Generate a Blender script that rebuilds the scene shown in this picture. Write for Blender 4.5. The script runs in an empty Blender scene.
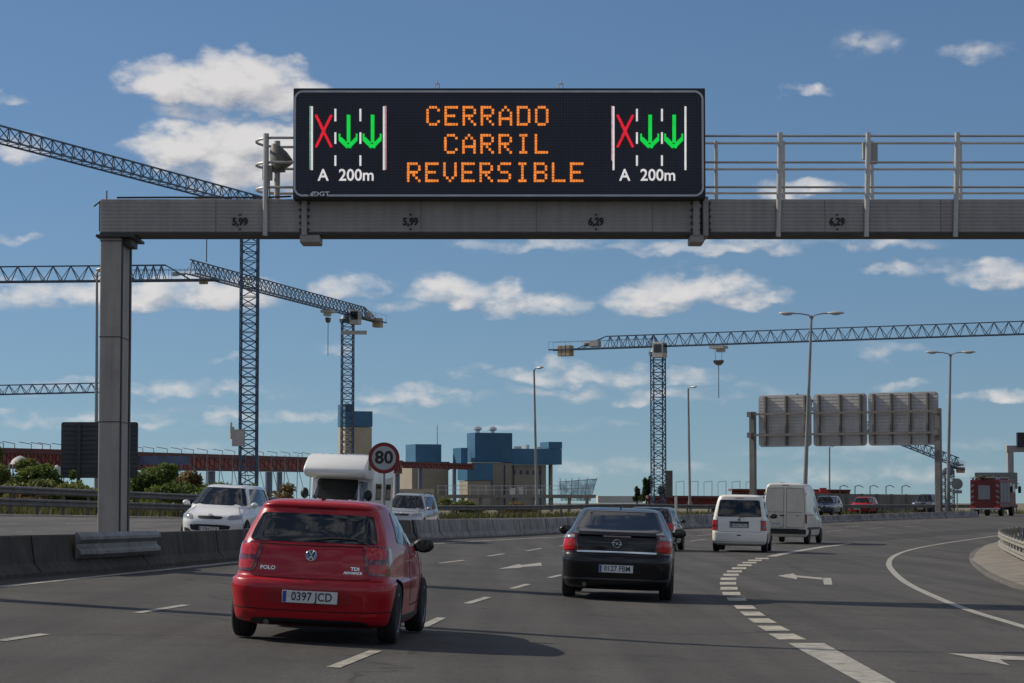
import bpy, bmesh, math, random
from mathutils import Vector, Matrix
random.seed(7)
R = math.radians
scene = bpy.context.scene
col = scene.collection

# ------------------------------------------------------------------ camera numbers and ground
F = 2500.0                      # focal length in pixels of a 1024 px wide picture
EYE = 1.48
TH = math.atan(161.5 / F)       # slight upward pitch of the lens
CT, ST = math.cos(TH), math.sin(TH)

def sstep(a, b, x):
    t = min(1, max(0, (x - a) / (b - a)))
    return t * t * (3 - 2 * t)

def gz(x, y):
    """height of the ground: a banked bend that climbs a little in the distance"""
    if x > 2:
        b = .09 + .02 * (min(x, 14) - 2)
    elif x > -9:
        b = .045 * x
    else:
        b = -.405 + .06 * (max(x, -24) + 9)
    rise = .85 * sstep(105, 185, y) * sstep(-25, 12, x)
    return -b + rise

def ray(px, py):
    a = (px - 512) / F
    v = -(py - 341.5) / F
    return Vector((a, CT - ST * v, ST + CT * v))

def at(px, py, Y):
    d = ray(px, py)
    t = Y / d.y
    return Vector((d.x * t, Y, EYE + d.z * t))

def gp(px, py, lift=0.0):
    """where the sight line through a pixel meets the ground"""
    lo, hi = 8.0, 420.0
    d = ray(px, py)
    Y = lo
    prev = lo
    while Y < hi:
        p = at(px, py, Y)
        if p.z <= gz(p.x, Y):
            break
        prev = Y
        Y += 1.0
    a, b = prev, Y
    for _ in range(40):
        m = (a + b) / 2
        p = at(px, py, m)
        if p.z > gz(p.x, m): a = m
        else: b = m
    p = at(px, py, (a + b) / 2)
    return Vector((p.x, p.y, gz(p.x, p.y) + lift))

# ------------------------------------------------------------------ materials
MATS = {}
def nt(m):
    m.use_nodes = True
    return m.node_tree.nodes, m.node_tree.links

def mat(name, color, rough=.6, metal=0.0, var=.15, scale=3.0, coat=0.0, bump=0.0, bscale=40.0, spec=.5, coords='Object', streak=0.0, dirt=None):
    if name in MATS: return MATS[name]
    m = bpy.data.materials.new(name)
    n, l = nt(m)
    b = n['Principled BSDF']
    b.inputs['Roughness'].default_value = rough
    b.inputs['Metallic'].default_value = metal
    b.inputs['Specular IOR Level'].default_value = spec
    b.inputs['Coat Weight'].default_value = coat
    b.inputs['Coat Roughness'].default_value = .04
    tc = n.new('ShaderNodeTexCoord')
    no = n.new('ShaderNodeTexNoise')
    no.inputs['Scale'].default_value = scale
    no.inputs['Detail'].default_value = 6
    l.new(tc.outputs[coords], no.inputs['Vector'])
    mr = n.new('ShaderNodeMapRange')
    mr.inputs['From Min'].default_value = .3; mr.inputs['From Max'].default_value = .7
    mr.inputs['To Min'].default_value = 1 - var; mr.inputs['To Max'].default_value = 1 + var
    l.new(no.outputs['Fac'], mr.inputs['Value'])
    mul = n.new('ShaderNodeVectorMath'); mul.operation = 'SCALE'
    mul.inputs[0].default_value = color
    l.new(mr.outputs['Result'], mul.inputs['Scale'])
    out = mul.outputs['Vector']
    if streak:
        mp = n.new('ShaderNodeMapping'); mp.inputs['Scale'].default_value = (3.5, 3.5, .25)
        l.new(tc.outputs[coords], mp.inputs['Vector'])
        n2 = n.new('ShaderNodeTexNoise'); n2.inputs['Scale'].default_value = 2.2; n2.inputs['Detail'].default_value = 5
        l.new(mp.outputs['Vector'], n2.inputs['Vector'])
        m2 = n.new('ShaderNodeMapRange')
        m2.inputs['From Min'].default_value = .42; m2.inputs['From Max'].default_value = .68
        m2.inputs['To Min'].default_value = 1; m2.inputs['To Max'].default_value = 1 - streak
        l.new(n2.outputs['Fac'], m2.inputs['Value'])
        mu2 = n.new('ShaderNodeVectorMath'); mu2.operation = 'SCALE'
        l.new(out, mu2.inputs[0]); l.new(m2.outputs['Result'], mu2.inputs['Scale'])
        out = mu2.outputs['Vector']
    if dirt:
        n3 = n.new('ShaderNodeTexNoise'); n3.inputs['Scale'].default_value = dirt[1]; n3.inputs['Detail'].default_value = 8
        n3.inputs['Roughness'].default_value = .7
        l.new(tc.outputs[coords], n3.inputs['Vector'])
        m3 = n.new('ShaderNodeMapRange')
        m3.inputs['From Min'].default_value = .5; m3.inputs['From Max'].default_value = .72
        m3.inputs['To Min'].default_value = 0; m3.inputs['To Max'].default_value = dirt[2]
        l.new(n3.outputs['Fac'], m3.inputs['Value'])
        mx = n.new('ShaderNodeMix'); mx.data_type = 'RGBA'
        l.new(m3.outputs['Result'], mx.inputs['Factor'])
        l.new(out, mx.inputs['A']); mx.inputs['B'].default_value = (*dirt[0], 1)
        out = mx.outputs['Result']
    l.new(out, b.inputs['Base Color'])
    if bump:
        nb = n.new('ShaderNodeTexNoise'); nb.inputs['Scale'].default_value = bscale; nb.inputs['Detail'].default_value = 4
        l.new(tc.outputs[coords], nb.inputs['Vector'])
        bp = n.new('ShaderNodeBump'); bp.inputs['Strength'].default_value = bump; bp.inputs['Distance'].default_value = .02
        l.new(nb.outputs['Fac'], bp.inputs['Height']); l.new(bp.outputs['Normal'], b.inputs['Normal'])
    MATS[name] = m
    return m

def emit(name, color, strength=1.0, base=(.02, .02, .02)):
    if name in MATS: return MATS[name]
    m = bpy.data.materials.new(name)
    n, l = nt(m)
    b = n['Principled BSDF']
    b.inputs['Base Color'].default_value = (*base, 1)
    b.inputs['Roughness'].default_value = .5
    tc = n.new('ShaderNodeTexCoord'); no = n.new('ShaderNodeTexNoise'); no.inputs['Scale'].default_value = 9
    l.new(tc.outputs['Object'], no.inputs['Vector'])
    mr = n.new('ShaderNodeMapRange'); mr.inputs['To Min'].default_value = strength * .75; mr.inputs['To Max'].default_value = strength * 1.2
    l.new(no.outputs['Fac'], mr.inputs['Value'])
    b.inputs['Emission Color'].default_value = (*color, 1)
    l.new(mr.outputs['Result'], b.inputs['Emission Strength'])
    MATS[name] = m
    return m

def leafmat(name, c1, c2, rough=.6):
    if name in MATS: return MATS[name]
    m = bpy.data.materials.new(name)
    n, l = nt(m)
    b = n['Principled BSDF']; b.inputs['Roughness'].default_value = rough
    b.inputs['Specular IOR Level'].default_value = .25
    g = n.new('ShaderNodeNewGeometry')
    tc = n.new('ShaderNodeTexCoord'); no = n.new('ShaderNodeTexNoise'); no.inputs['Scale'].default_value = .9
    l.new(tc.outputs['Object'], no.inputs['Vector'])
    ad = n.new('ShaderNodeMath'); ad.operation = 'MULTIPLY_ADD'; ad.inputs[1].default_value = .55
    l.new(g.outputs['Random Per Island'], ad.inputs[0])
    m5 = n.new('ShaderNodeMapRange'); m5.inputs['From Min'].default_value = .35; m5.inputs['From Max'].default_value = .65
    m5.inputs['To Max'].default_value = .5
    l.new(no.outputs['Fac'], m5.inputs['Value']); l.new(m5.outputs['Result'], ad.inputs[2])
    mx = n.new('ShaderNodeMix'); mx.data_type = 'RGBA'
    mx.inputs['A'].default_value = (*c1, 1); mx.inputs['B'].default_value = (*c2, 1)
    l.new(ad.outputs['Value'], mx.inputs['Factor'])
    l.new(mx.outputs['Result'], b.inputs['Base Color'])
    t = n.new('ShaderNodeBsdfTranslucent'); l.new(mx.outputs['Result'], t.inputs['Color'])
    q = n.new('ShaderNodeMixShader'); q.inputs[0].default_value = .4
    l.new(b.outputs[0], q.inputs[1]); l.new(t.outputs[0], q.inputs[2]); l.new(q.outputs[0], n['Material Output'].inputs['Surface'])
    MATS[name] = m
    return m

def glass(name='car_glass', c=(.012, .014, .016), rough=.03, spec=.6):
    return mat(name, c, rough, 0, .3, 2.0, spec=spec)

# ------------------------------------------------------------------ mesh builder
class MB:
    def __init__(s):
        s.v = []; s.f = []; s.m = []; s.mi = 0
    def add(s, vs, fs):
        o = len(s.v)
        s.v += [Vector(v) for v in vs]
        for f in fs:
            s.f.append([i + o for i in f]); s.m.append(s.mi)
        return s
    def box(s, c, d, rot=None, taper=1.0):
        hx, hy, hz = d[0] / 2, d[1] / 2, d[2] / 2
        vs = [Vector((x * hx * (taper if z > 0 else 1), y * hy * (taper if z > 0 else 1), z * hz)) for z in (-1, 1) for y in (-1, 1) for x in (-1, 1)]
        if rot is not None:
            M = rot if isinstance(rot, Matrix) else Matrix.Rotation(rot, 3, 'Z')
            vs = [M @ v for v in vs]
        c = Vector(c)
        return s.add([v + c for v in vs], [(0, 2, 3, 1), (4, 5, 7, 6), (0, 1, 5, 4), (2, 6, 7, 3), (0, 4, 6, 2), (1, 3, 7, 5)])
    def span(s, a, b):
        a = Vector(a); b = Vector(b)
        return s.box((a + b) / 2, b - a)
    def tube(s, p0, p1, r, n=6, r1=None, caps=True):
        p0 = Vector(p0); p1 = Vector(p1)
        r1 = r if r1 is None else r1
        d = (p1 - p0)
        if d.length < 1e-6: return s
        d.normalize()
        a = d.cross(Vector((0, 0, 1)) if abs(d.z) < .9 else Vector((1, 0, 0))).normalized()
        b = d.cross(a)
        vs = []
        for p, rr in ((p0, r), (p1, r1)):
            for i in range(n):
                t = 2 * math.pi * (i + .5) / n
                vs.append(p + a * math.cos(t) * rr + b * math.sin(t) * rr)
        fs = [(i, (i + 1) % n, n + (i + 1) % n, n + i) for i in range(n)]
        if caps: fs += [tuple(range(n - 1, -1, -1)), tuple(range(n, 2 * n))]
        return s.add(vs, fs)
    def path(s, pts, r, n=8):
        pts = [Vector(p) for p in pts]
        k = len(pts); vs = []
        prev = None
        for i, p in enumerate(pts):
            d = (pts[min(i + 1, k - 1)] - pts[max(i - 1, 0)]).normalized()
            if prev is None:
                a = d.cross(Vector((0, 0, 1)) if abs(d.z) < .9 else Vector((1, 0, 0))).normalized()
            else:
                a = (prev - d * prev.dot(d)).normalized()
            prev = a
            b = d.cross(a)
            for j in range(n):
                t = 2 * math.pi * j / n
                vs.append(p + a * math.cos(t) * r + b * math.sin(t) * r)
        fs = []
        for i in range(k - 1):
            for j in range(n):
                fs.append((i * n + j, i * n + (j + 1) % n, (i + 1) * n + (j + 1) % n, (i + 1) * n + j))
        fs += [tuple(range(n - 1, -1, -1)), tuple(range((k - 1) * n, k * n))]
        return s.add(vs, fs)
    def lathe(s, prof, c, axis='x', n=28):
        """prof: (radius, along axis)"""
        c = Vector(c); vs = []
        for r, h in prof:
            for i in range(n):
                t = 2 * math.pi * i / n
                p = (h, r * math.cos(t), r * math.sin(t)) if axis == 'x' else ((r * math.cos(t), h, r * math.sin(t)) if axis == 'y' else (r * math.cos(t), r * math.sin(t), h))
                vs.append(c + Vector(p))
        fs = []
        for k in range(len(prof) - 1):
            for i in range(n):
                fs.append((k * n + i, k * n + (i + 1) % n, (k + 1) * n + (i + 1) % n, (k + 1) * n + i))
        fs += [tuple(range(n - 1, -1, -1)), tuple(range((len(prof) - 1) * n, len(prof) * n))]
        return s.add(vs, fs)
    def prism(s, outline, a, b):
        """outline of 3D points swept by vectors a (front) and b (back)"""
        n = len(outline)
        vs = [Vector(p) + Vector(a) for p in outline] + [Vector(p) + Vector(b) for p in outline]
        fs = [tuple(range(n)), tuple(range(2 * n - 1, n - 1, -1))]
        fs += [(i, n + i, n + (i + 1) % n, (i + 1) % n) for i in range(n)]
        return s.add(vs, fs)
    def build(s, name, mats, parent=None, smooth=None, bevel=0, loc=None, seg=2, fix=True):
        me = bpy.data.meshes.new(name)
        bm = bmesh.new()
        bv = [bm.verts.new(v) for v in s.v]
        for f, mi in zip(s.f, s.m):
            try:
                q = bm.faces.new([bv[i] for i in f]); q.material_index = mi
            except ValueError:
                pass
        if fix: bmesh.ops.recalc_face_normals(bm, faces=bm.faces)
        if bevel:
            ed = [e for e in bm.edges if len(e.link_faces) == 2 and e.calc_face_angle(0) > R(35)]
            bmesh.ops.bevel(bm, geom=ed, offset=bevel, segments=seg, affect='EDGES', profile=.5, clamp_overlap=True)
        bm.to_mesh(me); bm.free()
        if smooth is not None:
            me.polygons.foreach_set('use_smooth', [True] * len(me.polygons))
            me.set_sharp_from_angle(angle=R(smooth))
        for m in (mats if isinstance(mats, (list, tuple)) else [mats]): me.materials.append(m)
        o = bpy.data.objects.new(name, me)
        col.objects.link(o)
        if parent is not None: o.parent = parent
        if loc is not None: o.location = loc
        return o

def tag(o, label=None, cat=None, group=None, kind=None):
    if label: o['label'] = label
    if cat: o['category'] = cat
    if group: o['group'] = group
    if kind: o['kind'] = kind
    return o

def empty(name, loc=(0, 0, 0), rz=0.0, label=None, cat=None, group=None):
    o = bpy.data.objects.new(name, None); col.objects.link(o)
    o.location = loc; o.rotation_euler = (0, 0, rz)
    o.empty_display_size = .3
    return tag(o, label, cat, group)

def copy_tree(o, parent=None):
    c = o.copy(); col.objects.link(c); c.parent = parent
    for ch in list(o.children): copy_tree(ch, c)
    return c

def text_data(s, size, extrude=.002, bold=0.0, spacing=1.0):
    """glyph outlines of the built-in font as vertices and faces, centred"""
    cu = bpy.data.curves.new('txt', 'FONT')
    cu.body = s; cu.size = size; cu.extrude = extrude; cu.offset = bold
    cu.align_x = 'CENTER'; cu.align_y = 'CENTER'; cu.space_character = spacing
    cu.resolution_u = 3
    o = bpy.data.objects.new('txt', cu); col.objects.link(o)
    bpy.context.view_layer.update()
    dg = bpy.context.evaluated_depsgraph_get()
    me = bpy.data.meshes.new_from_object(o.evaluated_get(dg))
    vs = [v.co.copy() for v in me.vertices]; fs = [tuple(p.vertices) for p in me.polygons]
    bpy.data.objects.remove(o); bpy.data.curves.remove(cu); bpy.data.meshes.remove(me)
    return vs, fs

def put_text(mb, s, size, origin, ex=(1, 0, 0), ez=(0, 0, 1), extrude=.002, bold=0.0, sx=1.0, spacing=1.0):
    vs, fs = text_data(s, size, extrude, bold, spacing)
    ex = Vector(ex); ez = Vector(ez); en = ex.cross(ez)
    o = Vector(origin)
    mb.add([o + ex * v.x * sx + ez * v.y + en * v.z for v in vs], fs)
SUN_E, SKY_S, CLOUD_S, EXPO = 4.0, .066, 1.0, 0.0
# ------------------------------------------------------------------ vehicle bodies: stacked plan outlines
class Body:
    NP = 9
    def __init__(s, keys):
        # key: z, y_rear, y_front, w_rear, w_mid, w_front, r_rear, r_front, bulge_rear, bulge_front
        s.k = keys; s.n = len(keys) - 1
        K = keys; P = len(K[0])
        s.t = []
        for i in range(len(K)):
            row = []
            for p in range(P):
                if i == 0: m = K[1][p] - K[0][p]
                elif i == s.n: m = K[i][p] - K[i - 1][p]
                else:
                    a = K[i][p] - K[i - 1][p]; b = K[i + 1][p] - K[i][p]
                    m = 0 if a * b <= 0 else 2 * a * b / (a + b)
                row.append(m)
            s.t.append(row)
    def par(s, v):
        v = min(max(v, 0), s.n)
        i = min(int(v), s.n - 1); h = v - i
        a, b = s.k[i], s.k[i + 1]; ta, tb = s.t[i], s.t[i + 1]
        h2, h3 = h * h, h * h * h
        return [(2 * h3 - 3 * h2 + 1) * a[p] + (h3 - 2 * h2 + h) * ta[p] + (-2 * h3 + 3 * h2) * b[p] + (h3 - h2) * tb[p] for p in range(len(a))]
    def vz(s, z):
        a, b = 0.0, float(s.n)
        for _ in range(40):
            m = (a + b) / 2
            if s.par(m)[0] < z: a = m
            else: b = m
        return (a + b) / 2
    def pt(s, u, v):
        z, yr, yf, wr, wm, wf, rr, rf, br, bf = s.par(v)
        sg = 1 if u >= 0 else -1
        u = min(abs(u), 5)
        xr = wr - rr; b1 = br * (xr / max(wr, .01)) ** 2
        xf = wf - rf; b2 = bf * (xf / max(wf, .01)) ** 2
        if u < 1:
            x = xr * u; y = yr + br * (x / max(wr, .01)) ** 2
        elif u < 2:
            a = (u - 1) * math.pi / 2
            x = xr + rr * math.sin(a); y = yr + b1 + rr - rr * math.cos(a)
        elif u < 3:
            t = u - 2
            x = wr + (wf - wr) * t + (wm - (wr + wf) / 2) * 4 * t * (1 - t)
            y0 = yr + b1 + rr; y1 = yf - b2 - rf
            y = y0 + (y1 - y0) * t
        elif u < 4:
            a = (u - 3) * math.pi / 2
            x = xf + rf * math.cos(a); y = yf - b2 - rf + rf * math.sin(a)
        else:
            x = xf * (5 - u); y = yf - bf * (x / max(wf, .01)) ** 2
        return Vector((sg * x, y, z))
    def pw(s, w, v, front):
        if front:
            u = (5 - abs(w)) * (1 if w >= 0 else -1)
        else: u = w
        return s.pt(u, v)
    def nrm(s, w, v, front):
        e = .02
        a = s.pw(w + e, v, front) - s.pw(w - e, v, front)
        b = s.pw(w, min(v + e, s.n), front) - s.pw(w, max(v - e, 0), front)
        n = a.cross(b)
        if n.length < 1e-9: return Vector((0, 0, 1))
        n.normalize()
        p = s.pw(w, v, front)
        z, yr, yf = s.par(v)[:3]
        c = Vector((0, (yr + yf) / 2, s.k[0][0] + .5 * (s.k[-1][0] - s.k[0][0])))
        q = p - c
        q = Vector((q.x / 1.0, q.y / 2.0, q.z / 1.0))
        if n.dot(q) < 0: n = -n
        return n
    def solve(s, mode, a, z):
        """parameter w for a place on the body; mode 'r' rear x, 'f' front x, 's' side y (sign in a tuple)"""
        v = s.vz(z)
        if mode == 'r':
            sg = 1 if a >= 0 else -1; lo, hi = 0.0, 2.0
            for _ in range(40):
                m = (lo + hi) / 2
                if s.pt(m, v).x < abs(a): lo = m
                else: hi = m
            return sg * lo, v
        if mode == 'f':
            sg = 1 if a >= 0 else -1; lo, hi = 0.0, 2.0
            for _ in range(40):
                m = (lo + hi) / 2
                if s.pt(5 - m, v).x < abs(a): lo = m
                else: hi = m
            return sg * lo, v
        sg, y = a
        lo, hi = 0.0, 5.0
        for _ in range(40):
            m = (lo + hi) / 2
            if s.pt(m, v).y < y: lo = m
            else: hi = m
        return sg * lo, v
    def mesh(s, sub=5):
        us = [i / 8 for i in range(8)] + [1 + i / 6 for i in range(6)] + [2 + i / 20 for i in range(20)] + [3 + i / 6 for i in range(6)] + [4 + i / 6 for i in range(7)]
        ring = us + [-u for u in reversed(us[1:-1])]
        mb = MB(); n = len(ring); rows = s.n * sub + 1
        for r in range(rows):
            v = r / sub
            for u in ring: mb.v.append(s.pt(u, v))
        for r in range(rows - 1):
            for i in range(n):
                mb.f.append([r * n + i, r * n + (i + 1) % n, (r + 1) * n + (i + 1) % n, (r + 1) * n + i]); mb.m.append(0)
        mb.f.append(list(range(n - 1, -1, -1))); mb.m.append(0)
        mb.f.append(list(range((rows - 1) * n, rows * n))); mb.m.append(0)
        return mb
    def patch(s, mb, corners, off=.004, rnd=.25, front=False, rings=7, skirt=.02, es=5):
        """a panel that follows the body: corners = [(mode, a, z)...]"""
        C = []
        for mode, a, z in corners:
            w, v = s.solve(mode, a, z)
            if front and mode == 's': w = (5 - abs(w)) * (1 if w >= 0 else -1)
            C.append((w, v))
        k = len(C); out = []
        for i in range(k):
            p0, p1, p2 = C[i - 1], C[i], C[(i + 1) % k]
            r = min(rnd, .5)
            a = tuple(p1[j] + (p0[j] - p1[j]) * r for j in (0, 1)); b = tuple(p1[j] + (p2[j] - p1[j]) * r for j in (0, 1))
            if r > 0:
                for q in range(5):
                    t = q / 4
                    out.append(tuple((1 - t) ** 2 * a[j] + 2 * t * (1 - t) * p1[j] + t * t * b[j] for j in (0, 1)))
            else:
                out.append(p1); b = p1
            nx = tuple(p2[j] + (p1[j] - p2[j]) * r for j in (0, 1))
            for q in range(1, es):
                t = q / es
                out.append(tuple(b[j] + (nx[j] - b[j]) * t for j in (0, 1)))
        n = len(out)
        cx = sum(p[0] for p in out) / n; cy = sum(p[1] for p in out) / n
        vs = []
        def P(w, v, o): return s.pw(w, v, front) + s.nrm(w, v, front) * o
        vs.append(P(cx, cy, off))
        for q in range(1, rings + 1):
            t = q / rings
            for p in out: vs.append(P(cx + (p[0] - cx) * t, cy + (p[1] - cy) * t, off))
        for p in out: vs.append(P(p[0], p[1], off - skirt))
        fs = [(0, 1 + i, 1 + (i + 1) % n) for i in range(n)]
        for q in range(rings):
            for i in range(n):
                a = 1 + q * n
                fs.append((a + i, a + (i + 1) % n, a + n + (i + 1) % n, a + n + i))
        # orient
        e = vs[1] - vs[0]; g = vs[1 + n // 4] - vs[0]
        if e.cross(g).dot(s.nrm(cx, cy, front)) < 0: fs = [tuple(reversed(f)) for f in fs]
        mb.add(vs, fs)
    def spot(s, mode, a, z, off=0.0):
        w, v = s.solve(mode, a, z)
        fr = mode == 'f'
        return s.pw(w, v, fr) + s.nrm(w, v, fr) * off, s.nrm(w, v, fr)

def sides(f):
    for sg in (1, -1): f(sg)

def carve(o, axles, rad, halfw, black, depth=.3):
    """cut the wheel arches out of a body"""
    mb = MB()
    for y in axles:
        for sg in (1, -1):
            mb.tube((sg * (halfw - depth), y, rad * .92), (sg * (halfw + .25), y, rad * .92), rad + .055, 40)
    cut = mb.build('arch', [black])
    md = o.modifiers.new('arch', 'BOOLEAN'); md.object = cut; md.operation = 'DIFFERENCE'; md.solver = 'EXACT'
    try: md.material_mode = 'TRANSFER'
    except Exception: pass
    bpy.context.view_layer.update()
    dg = bpy.context.evaluated_depsgraph_get()
    me = bpy.data.meshes.new_from_object(o.evaluated_get(dg))
    o.modifiers.clear()
    old = o.data; o.data = me; me.name = o.name
    bpy.data.meshes.remove(old)
    cm = cut.data; bpy.data.objects.remove(cut); bpy.data.meshes.remove(cm)
    me.polygons.foreach_set('use_smooth', [True] * len(me.polygons))
    me.set_sharp_from_angle(angle=R(32))

def wheel(parent, x, y, r, w, rimmat, spokes=5, out=1):
    T = mat('tyre_rubber', (.018, .018, .019), .85, var=.25, scale=14)
    mb = MB(); ri = r * .66
    prof = [(ri, -w / 2 + .01), (ri + .02, -w / 2), (r - .03, -w / 2 + .002), (r - .008, -w / 2 + .018), (r, -w / 2 + .04), (r, -.02), (r - .008, -.016), (r - .008, -.008), (r, -.004), (r, w / 2 - .04), (r - .008, w / 2 - .018), (r - .03, w / 2 - .002), (ri + .02, w / 2), (ri, w / 2 - .01)]
    mb.lathe(prof, (0, 0, 0), 'x', 36)
    t = mb.build('wheel', T, parent, smooth=40, loc=(x, y, r))
    m2 = MB(); d = out
    m2.lathe([(ri + .004, d * (w / 2 - .012)), (ri - .012, d * (w / 2 - .006)), (ri - .03, d * (w / 2 - .02)), (ri - .035, d * (w / 2 - .07))], (0, 0, 0), 'x', 36)
    m2.lathe([(.001, d * (w / 2 - .02)), (.05, d * (w / 2 - .02)), (.06, d * (w / 2 - .03)), (.06, d * (w / 2 - .08))], (0, 0, 0), 'x', 20)
    for k in range(spokes):
        a = 2 * math.pi * (k + .25) / spokes
        m2.box((d * (w / 2 - .03), math.cos(a) * ri * .52, math.sin(a) * ri * .52), (.03, ri * .86, .055), Matrix.Rotation(a, 3, 'X'))
    m2.mi = 1
    m2.lathe([(ri - .036, d * (w / 2 - .085)), (.01, d * (w / 2 - .085))], (0, 0, 0), 'x', 24)
    m2.build('rim', [rimmat, mat('wheel_well_black', (.008, .008, .008), .9)], t, smooth=40)
    return t

def plate(parent, c, n_tilt, text, w=.52, h=.11, facing=-1):
    """licence plate with blue band and characters; c centre, facing -1 rear (towards -y), +1 front"""
    mb = MB(); mb.box((0, 0, 0), (w, .008, h))
    o = mb.build('licence_plate', mat('plate_white', (.62, .62, .6), .4, var=.06), parent, bevel=.003)
    o.location = c; o.rotation_euler = (n_tilt, 0, 0 if facing < 0 else math.pi)
    b = MB(); b.box((-w / 2 + .024, -.0055, 0), (.036, .003, h - .012))
    b.build('plate_band', mat('plate_blue', (.02, .06, .3), .4), o)
    t = MB(); put_text(t, text, h * .98, (.02, -.006, 0), extrude=.0012, bold=.001, sx=.86, spacing=1.02)
    t.build('plate_character', mat('plate_black', (.012, .012, .012), .5), o)
    return o

def mirror(parent, x, y, z, sg, m, gm, big=1.0):
    mb = MB()
    c = Vector((x + sg * .1 * big, y, z))
    tall = big > 1.3
    kx, kz = (.85, 1.15) if tall else (1.15, .78)
    pr = [(.02, -.06), (.075, -.055), (.1, -.02), (.095, .03), (.05, .08), (.01, .09)]
    mb.lathe([(r * big, h * big) for r, h in pr], (0, 0, 0), 'y', 14)
    mb.v = [c + Vector((v.x * kx, v.y * .8, v.z * kz)) for v in mb.v]
    mb.tube((x - sg * .02, y + .02, z - .05 * big), (x + sg * .08 * big, y + .02, z - .03 * big), .022, 8)
    o = mb.build('side_mirror', m, parent, smooth=50)
    g = MB(); g.lathe([(.001, -.068 * big), (.07 * big, -.067 * big), (.071 * big, -.05 * big)], (0, 0, 0), 'y', 16)
    g.v = [c + Vector((v.x * kx, v.y * .8, v.z * kz)) for v in g.v]
    g.build('mirror_glass', gm, o, smooth=40)
    return o

def ground_pose(root, x, y, head, L, half=.75):
    """stand a vehicle on the banked road; head: degrees clockwise from +Y"""
    h = R(head)
    f = Vector((math.sin(h), math.cos(h), 0)); r = Vector((math.cos(h), -math.sin(h), 0))
    def g(p): return gz(p.x, p.y)
    c = Vector((x, y, 0))
    a = f * (L * .3)
    zf = (g(c + a + r * half) + g(c + a - r * half)) / 2; zb = (g(c - a + r * half) + g(c - a - r * half)) / 2
    zr = (g(c + a + r * half) + g(c - a + r * half)) / 2; zl = (g(c + a - r * half) + g(c - a - r * half)) / 2
    fy = (f * (L * .6) + Vector((0, 0, zf - zb))).normalized()
    rx = (r * (2 * half) + Vector((0, 0, zr - zl)))
    uz = rx.cross(fy).normalized(); rx = fy.cross(uz).normalized()
    M = Matrix((rx, fy, uz)).transposed().to_4x4()
    z = (zf + zb) / 2 + .008
    M.translation = Vector((x, y, z))
    root.matrix_world = M

def strip(body, mb, pts, wid, off=.003, front=False):
    """thin seam along a run of body places"""
    W = []
    for mode, a, z in pts:
        w, v = body.solve(mode, a, z)
        if front and mode == 's': w = (5 - abs(w)) * (1 if w >= 0 else -1)
        W.append((w, v))
    dense = []
    for i in range(len(W) - 1):
        for q in range(8):
            t = q / 8
            dense.append((W[i][0] + (W[i + 1][0] - W[i][0]) * t, W[i][1] + (W[i + 1][1] - W[i][1]) * t))
    dense.append(W[-1])
    P = [body.pw(w, v, front) for w, v in dense]; N = [body.nrm(w, v, front) for w, v in dense]
    vs = []; fs = []
    for i in range(len(P)):
        d = (P[min(i + 1, len(P) - 1)] - P[max(i - 1, 0)]).normalized()
        s = d.cross(N[i]).normalized() * wid / 2
        vs += [P[i] + s + N[i] * off, P[i] - s + N[i] * off, P[i] - s - N[i] * .006, P[i] + s - N[i] * .006]
        if i:
            a = 4 * (i - 1); b = 4 * i
            for q in range(4): fs.append((a + q, a + (q + 1) % 4, b + (q + 1) % 4, b + q))
    mb.add(vs, fs)

def shift_parts(root, dy):
    for c in root.children:
        if c.type == 'MESH' and c.name.split('.')[0] not in ('wheel', 'licence_plate'):
            c.data.transform(Matrix.Translation((0, dy, 0)))
            for g in c.children:
                g.data.transform(Matrix.Translation((0, dy, 0)))
        else:
            c.location.y += dy
# ------------------------------------------------------------------ shared vehicle stuff
BLK = mat('trim_black', (.012, .012, .013), .55, var=.2, scale=8)
WELL = mat('wheel_well_black', (.008, .008, .008), .9)
GL = glass()
ALLOY = mat('alloy_grey', (.32, .32, .33), .35, .8, var=.1)
CHROME = mat('chrome', (.7, .7, .72), .12, 1.0, var=.05)
LRED = mat('lamp_red', (.50, .008, .012), .2, var=.3, scale=25, coat=.5)
LDARK = mat('lamp_dark_red', (.13, .004, .007), .15, var=.25, scale=25, coat=1)
LWHITE = mat('lamp_clear', (.26, .27, .29), .1, var=.25, scale=30, coat=1)
LAMBER = mat('lamp_amber', (.5, .16, .01), .15, var=.2, coat=1)
SEAM = mat('panel_gap', (.004, .004, .004), .9)
P_RED = mat('paint_red', (.40, .004, .014), .36, var=.05, scale=1.2, coat=.55, spec=.3, dirt=((.2, .03, .03), 3, .12))
P_BLACK = mat('paint_black', (.004, .005, .007), .35, var=.15, scale=1.5, coat=.55, spec=.25, dirt=((.02, .02, .02), 4, .2))
P_WHITE = mat('paint_white', (.74, .68, .59), .38, var=.04, scale=1.2, coat=.6, dirt=((.36, .34, .3), 2.2, .35))
P_WHITE2 = mat('paint_white_clean', (.72, .72, .71), .3, var=.03, scale=1.2, coat=.8)
P_SILVER = mat('paint_silver', (.42, .43, .45), .3, .55, var=.05, coat=.8)
P_DGREY = mat('paint_dark_grey', (.025, .028, .034), .3, .3, var=.1, coat=1)

def car_root(name, label, cat, group='vehicles on the motorway'):
    return empty(name, label=label, cat=cat, group=group)

def body_obj(b, paint, root, axles, rad, halfw, name='body', sub=5, depth=.3):
    o = b.mesh(sub).build(name, paint, root, smooth=32)
    carve(o, axles, rad, halfw, WELL, depth)
    return o

def pt_part(b, name, m, root, corners, **k):
    mb = MB(); b.patch(mb, corners, **k)
    return mb.build(name, m, root, smooth=50, fix=False)

def mir(c, sg):
    """mirror a corner list written for the right hand side"""
    out = []
    for mode, a, z in c:
        if mode == 's': out.append((mode, (a[0] * sg, a[1]), z))
        else: out.append((mode, a * sg, z))
    return out

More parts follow.
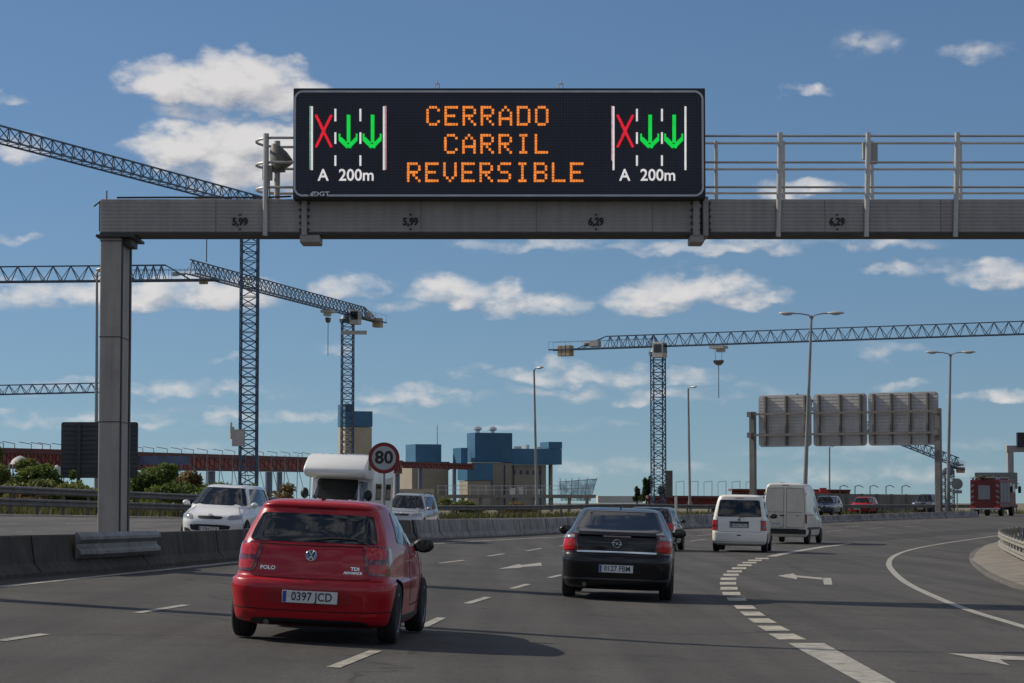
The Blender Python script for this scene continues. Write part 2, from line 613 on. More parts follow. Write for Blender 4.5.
def basis(n):
    n = n.normalized()
    ex = Vector((0, 0, 1)).cross(n).normalized()       # to the viewer's right when looking at the face
    ez = n.cross(ex)
    return ex, ez

# ------------------------------------------------------------------ red hatchback
def red_hatchback():
    root = car_root('hatchback', 'bright red hatchback seen from behind in the lane beside the concrete barrier', 'car')
    K = [
        (.15, .30, 3.72, .66, .74, .64, .22, .3, .06, .15),
        (.205, .10, 3.88, .77, .81, .73, .26, .4, .10, .2),
        (.40, .03, 3.95, .805, .832, .76, .28, .45, .12, .22),
        (.53, .00, 3.97, .815, .841, .77, .28, .45, .12, .22),
        (.605, .02, 3.96, .815, .841, .77, .28, .45, .12, .22),
        (.65, .075, 3.94, .775, .828, .765, .27, .42, .10, .2),
        (.80, .095, 3.82, .762, .818, .74, .25, .4, .09, .18),
        (.93, .125, 3.45, .745, .802, .72, .23, .36, .08, .16),
        (.985, .15, 3.02, .728, .785, .70, .22, .34, .075, .15),
        (1.11, .265, 2.74, .69, .74, .65, .2, .32, .07, .14),
        (1.245, .385, 2.43, .632, .68, .585, .18, .30, .06, .13),
        (1.315, .43, 2.22, .605, .645, .54, .17, .28, .05, .12),
        (1.352, .415, 2.10, .583, .622, .51, .17, .28, .05, .12),
        (1.388, .45, 1.98, .535, .572, .455, .2, .28, .05, .1),
        (1.412, .62, 1.80, .43, .45, .36, .2, .24, .05, .1),
        (1.424, 1.0, 1.5, .16, .17, .14, .08, .08, .02, .02),
    ]
    b = Body(K); W = .841
    body_obj(b, P_RED, root, (.71, 3.18), .31, W)
    g = pt_part(b, 'rear_window', GL, root, [('r', -.64, .99), ('r', .64, .99), ('r', .555, 1.27), ('r', -.555, 1.27)], rnd=.12, off=.006)
    w = MB(); strip(b, w, [('r', -.05, 1.005), ('r', .2, 1.035), ('r', .42, 1.03)], .018, .016); w.build('wiper', BLK, g)
    pt_part(b, 'windscreen', GL, root, [('f', -.6, 1.0), ('f', .6, 1.0), ('f', .48, 1.345), ('f', -.48, 1.345)], front=True, rnd=.1)
    for sg in (1, -1):
        # quarter glass, front side glass with dark pillar between
        pt_part(b, 'side_window', GL, root, mir([('s', (1, .82), 1.01), ('s', (1, 1.62), .985), ('s', (1, 1.60), 1.315), ('s', (1, 1.02), 1.318)], sg), rnd=.14, off=.005)
        pt_part(b, 'side_window', GL, root, mir([('s', (1, 1.69), .985), ('s', (1, 2.78), .97), ('s', (1, 2.20), 1.318), ('s', (1, 1.66), 1.318)], sg), rnd=.1, off=.005)
        s = MB()
        strip(b, s, [('s', (sg, 1.65), 1.0), ('s', (sg, 1.60), .8), ('s', (sg, 1.62), .4)], .012)
        strip(b, s, [('s', (sg, 2.72), .95), ('s', (sg, 2.78), .8), ('s', (sg, 2.7), .42)], .012)
        strip(b, s, [('s', (sg, 1.62), .36), ('s', (sg, 2.7), .36)], .012)
        s.build('door_seam', SEAM, root)
        h = MB(); p, n = b.spot('s', (sg, 1.86), .86, .0)
        h.box(p, (.03, .2, .032)); h.build('door_handle', P_RED, root, bevel=.008)
        # lamps
        lm = pt_part(b, 'tail_light', LDARK, root, mir([('r', .56, .685), ('s', (1, .42), .685), ('s', (1, .47), .965), ('r', .525, .985), ('r', .49, .93)], sg), rnd=.2, off=.008)
        pt_part(b, 'lamp_lens', LRED, lm, mir([('r', .545, .845), ('r', .725, .845), ('r', .71, .95), ('r', .525, .96)], sg), rnd=.22, off=.014)
        pt_part(b, 'lamp_lens', LRED, lm, mir([('r', .585, .71), ('r', .74, .71), ('r', .735, .795), ('r', .565, .795)], sg), rnd=.22, off=.014)
        mirror(root, sg * .755, 2.62, .965, sg, BLK, GL, 1.0)
        pt_part(b, 'sill', BLK, root, mir([('s', (1, 1.1), .215), ('s', (1, 2.85), .215), ('s', (1, 2.85), .27), ('s', (1, 1.1), .27)], sg), rnd=.05, off=.006)
        r2 = MB(); b.patch(r2, mir([('r', .52, .275), ('r', .68, .285), ('r', .68, .31), ('r', .52, .30)], sg), rnd=.2, off=.008); r2.build('reflector', LRED, root)
        for y in (.71, 3.18): wheel(root, sg * (W - .105), y, .305, .195, ALLOY, 5, sg)
        pt_part(b, 'headlight', LWHITE, root, mir([('f', .42, .66), ('s', (1, 3.5), .72), ('s', (1, 3.45), .82), ('f', .45, .78)], sg), front=True, rnd=.2)
    s = MB()
    strip(b, s, [('r', -.60, .652), ('r', -.50, .635), ('r', 0, .632), ('r', .50, .635), ('r', .60, .652)], .008)
    strip(b, s, [('r', -.79, .33), ('r', -.4, .315), ('r', .4, .315), ('r', .79, .33)], .008)
    strip(b, s, [('r', -.66, .97), ('r', 0, .955), ('r', .66, .97)], .010)
    s.build('tailgate_seam', SEAM, root)
    pt_part(b, 'plate_recess', mat('paint_red_recess', (.30, .005, .014), .4, coat=.6), root, [('r', -.46, .385), ('r', .46, .385), ('r', .37, .545), ('r', -.37, .545)], rnd=.2, off=.005)
    pt_part(b, 'lower_valance', BLK, root, [('r', -.6, .18), ('r', .6, .18), ('r', .56, .235), ('r', -.56, .235)], rnd=.2, off=.006)
    p, n = b.spot('r', .02, .46, .022)
    plate(root, p, R(-2), '0397 JCD', .55, .12)
    # round badge with a V over a W
    p, n = b.spot('r', 0, .862, .008); ex, ez = basis(n)
    e = MB()
    ring = [p + ex * math.cos(t * math.pi / 14) * .052 + ez * math.sin(t * math.pi / 14) * .052 for t in range(29)]
    for i in range(28): e.tube(ring[i], ring[i + 1], .006, 6)
    def st(a, c): e.tube(p + ex * a[0] + ez * a[1] + n * .004, p + ex * c[0] + ez * c[1] + n * .004, .0055, 6)
    st((-.024, .044), (0, .004)); st((.024, .044), (0, .004))
    st((-.046, .02), (-.02, -.042)); st((-.02, -.042), (0, -.006)); st((0, -.006), (.02, -.042)); st((.02, -.042), (.046, .02))
    bd = e.build('badge', CHROME, root, smooth=50)
    d = MB(); d.tube(p - n * .006, p + n * .002, .05, 28); d.build('badge_disc', mat('badge_blue', (.05, .07, .12), .3), bd)
    for word, wx, wz, ws in (('POLO', -.43, .725, .052), ('TDI', .44, .745, .048), ('ADVANCE', .42, .705, .034)):
        t = MB(); p, n = b.spot('r', wx, wz, .004); ex, ez = basis(n); put_text(t, word, ws, p, ex, ez, .002, .001, 1.15); t.build('badge_lettering', CHROME, root)
    x = MB(); x.tube((-.42, .10, .19), (-.42, .34, .20), .028, 14); x.build('exhaust_pipe', mat('exhaust_steel', (.12, .11, .1), .4, .8), root, smooth=40)
    a = MB(); a.tube((0, .72, 1.418), (0, .62, 1.46), .014, 8, .006); a.lathe([(.03, 1.41), (.024, 1.432), (.008, 1.44)], (0, .74, 0), 'z', 12); a.build('antenna', BLK, root, smooth=40)
    h = MB(); b.patch(h, [('r', -.2, 1.32), ('r', .2, 1.32), ('r', .2, 1.335), ('r', -.2, 1.335)], rnd=.3, off=.007); h.build('brake_light', LDARK, root)
    f = MB(); f.box((0, 1.95, .21), (1.2, 3.2, .05)); f.box((.1, .6, .27), (.5, .5, .16)); f.tube((-.7, .71, .3), (.7, .71, .3), .05, 8); f.build('underbody', WELL, root)
    shift_parts(root, -1.985)
    return root

# ------------------------------------------------------------------ black liftback
def black_liftback():
    root = car_root('liftback', 'black liftback with a chrome strip between its tail lights, right of the red hatchback', 'car')
    K = [
        (.16, .30, 4.3, .70, .78, .66, .22, .3, .06, .15),
        (.22, .10, 4.5, .82, .86, .76, .27, .4, .10, .2),
        (.42, .03, 4.58, .86, .885, .80, .28, .45, .11, .22),
        (.60, .00, 4.6, .87, .899, .81, .28, .45, .11, .22),
        (.70, .02, 4.58, .87, .899, .81, .28, .45, .11, .22),
        (.745, .055, 4.54, .865, .899, .80, .27, .42, .10, .2),
        (.88, .06, 4.3, .855, .89, .78, .25, .4, .09, .18),
        (.98, .08, 3.9, .835, .88, .75, .23, .36, .08, .16),
        (1.04, .15, 3.5, .80, .86, .73, .22, .34, .08, .15),
        (1.09, .34, 3.28, .755, .82, .70, .22, .34, .10, .15),
        (1.22, .68, 2.98, .705, .75, .63, .24, .32, .09, .14),
        (1.34, .98, 2.68, .655, .69, .57, .24, .30, .08, .13),
        (1.415, 1.17, 2.46, .615, .645, .52, .24, .28, .07, .12),
        (1.445, 1.42, 2.28, .53, .57, .45, .24, .28, .06, .1),
        (1.46, 1.65, 2.05, .38, .40, .32, .15, .16, .03, .05),
        (1.464, 1.8, 1.95, .14, .14, .12, .05, .05, .01, .01),
    ]
    b = Body(K); W = .899
    body_obj(b, P_BLACK, root, (.92, 3.62), .33, W)
    pt_part(b, 'rear_window', GL, root, [('r', -.685, 1.08), ('r', .685, 1.08), ('r', .545, 1.415), ('r', -.545, 1.415)], rnd=.12, off=.006)
    pt_part(b, 'windscreen', GL, root, [('f', -.62, 1.09), ('f', .62, 1.09), ('f', .46, 1.40), ('f', -.46, 1.40)], front=True, rnd=.1)
    for sg in (1, -1):
        pt_part(b, 'side_window', GL, root, mir([('s', (1, .95), 1.06), ('s', (1, 1.95), 1.045), ('s', (1, 1.95), 1.385), ('s', (1, 1.5), 1.385)], sg), rnd=.14, off=.005)
        pt_part(b, 'side_window', GL, root, mir([('s', (1, 2.03), 1.045), ('s', (1, 3.12), 1.03), ('s', (1, 2.6), 1.385), ('s', (1, 2.02), 1.385)], sg), rnd=.1, off=.005)
        s = MB()
        for yy in (1.15, 2.0, 3.05): strip(b, s, [('s', (sg, yy), 1.0), ('s', (sg, yy), .38)], .012)
        s.build('door_seam', SEAM, root)
        for yy in (1.35, 2.2):
            h = MB(); p, n = b.spot('s', (sg, yy), .9, .012); h.box(p, (.03, .2, .03)); h.build('door_handle', P_BLACK, root, bevel=.008)
        lm = pt_part(b, 'tail_light', LDARK, root, mir([('r', .60, .76), ('s', (1, .38), .72), ('s', (1, .42), 1.0), ('r', .655, 1.035), ('r', .635, .95)], sg), rnd=.18, off=.008)
        pt_part(b, 'lamp_lens', LRED, lm, mir([('r', .65, .79), ('r', .86, .77), ('r', .845, .95), ('r', .66, .95)], sg), rnd=.22, off=.014)
        pt_part(b, 'clear_lens', LWHITE, lm, mir([('r', .67, .965), ('r', .84, .96), ('r', .825, 1.0), ('r', .68, 1.015)], sg), rnd=.22, off=.014)
        mirror(root, sg * .86, 3.0, 1.06, sg, P_BLACK, GL, 1.05)
        for y in (.92, 3.62): wheel(root, sg * (W - .115), y, .325, .21, ALLOY, 7, sg)
        pt_part(b, 'headlight', LWHITE, root, mir([('f', .45, .70), ('s', (1, 4.1), .76), ('s', (1, 4.05), .88), ('f', .48, .82)], sg), front=True, rnd=.2)
    c = MB(); b.patch(c, [('r', -.63, .745), ('r', .63, .745), ('r', .635, .775), ('r', -.635, .775)], rnd=.08, off=.012); c.build('chrome_strip', CHROME, root, smooth=50)
    pt_part(b, 'boot_lip', P_BLACK, root, [('r', -.62, 1.005), ('r', .62, 1.005), ('r', .60, 1.055), ('r', -.60, 1.055)], rnd=.1, off=.035, skirt=.05)
    pt_part(b, 'brake_light', mat('lamp_pale', (.42, .32, .32), .15, coat=1), root, [('r', -.22, .995), ('r', .22, .995), ('r', .22, 1.012), ('r', -.22, 1.012)], rnd=.2, off=.018)
    s = MB()
    strip(b, s, [('r', -.84, .705), ('r', 0, .695), ('r', .84, .705)], .012)
    strip(b, s, [('r', -.62, .76), ('r', -.655, 1.03)], .010); strip(b, s, [('r', .62, .76), ('r', .655, 1.03)], .010)
    s.build('tailgate_seam', SEAM, root)
    pt_part(b, 'plate_recess', mat('paint_black_recess', (.004, .004, .005), .5), root, [('r', -.40, .415), ('r', .40, .415), ('r', .36, .60), ('r', -.36, .60)], rnd=.15, off=.005)
    pt_part(b, 'bumper_strip', mat('bumper_trim_grey', (.06, .06, .062), .35), root, [('r', -.84, .315), ('r', .84, .315), ('r', .845, .345), ('r', -.845, .345)], rnd=.1, off=.012)
    p, n = b.spot('r', 0, .50, .02); plate(root, p, R(-3), '0127 FBM', .54, .12)
    p, n = b.spot('r', 0, .895, .012); ex, ez = basis(n)
    e = MB()
    ring = [p + ex * math.cos(t * math.pi / 14) * .062 + ez * math.sin(t * math.pi / 14) * .062 for t in range(29)]
    for i in range(28): e.tube(ring[i], ring[i + 1], .0075, 6)
    e.tube(p - ex * .085 + ez * .012, p + ex * .02 + ez * .012, .006, 6); e.tube(p + ex * .02 + ez * .012, p - ex * .02 - ez * .012, .006, 6); e.tube(p - ex * .02 - ez * .012, p + ex * .085 - ez * .012, .006, 6)
    e.build('badge', CHROME, root, smooth=50)
    x = MB()
    x.tube((-.5, .05, .24), (-.5, .3, .24), .035, 14); x.build('exhaust_pipe', mat('exhaust_steel', (.12, .11, .1), .4, .8), root, smooth=40)
    a = MB(); a.tube((0, 1.50, 1.452), (0, 1.40, 1.50), .012, 8, .005); a.build('antenna', BLK, root)
    f = MB(); f.box((0, 2.3, .21), (1.3, 3.6, .05)); f.build('underbody', WELL, root)
    shift_parts(root, -2.3)
    return root

# ------------------------------------------------------------------ generic cars for the middle distance
def plain_car(name, label, cat, paint, L=4.4, W=.88, H=1.48, belt=.95, hood=.78, cowl=1.15, rake=.35, rear=.25, tall=False, plates='4821 HKT', glow=False, rails=False):
    """L length, W half width; rake: windscreen slope run; rear: tailgate slope run"""
    root = car_root(name, label, cat)
    q = H - belt
    K = [
        (.20, .30, L - .25, W - .16, W - .1, W - .2, .22, .3, .06, .15),
        (.28, .08, L - .08, W - .05, W - .03, W - .1, .26, .45, .10, .22),
        (.45, .02, L - .02, W - .03, W - .01, W - .08, .28, .5, .11, .25),
        (.62, .00, L, W - .025, W, W - .07, .28, .5, .11, .25),
        (hood - .04, .04, L - .08, W - .03, W, W - .08, .26, .48, .10, .24),
        (hood + .04, .06, L - .35, W - .04, W - .004, W - .1, .25, .45, .09, .22),
        (belt - .05, .10, L - cowl + .1, W - .06, W - .015, W - .12, .24, .4, .08, .2),
        (belt, .13, L - cowl, W - .075, W - .03, W - .10, .23, .38, .08, .18),
        (belt + q * .35, .13 + rear * .35, L - cowl - rake * .42, W - .13, W - .09, W - .19, .22, .34, .07, .16),
        (belt + q * .70, .13 + rear * .75, L - cowl - rake * .82, W - .20, W - .16, W - .29, .2, .3, .06, .14),
        (belt + q * .88, .13 + rear, L - cowl - rake * 1.08, W - .25, W - .21, W - .35, .2, .28, .05, .12),
        (belt + q * .96, .13 + rear * 1.15, L - cowl - rake * 1.3, W - .31, W - .27, W - .41, .2, .26, .05, .1),
        (H - .006, .13 + rear * 1.6 + .1, L - cowl - rake * 1.5 - .1, W - .45, W - .42, W - .5, .15, .2, .04, .08),
        (H, 1.2, L - cowl - rake * 1.6 - .3, .15, .15, .13, .05, .05, .01, .01),
    ]
    b = Body(K); rad = .315 if not tall else .35
    ax = (.85, L - .86)
    body_obj(b, paint, root, ax, rad, W, sub=4)
    zt = belt + q * .85; zb = belt + .025
    def yat(z): 
        pr = b.par(b.vz(z)); return pr[1], pr[2]
    wt = b.par(b.vz(zt)); wb = b.par(b.vz(zb))
    pt_part(b, 'windscreen', GL, root, [('f', -(wb[5] - .03), zb), ('f', wb[5] - .03, zb), ('f', wt[5] - .03, zt), ('f', -(wt[5] - .03), zt)], front=True, rnd=.1, off=.006)
    pt_part(b, 'rear_window', GL, root, [('r', -(wb[3] - .1), zb), ('r', wb[3] - .1, zb), ('r', wt[3] - .08, zt), ('r', -(wt[3] - .08), zt)], rnd=.12, off=.006)
    yb0, yb1 = yat(zb); yt0, yt1 = yat(zt)
    mid = (yt0 + yt1) / 2 - .1
    for sg in (1, -1):
        pt_part(b, 'side_window', GL, root, mir([('s', (1, mid + .05), zb), ('s', (1, yb1 - .5), zb), ('s', (1, yt1 - .42), zt - .01), ('s', (1, mid + .03), zt - .01)], sg), rnd=.1, off=.005)
        pt_part(b, 'side_window', GL, root, mir([('s', (1, yb0 + .75), zb + .02), ('s', (1, mid - .05), zb), ('s', (1, mid - .05), zt - .01), ('s', (1, yt0 + .85), zt - .01)], sg), rnd=.1, off=.005)
        pt_part(b, 'side_window', GL, root, mir([('s', (1, yb0 + .40), zb + .04), ('s', (1, yb0 + .69), zb + .02), ('s', (1, yt0 + .79), zt - .01), ('s', (1, yt0 + .40), zt - .02)], sg), rnd=.2, off=.005)
        s = MB()
        for yy in (yb0 + .75, mid, L - cowl - .05): strip(b, s, [('s', (sg, yy), belt - .02), ('s', (sg, yy), .36)], .014)
        s.build('door_seam', SEAM, root)
        h = MB()
        for yy in (yb0 + .95, mid + .2):
            p, n = b.spot('s', (sg, yy), belt - .1, .012); h.box(p, (.03, .2, .035))
        h.build('door_handle', paint, root)
        pt_part(b, 'headlight', LWHITE, root, mir([('f', W * .50, hood - .15), ('s', (1, L - .42), hood - .10), ('s', (1, L - .62), hood + .03), ('f', W * .56, hood - .02)], sg), front=True, rnd=.25, off=.006)
        pt_part(b, 'fog_light', BLK, root, mir([('f', W * .56, .34), ('f', W * .80, .36), ('f', W * .80, .48), ('f', W * .62, .44)], sg), front=True, rnd=.25, off=.006)
        lm = pt_part(b, 'tail_light', LRED, root, mir([('r', W * .66, hood - .06), ('s', (1, .36), hood - .04), ('s', (1, .4), belt - .03), ('r', W * .70, belt - .01)], sg), rnd=.2, off=.008)
        mirror(root, sg * (W - .05), L - cowl - .35, belt + .06, sg, paint if not glow else BLK, GL, .85)
        for y in ax: wheel(root, sg * (W - .115), y, rad, .21, ALLOY, 6, sg)
        if rails:
            r_ = MB(); r_.path([(sg * (W - .31), .8, H - .02), (sg * (W - .30), .95, H + .04), (sg * (W - .30), 2.3, H + .05), (sg * (W - .31), 2.5, H - .02)], .018, 6); r_.build('roof_rail', BLK, root, smooth=50)
    pt_part(b, 'grille', BLK, root, [('f', -W * .55, .40), ('f', W * .55, .40), ('f', W * .62, .57), ('f', -W * .62, .57)], front=True, rnd=.2, off=.006)
    pt_part(b, 'upper_grille', BLK, root, [('f', -W * .34, hood - .13), ('f', W * .34, hood - .13), ('f', W * .40, hood - .05), ('f', -W * .40, hood - .05)], front=True, rnd=.25, off=.006)
    s = MB(); strip(b, s, [('r', -(W - .1), .66), ('r', W - .1, .66)], .012); s.build('tailgate_seam', SEAM, root)
    p, n = b.spot('f', 0, .46, .02); plate(root, p, 0, plates, facing=1)
    p, n = b.spot('r', 0, .56, .02); plate(root, p, 0, plates)
    p, n = b.spot('f', 0, hood - .03, .012)
    e = MB(); e.tube(p - n * .01, p + n * .006, .055, 20); e.build('badge', CHROME, root)
    f = MB(); f.box((0, L / 2, .21), (1.3, L - 1, .05)); f.build('underbody', WELL, root)
    shift_parts(root, -L / 2)
    return root
# ------------------------------------------------------------------ white passenger van
def white_minivan():
    root = car_root('passenger_van', 'white passenger van with a wide dark rear window and red tail lights', 'van')
    L = 4.89; W = .95
    K = [
        (.22, .25, L - .3, .78, .84, .74, .2, .3, .04, .15),
        (.30, .06, L - .1, .89, .91, .84, .2, .4, .06, .2),
        (.46, .01, L - .02, .925, .94, .87, .2, .45, .07, .24),
        (.66, .00, L, .93, .95, .88, .2, .45, .07, .24),
        (.70, .035, L - .01, .925, .95, .88, .18, .45, .06, .24),
        (.95, .05, L - .12, .92, .945, .86, .16, .42, .06, .22),
        (1.10, .06, L - .75, .91, .935, .84, .16, .4, .06, .2),
        (1.16, .065, L - 1.05, .90, .925, .82, .16, .38, .06, .18),
        (1.40, .10, L - 1.40, .855, .88, .77, .16, .34, .06, .16),
        (1.65, .15, L - 1.75, .80, .825, .71, .16, .3, .06, .14),
        (1.82, .19, L - 2.02, .755, .78, .66, .18, .28, .06, .12),
        (1.90, .22, L - 2.2, .71, .735, .60, .2, .26, .05, .12),
        (1.95, .34, L - 2.45, .60, .62, .5, .2, .24, .05, .1),
        (1.97, .8, L - 2.8, .35, .36, .3, .12, .14, .02, .04),
        (1.972, 1.5, L - 3.2, .1, .1, .1, .03, .03, .0, .0),
    ]
    b = Body(K)
    body_obj(b, mat('paint_white_bright', (.84, .79, .71), .34, var=.03, scale=1.2, coat=.6, dirt=((.5, .47, .42), 2.2, .25)), root, (.95, 3.95), .33, W)
    pt_part(b, 'rear_window', GL, root, [('r', -.76, 1.20), ('r', .76, 1.20), ('r', .67, 1.78), ('r', -.67, 1.78)], rnd=.12, off=.007)
    pt_part(b, 'windscreen', GL, root, [('f', -.74, 1.18), ('f', .74, 1.18), ('f', .6, 1.80), ('f', -.6, 1.80)], front=True, rnd=.1)
    for sg in (1, -1):
        for y0, y1 in ((.45, 1.65), (1.75, 2.85)):
            pt_part(b, 'side_window', GL, root, mir([('s', (1, y0), 1.2), ('s', (1, y1), 1.2), ('s', (1, y1), 1.72), ('s', (1, y0 + .03), 1.72)], sg), rnd=.12, off=.006)
        pt_part(b, 'side_window', GL, root, mir([('s', (1, 2.95), 1.17), ('s', (1, 3.75), 1.14), ('s', (1, 3.05), 1.72), ('s', (1, 2.93), 1.72)], sg), rnd=.1, off=.006)
        s = MB()
        for yy in (1.7, 2.9, 3.7): strip(b, s, [('s', (sg, yy), 1.8 if yy < 3 else 1.1), ('s', (sg, yy), .34)], .014)
        s.build('door_seam', SEAM, root)
        h = MB(); p, n = b.spot('s', (sg, 2.7), 1.05, .015); h.box(p, (.03, .2, .04)); h.build('door_handle', BLK, root)
        lm = pt_part(b, 'tail_light', LDARK, root, mir([('r', .74, .74), ('s', (1, .20), .74), ('s', (1, .22), 1.09), ('r', .72, 1.09)], sg), rnd=.12, off=.008)
        pt_part(b, 'lamp_lens', LRED, lm, mir([('r', .76, .92), ('r', .93, .92), ('r', .925, 1.07), ('r', .745, 1.07)], sg), rnd=.15, off=.014)
        pt_part(b, 'lamp_lens', LRED, lm, mir([('r', .77, .76), ('r', .93, .76), ('r', .93, .84), ('r', .765, .84)], sg), rnd=.15, off=.014)
        mirror(root, sg * .90, 3.55, 1.24, sg, BLK, GL, 1.2)
        for y in (.95, 3.95): wheel(root, sg * (W - .12), y, .335, .215, ALLOY, 6, sg)
        pt_part(b, 'headlight', LWHITE, root, mir([('f', .5, .8), ('s', (1, L - .45), .82), ('s', (1, L - .5), 1.02), ('f', .55, 1.0)], sg), front=True, rnd=.2)
    pt_part(b, 'plate_recess', mat('van_recess', (.2, .2, .2), .6), root, [('r', -.33, .825), ('r', .33, .825), ('r', .33, .985), ('r', -.33, .985)], rnd=.1, off=.005)
    pt_part(b, 'handle_bar', BLK, root, [('r', -.33, .985), ('r', .33, .985), ('r', .33, 1.045), ('r', -.33, 1.045)], rnd=.15, off=.03, skirt=.04)
    p, n = b.spot('r', 0, .905, .02); plate(root, p, R(-3), '3946 DWL')
    pt_part(b, 'tow_eye_cover', BLK, root, [('r', -.07, .555), ('r', .07, .555), ('r', .07, .595), ('r', -.07, .595)], rnd=.2, off=.008)
    s = MB()
    strip(b, s, [('r', -.90, .695), ('r', 0, .69), ('r', .90, .695)], .014)
    strip(b, s, [('r', -.72, .70), ('r', -.735, 1.1), ('r', -.77, 1.2)], .012); strip(b, s, [('r', .72, .70), ('r', .735, 1.1), ('r', .77, 1.2)], .012)
    strip(b, s, [('r', -.87, .36), ('r', 0, .35), ('r', .87, .36)], .012)
    s.build('tailgate_seam', SEAM, root)
    p, n = b.spot('r', 0, 1.11, .008); ex, ez = basis(n)
    e = MB(); e.tube(p - n * .01, p + n * .004, .055, 20)
    e.build('badge', mat('badge_grey', (.2, .2, .22), .3, .6), root)
    w = MB(); strip(b, w, [('r', .0, 1.19), ('r', .45, 1.23)], .02, .016); w.build('wiper', BLK, root)
    h = MB(); b.patch(h, [('r', -.16, 1.84), ('r', .16, 1.84), ('r', .16, 1.86), ('r', -.16, 1.86)], rnd=.2, off=.008); h.build('brake_light', LDARK, root)
    f = MB(); f.box((0, 2.4, .24), (1.4, 4.2, .06)); f.build('underbody', WELL, root)
    shift_parts(root, -L / 2)
    return root

# ------------------------------------------------------------------ tall panel van
def panel_van():
    root = car_root('panel_van', 'tall windowless white panel van with twin rear doors and black bumper', 'van')
    L = 5.6; W = .965
    K = [
        (.30, .12, L - .3, .86, .86, .78, .1, .3, .0, .12),
        (.40, .05, L - .1, .93, .94, .86, .1, .4, .01, .18),
        (.70, .03, L, .945, .96, .88, .1, .45, .01, .22),
        (1.00, .03, L - .05, .95, .965, .87, .1, .42, .01, .2),
        (1.15, .03, L - .45, .95, .965, .86, .1, .4, .01, .2),
        (1.30, .03, L - .85, .95, .96, .85, .1, .36, .01, .18),
        (1.70, .04, L - 1.25, .93, .94, .82, .1, .32, .01, .16),
        (2.05, .05, L - 1.6, .90, .915, .78, .1, .3, .01, .14),
        (2.35, .06, L - 2.0, .865, .88, .74, .11, .28, .01, .12),
        (2.50, .07, L - 2.3, .82, .835, .68, .13, .26, .01, .1),
        (2.58, .10, L - 2.6, .72, .735, .58, .15, .24, .01, .1),
        (2.61, .30, L - 2.9, .5, .51, .4, .14, .18, .01, .05),
        (2.615, .9, L - 3.3, .2, .2, .2, .05, .06, .0, .0),
    ]
    b = Body(K)
    body_obj(b, P_WHITE, root, (.95, 4.5), .34, W)
    pt_part(b, 'windscreen', GL, root, [('f', -.78, 1.32), ('f', .78, 1.32), ('f', .68, 2.0), ('f', -.68, 2.0)], front=True, rnd=.1)
    pan = mat('van_door_panel', (.66, .58, .48), .5, var=.05, scale=2, dirt=((.3, .28, .25), 2.5, .4))
    for sg in (1, -1):
        d = pt_part(b, 'rear_door', pan, root, mir([('r', .02, .66), ('r', .86, .66), ('r', .80, 2.42), ('r', .02, 2.44)], sg), rnd=.06, off=.012)
        sm = MB(); strip(b, sm, mir([('r', .06, .70), ('r', .82, .70), ('r', .77, 2.38), ('r', .06, 2.40), ('r', .06, .70)], sg), .018, .015); strip(b, sm, mir([('r', .10, 1.36), ('r', .76, 1.36)], sg), .02, .015); sm.build('door_groove', mat('groove_grey', (.16, .155, .14), .8), d)
        r1 = MB(); b.patch(r1, mir([('r', .09, 1.42), ('r', .74, 1.42), ('r', .71, 2.05), ('r', .09, 2.05)], sg), rnd=.1, off=.02); 
        b.patch(r1, mir([('r', .09, .8), ('r', .78, .8), ('r', .76, 1.3), ('r', .09, 1.3)], sg), rnd=.1, off=.02)
        r1.build('door_pressing', pan, d, smooth=50)
        hg = MB()
        for z in (.85, 1.35, 2.15):
            p, n = b.spot('r', sg * .88, z, .02); hg.box(p, (.05, .05, .11))
        hg.build('hinge', P_WHITE, d, bevel=.008)
        pt_part(b, 'tail_light', LDARK, root, mir([('r', .872, .86), ('s', (1, .10), .86), ('s', (1, .10), 1.28), ('r', .872, 1.28)], sg), rnd=.12, off=.012)
        pt_part(b, 'side_window', GL, root, mir([('s', (1, 3.55), 1.35), ('s', (1, 4.3), 1.3), ('s', (1, 3.85), 1.95), ('s', (1, 3.55), 1.95)], sg), rnd=.1, off=.006)
        s = MB()
        for yy in (2.1, 3.45): strip(b, s, [('s', (sg, yy), 2.2), ('s', (sg, yy), .45)], .016)
        strip(b, s, [('s', (sg, .3), 1.25), ('s', (sg, 3.4), 1.25)], .02)
        s.build('door_seam', SEAM, root)
        r_ = MB(); b.patch(r_, mir([('s', (1, .3), .62), ('s', (1, 4.0), .62), ('s', (1, 4.0), .72), ('s', (1, .3), .72)], sg), rnd=.1, off=.02); r_.build('rubbing_strip', BLK, root)
        mirror(root, sg * .93, 4.15, 1.5, sg, BLK, GL, 1.5)
        for y in (.95, 4.5): wheel(root, sg * (W - .13), y, .34, .22, mat('steel_rim', (.2, .2, .2), .5, .5), 6, sg)
        pt_part(b, 'headlight', LWHITE, root, mir([('f', .5, .9), ('s', (1, L - .35), .92), ('s', (1, L - .4), 1.1), ('f', .55, 1.08)], sg), front=True, rnd=.2)
    bp = MB(); bp.box((0, .02, .53), (1.84, .16, .2)); bp.box((0, -.03, .635), (1.2, .18, .03)); bp.build('rear_bumper', BLK, root, bevel=.025)
    h = MB(); p, n = b.spot('r', -.13, 1.22, .03); h.box(p, (.17, .04, .05)); p, n = b.spot('r', .55, 1.22, .03); h.box(p, (.10, .03, .03)); h.build('door_handle', BLK, root)
    h = MB(); p, n = b.spot('r', 0, 2.53, .01); h.box(p, (.3, .02, .03)); h.build('brake_light', LDARK, root)
    p, n = b.spot('r', -.42, .86, .03); plate(root, p, 0, '7215 CPS')
    f = MB(); f.box((0, 2.7, .33), (1.4, 4.8, .08)); f.build('underbody', WELL, root)
    shift_parts(root, -L / 2)
    return root

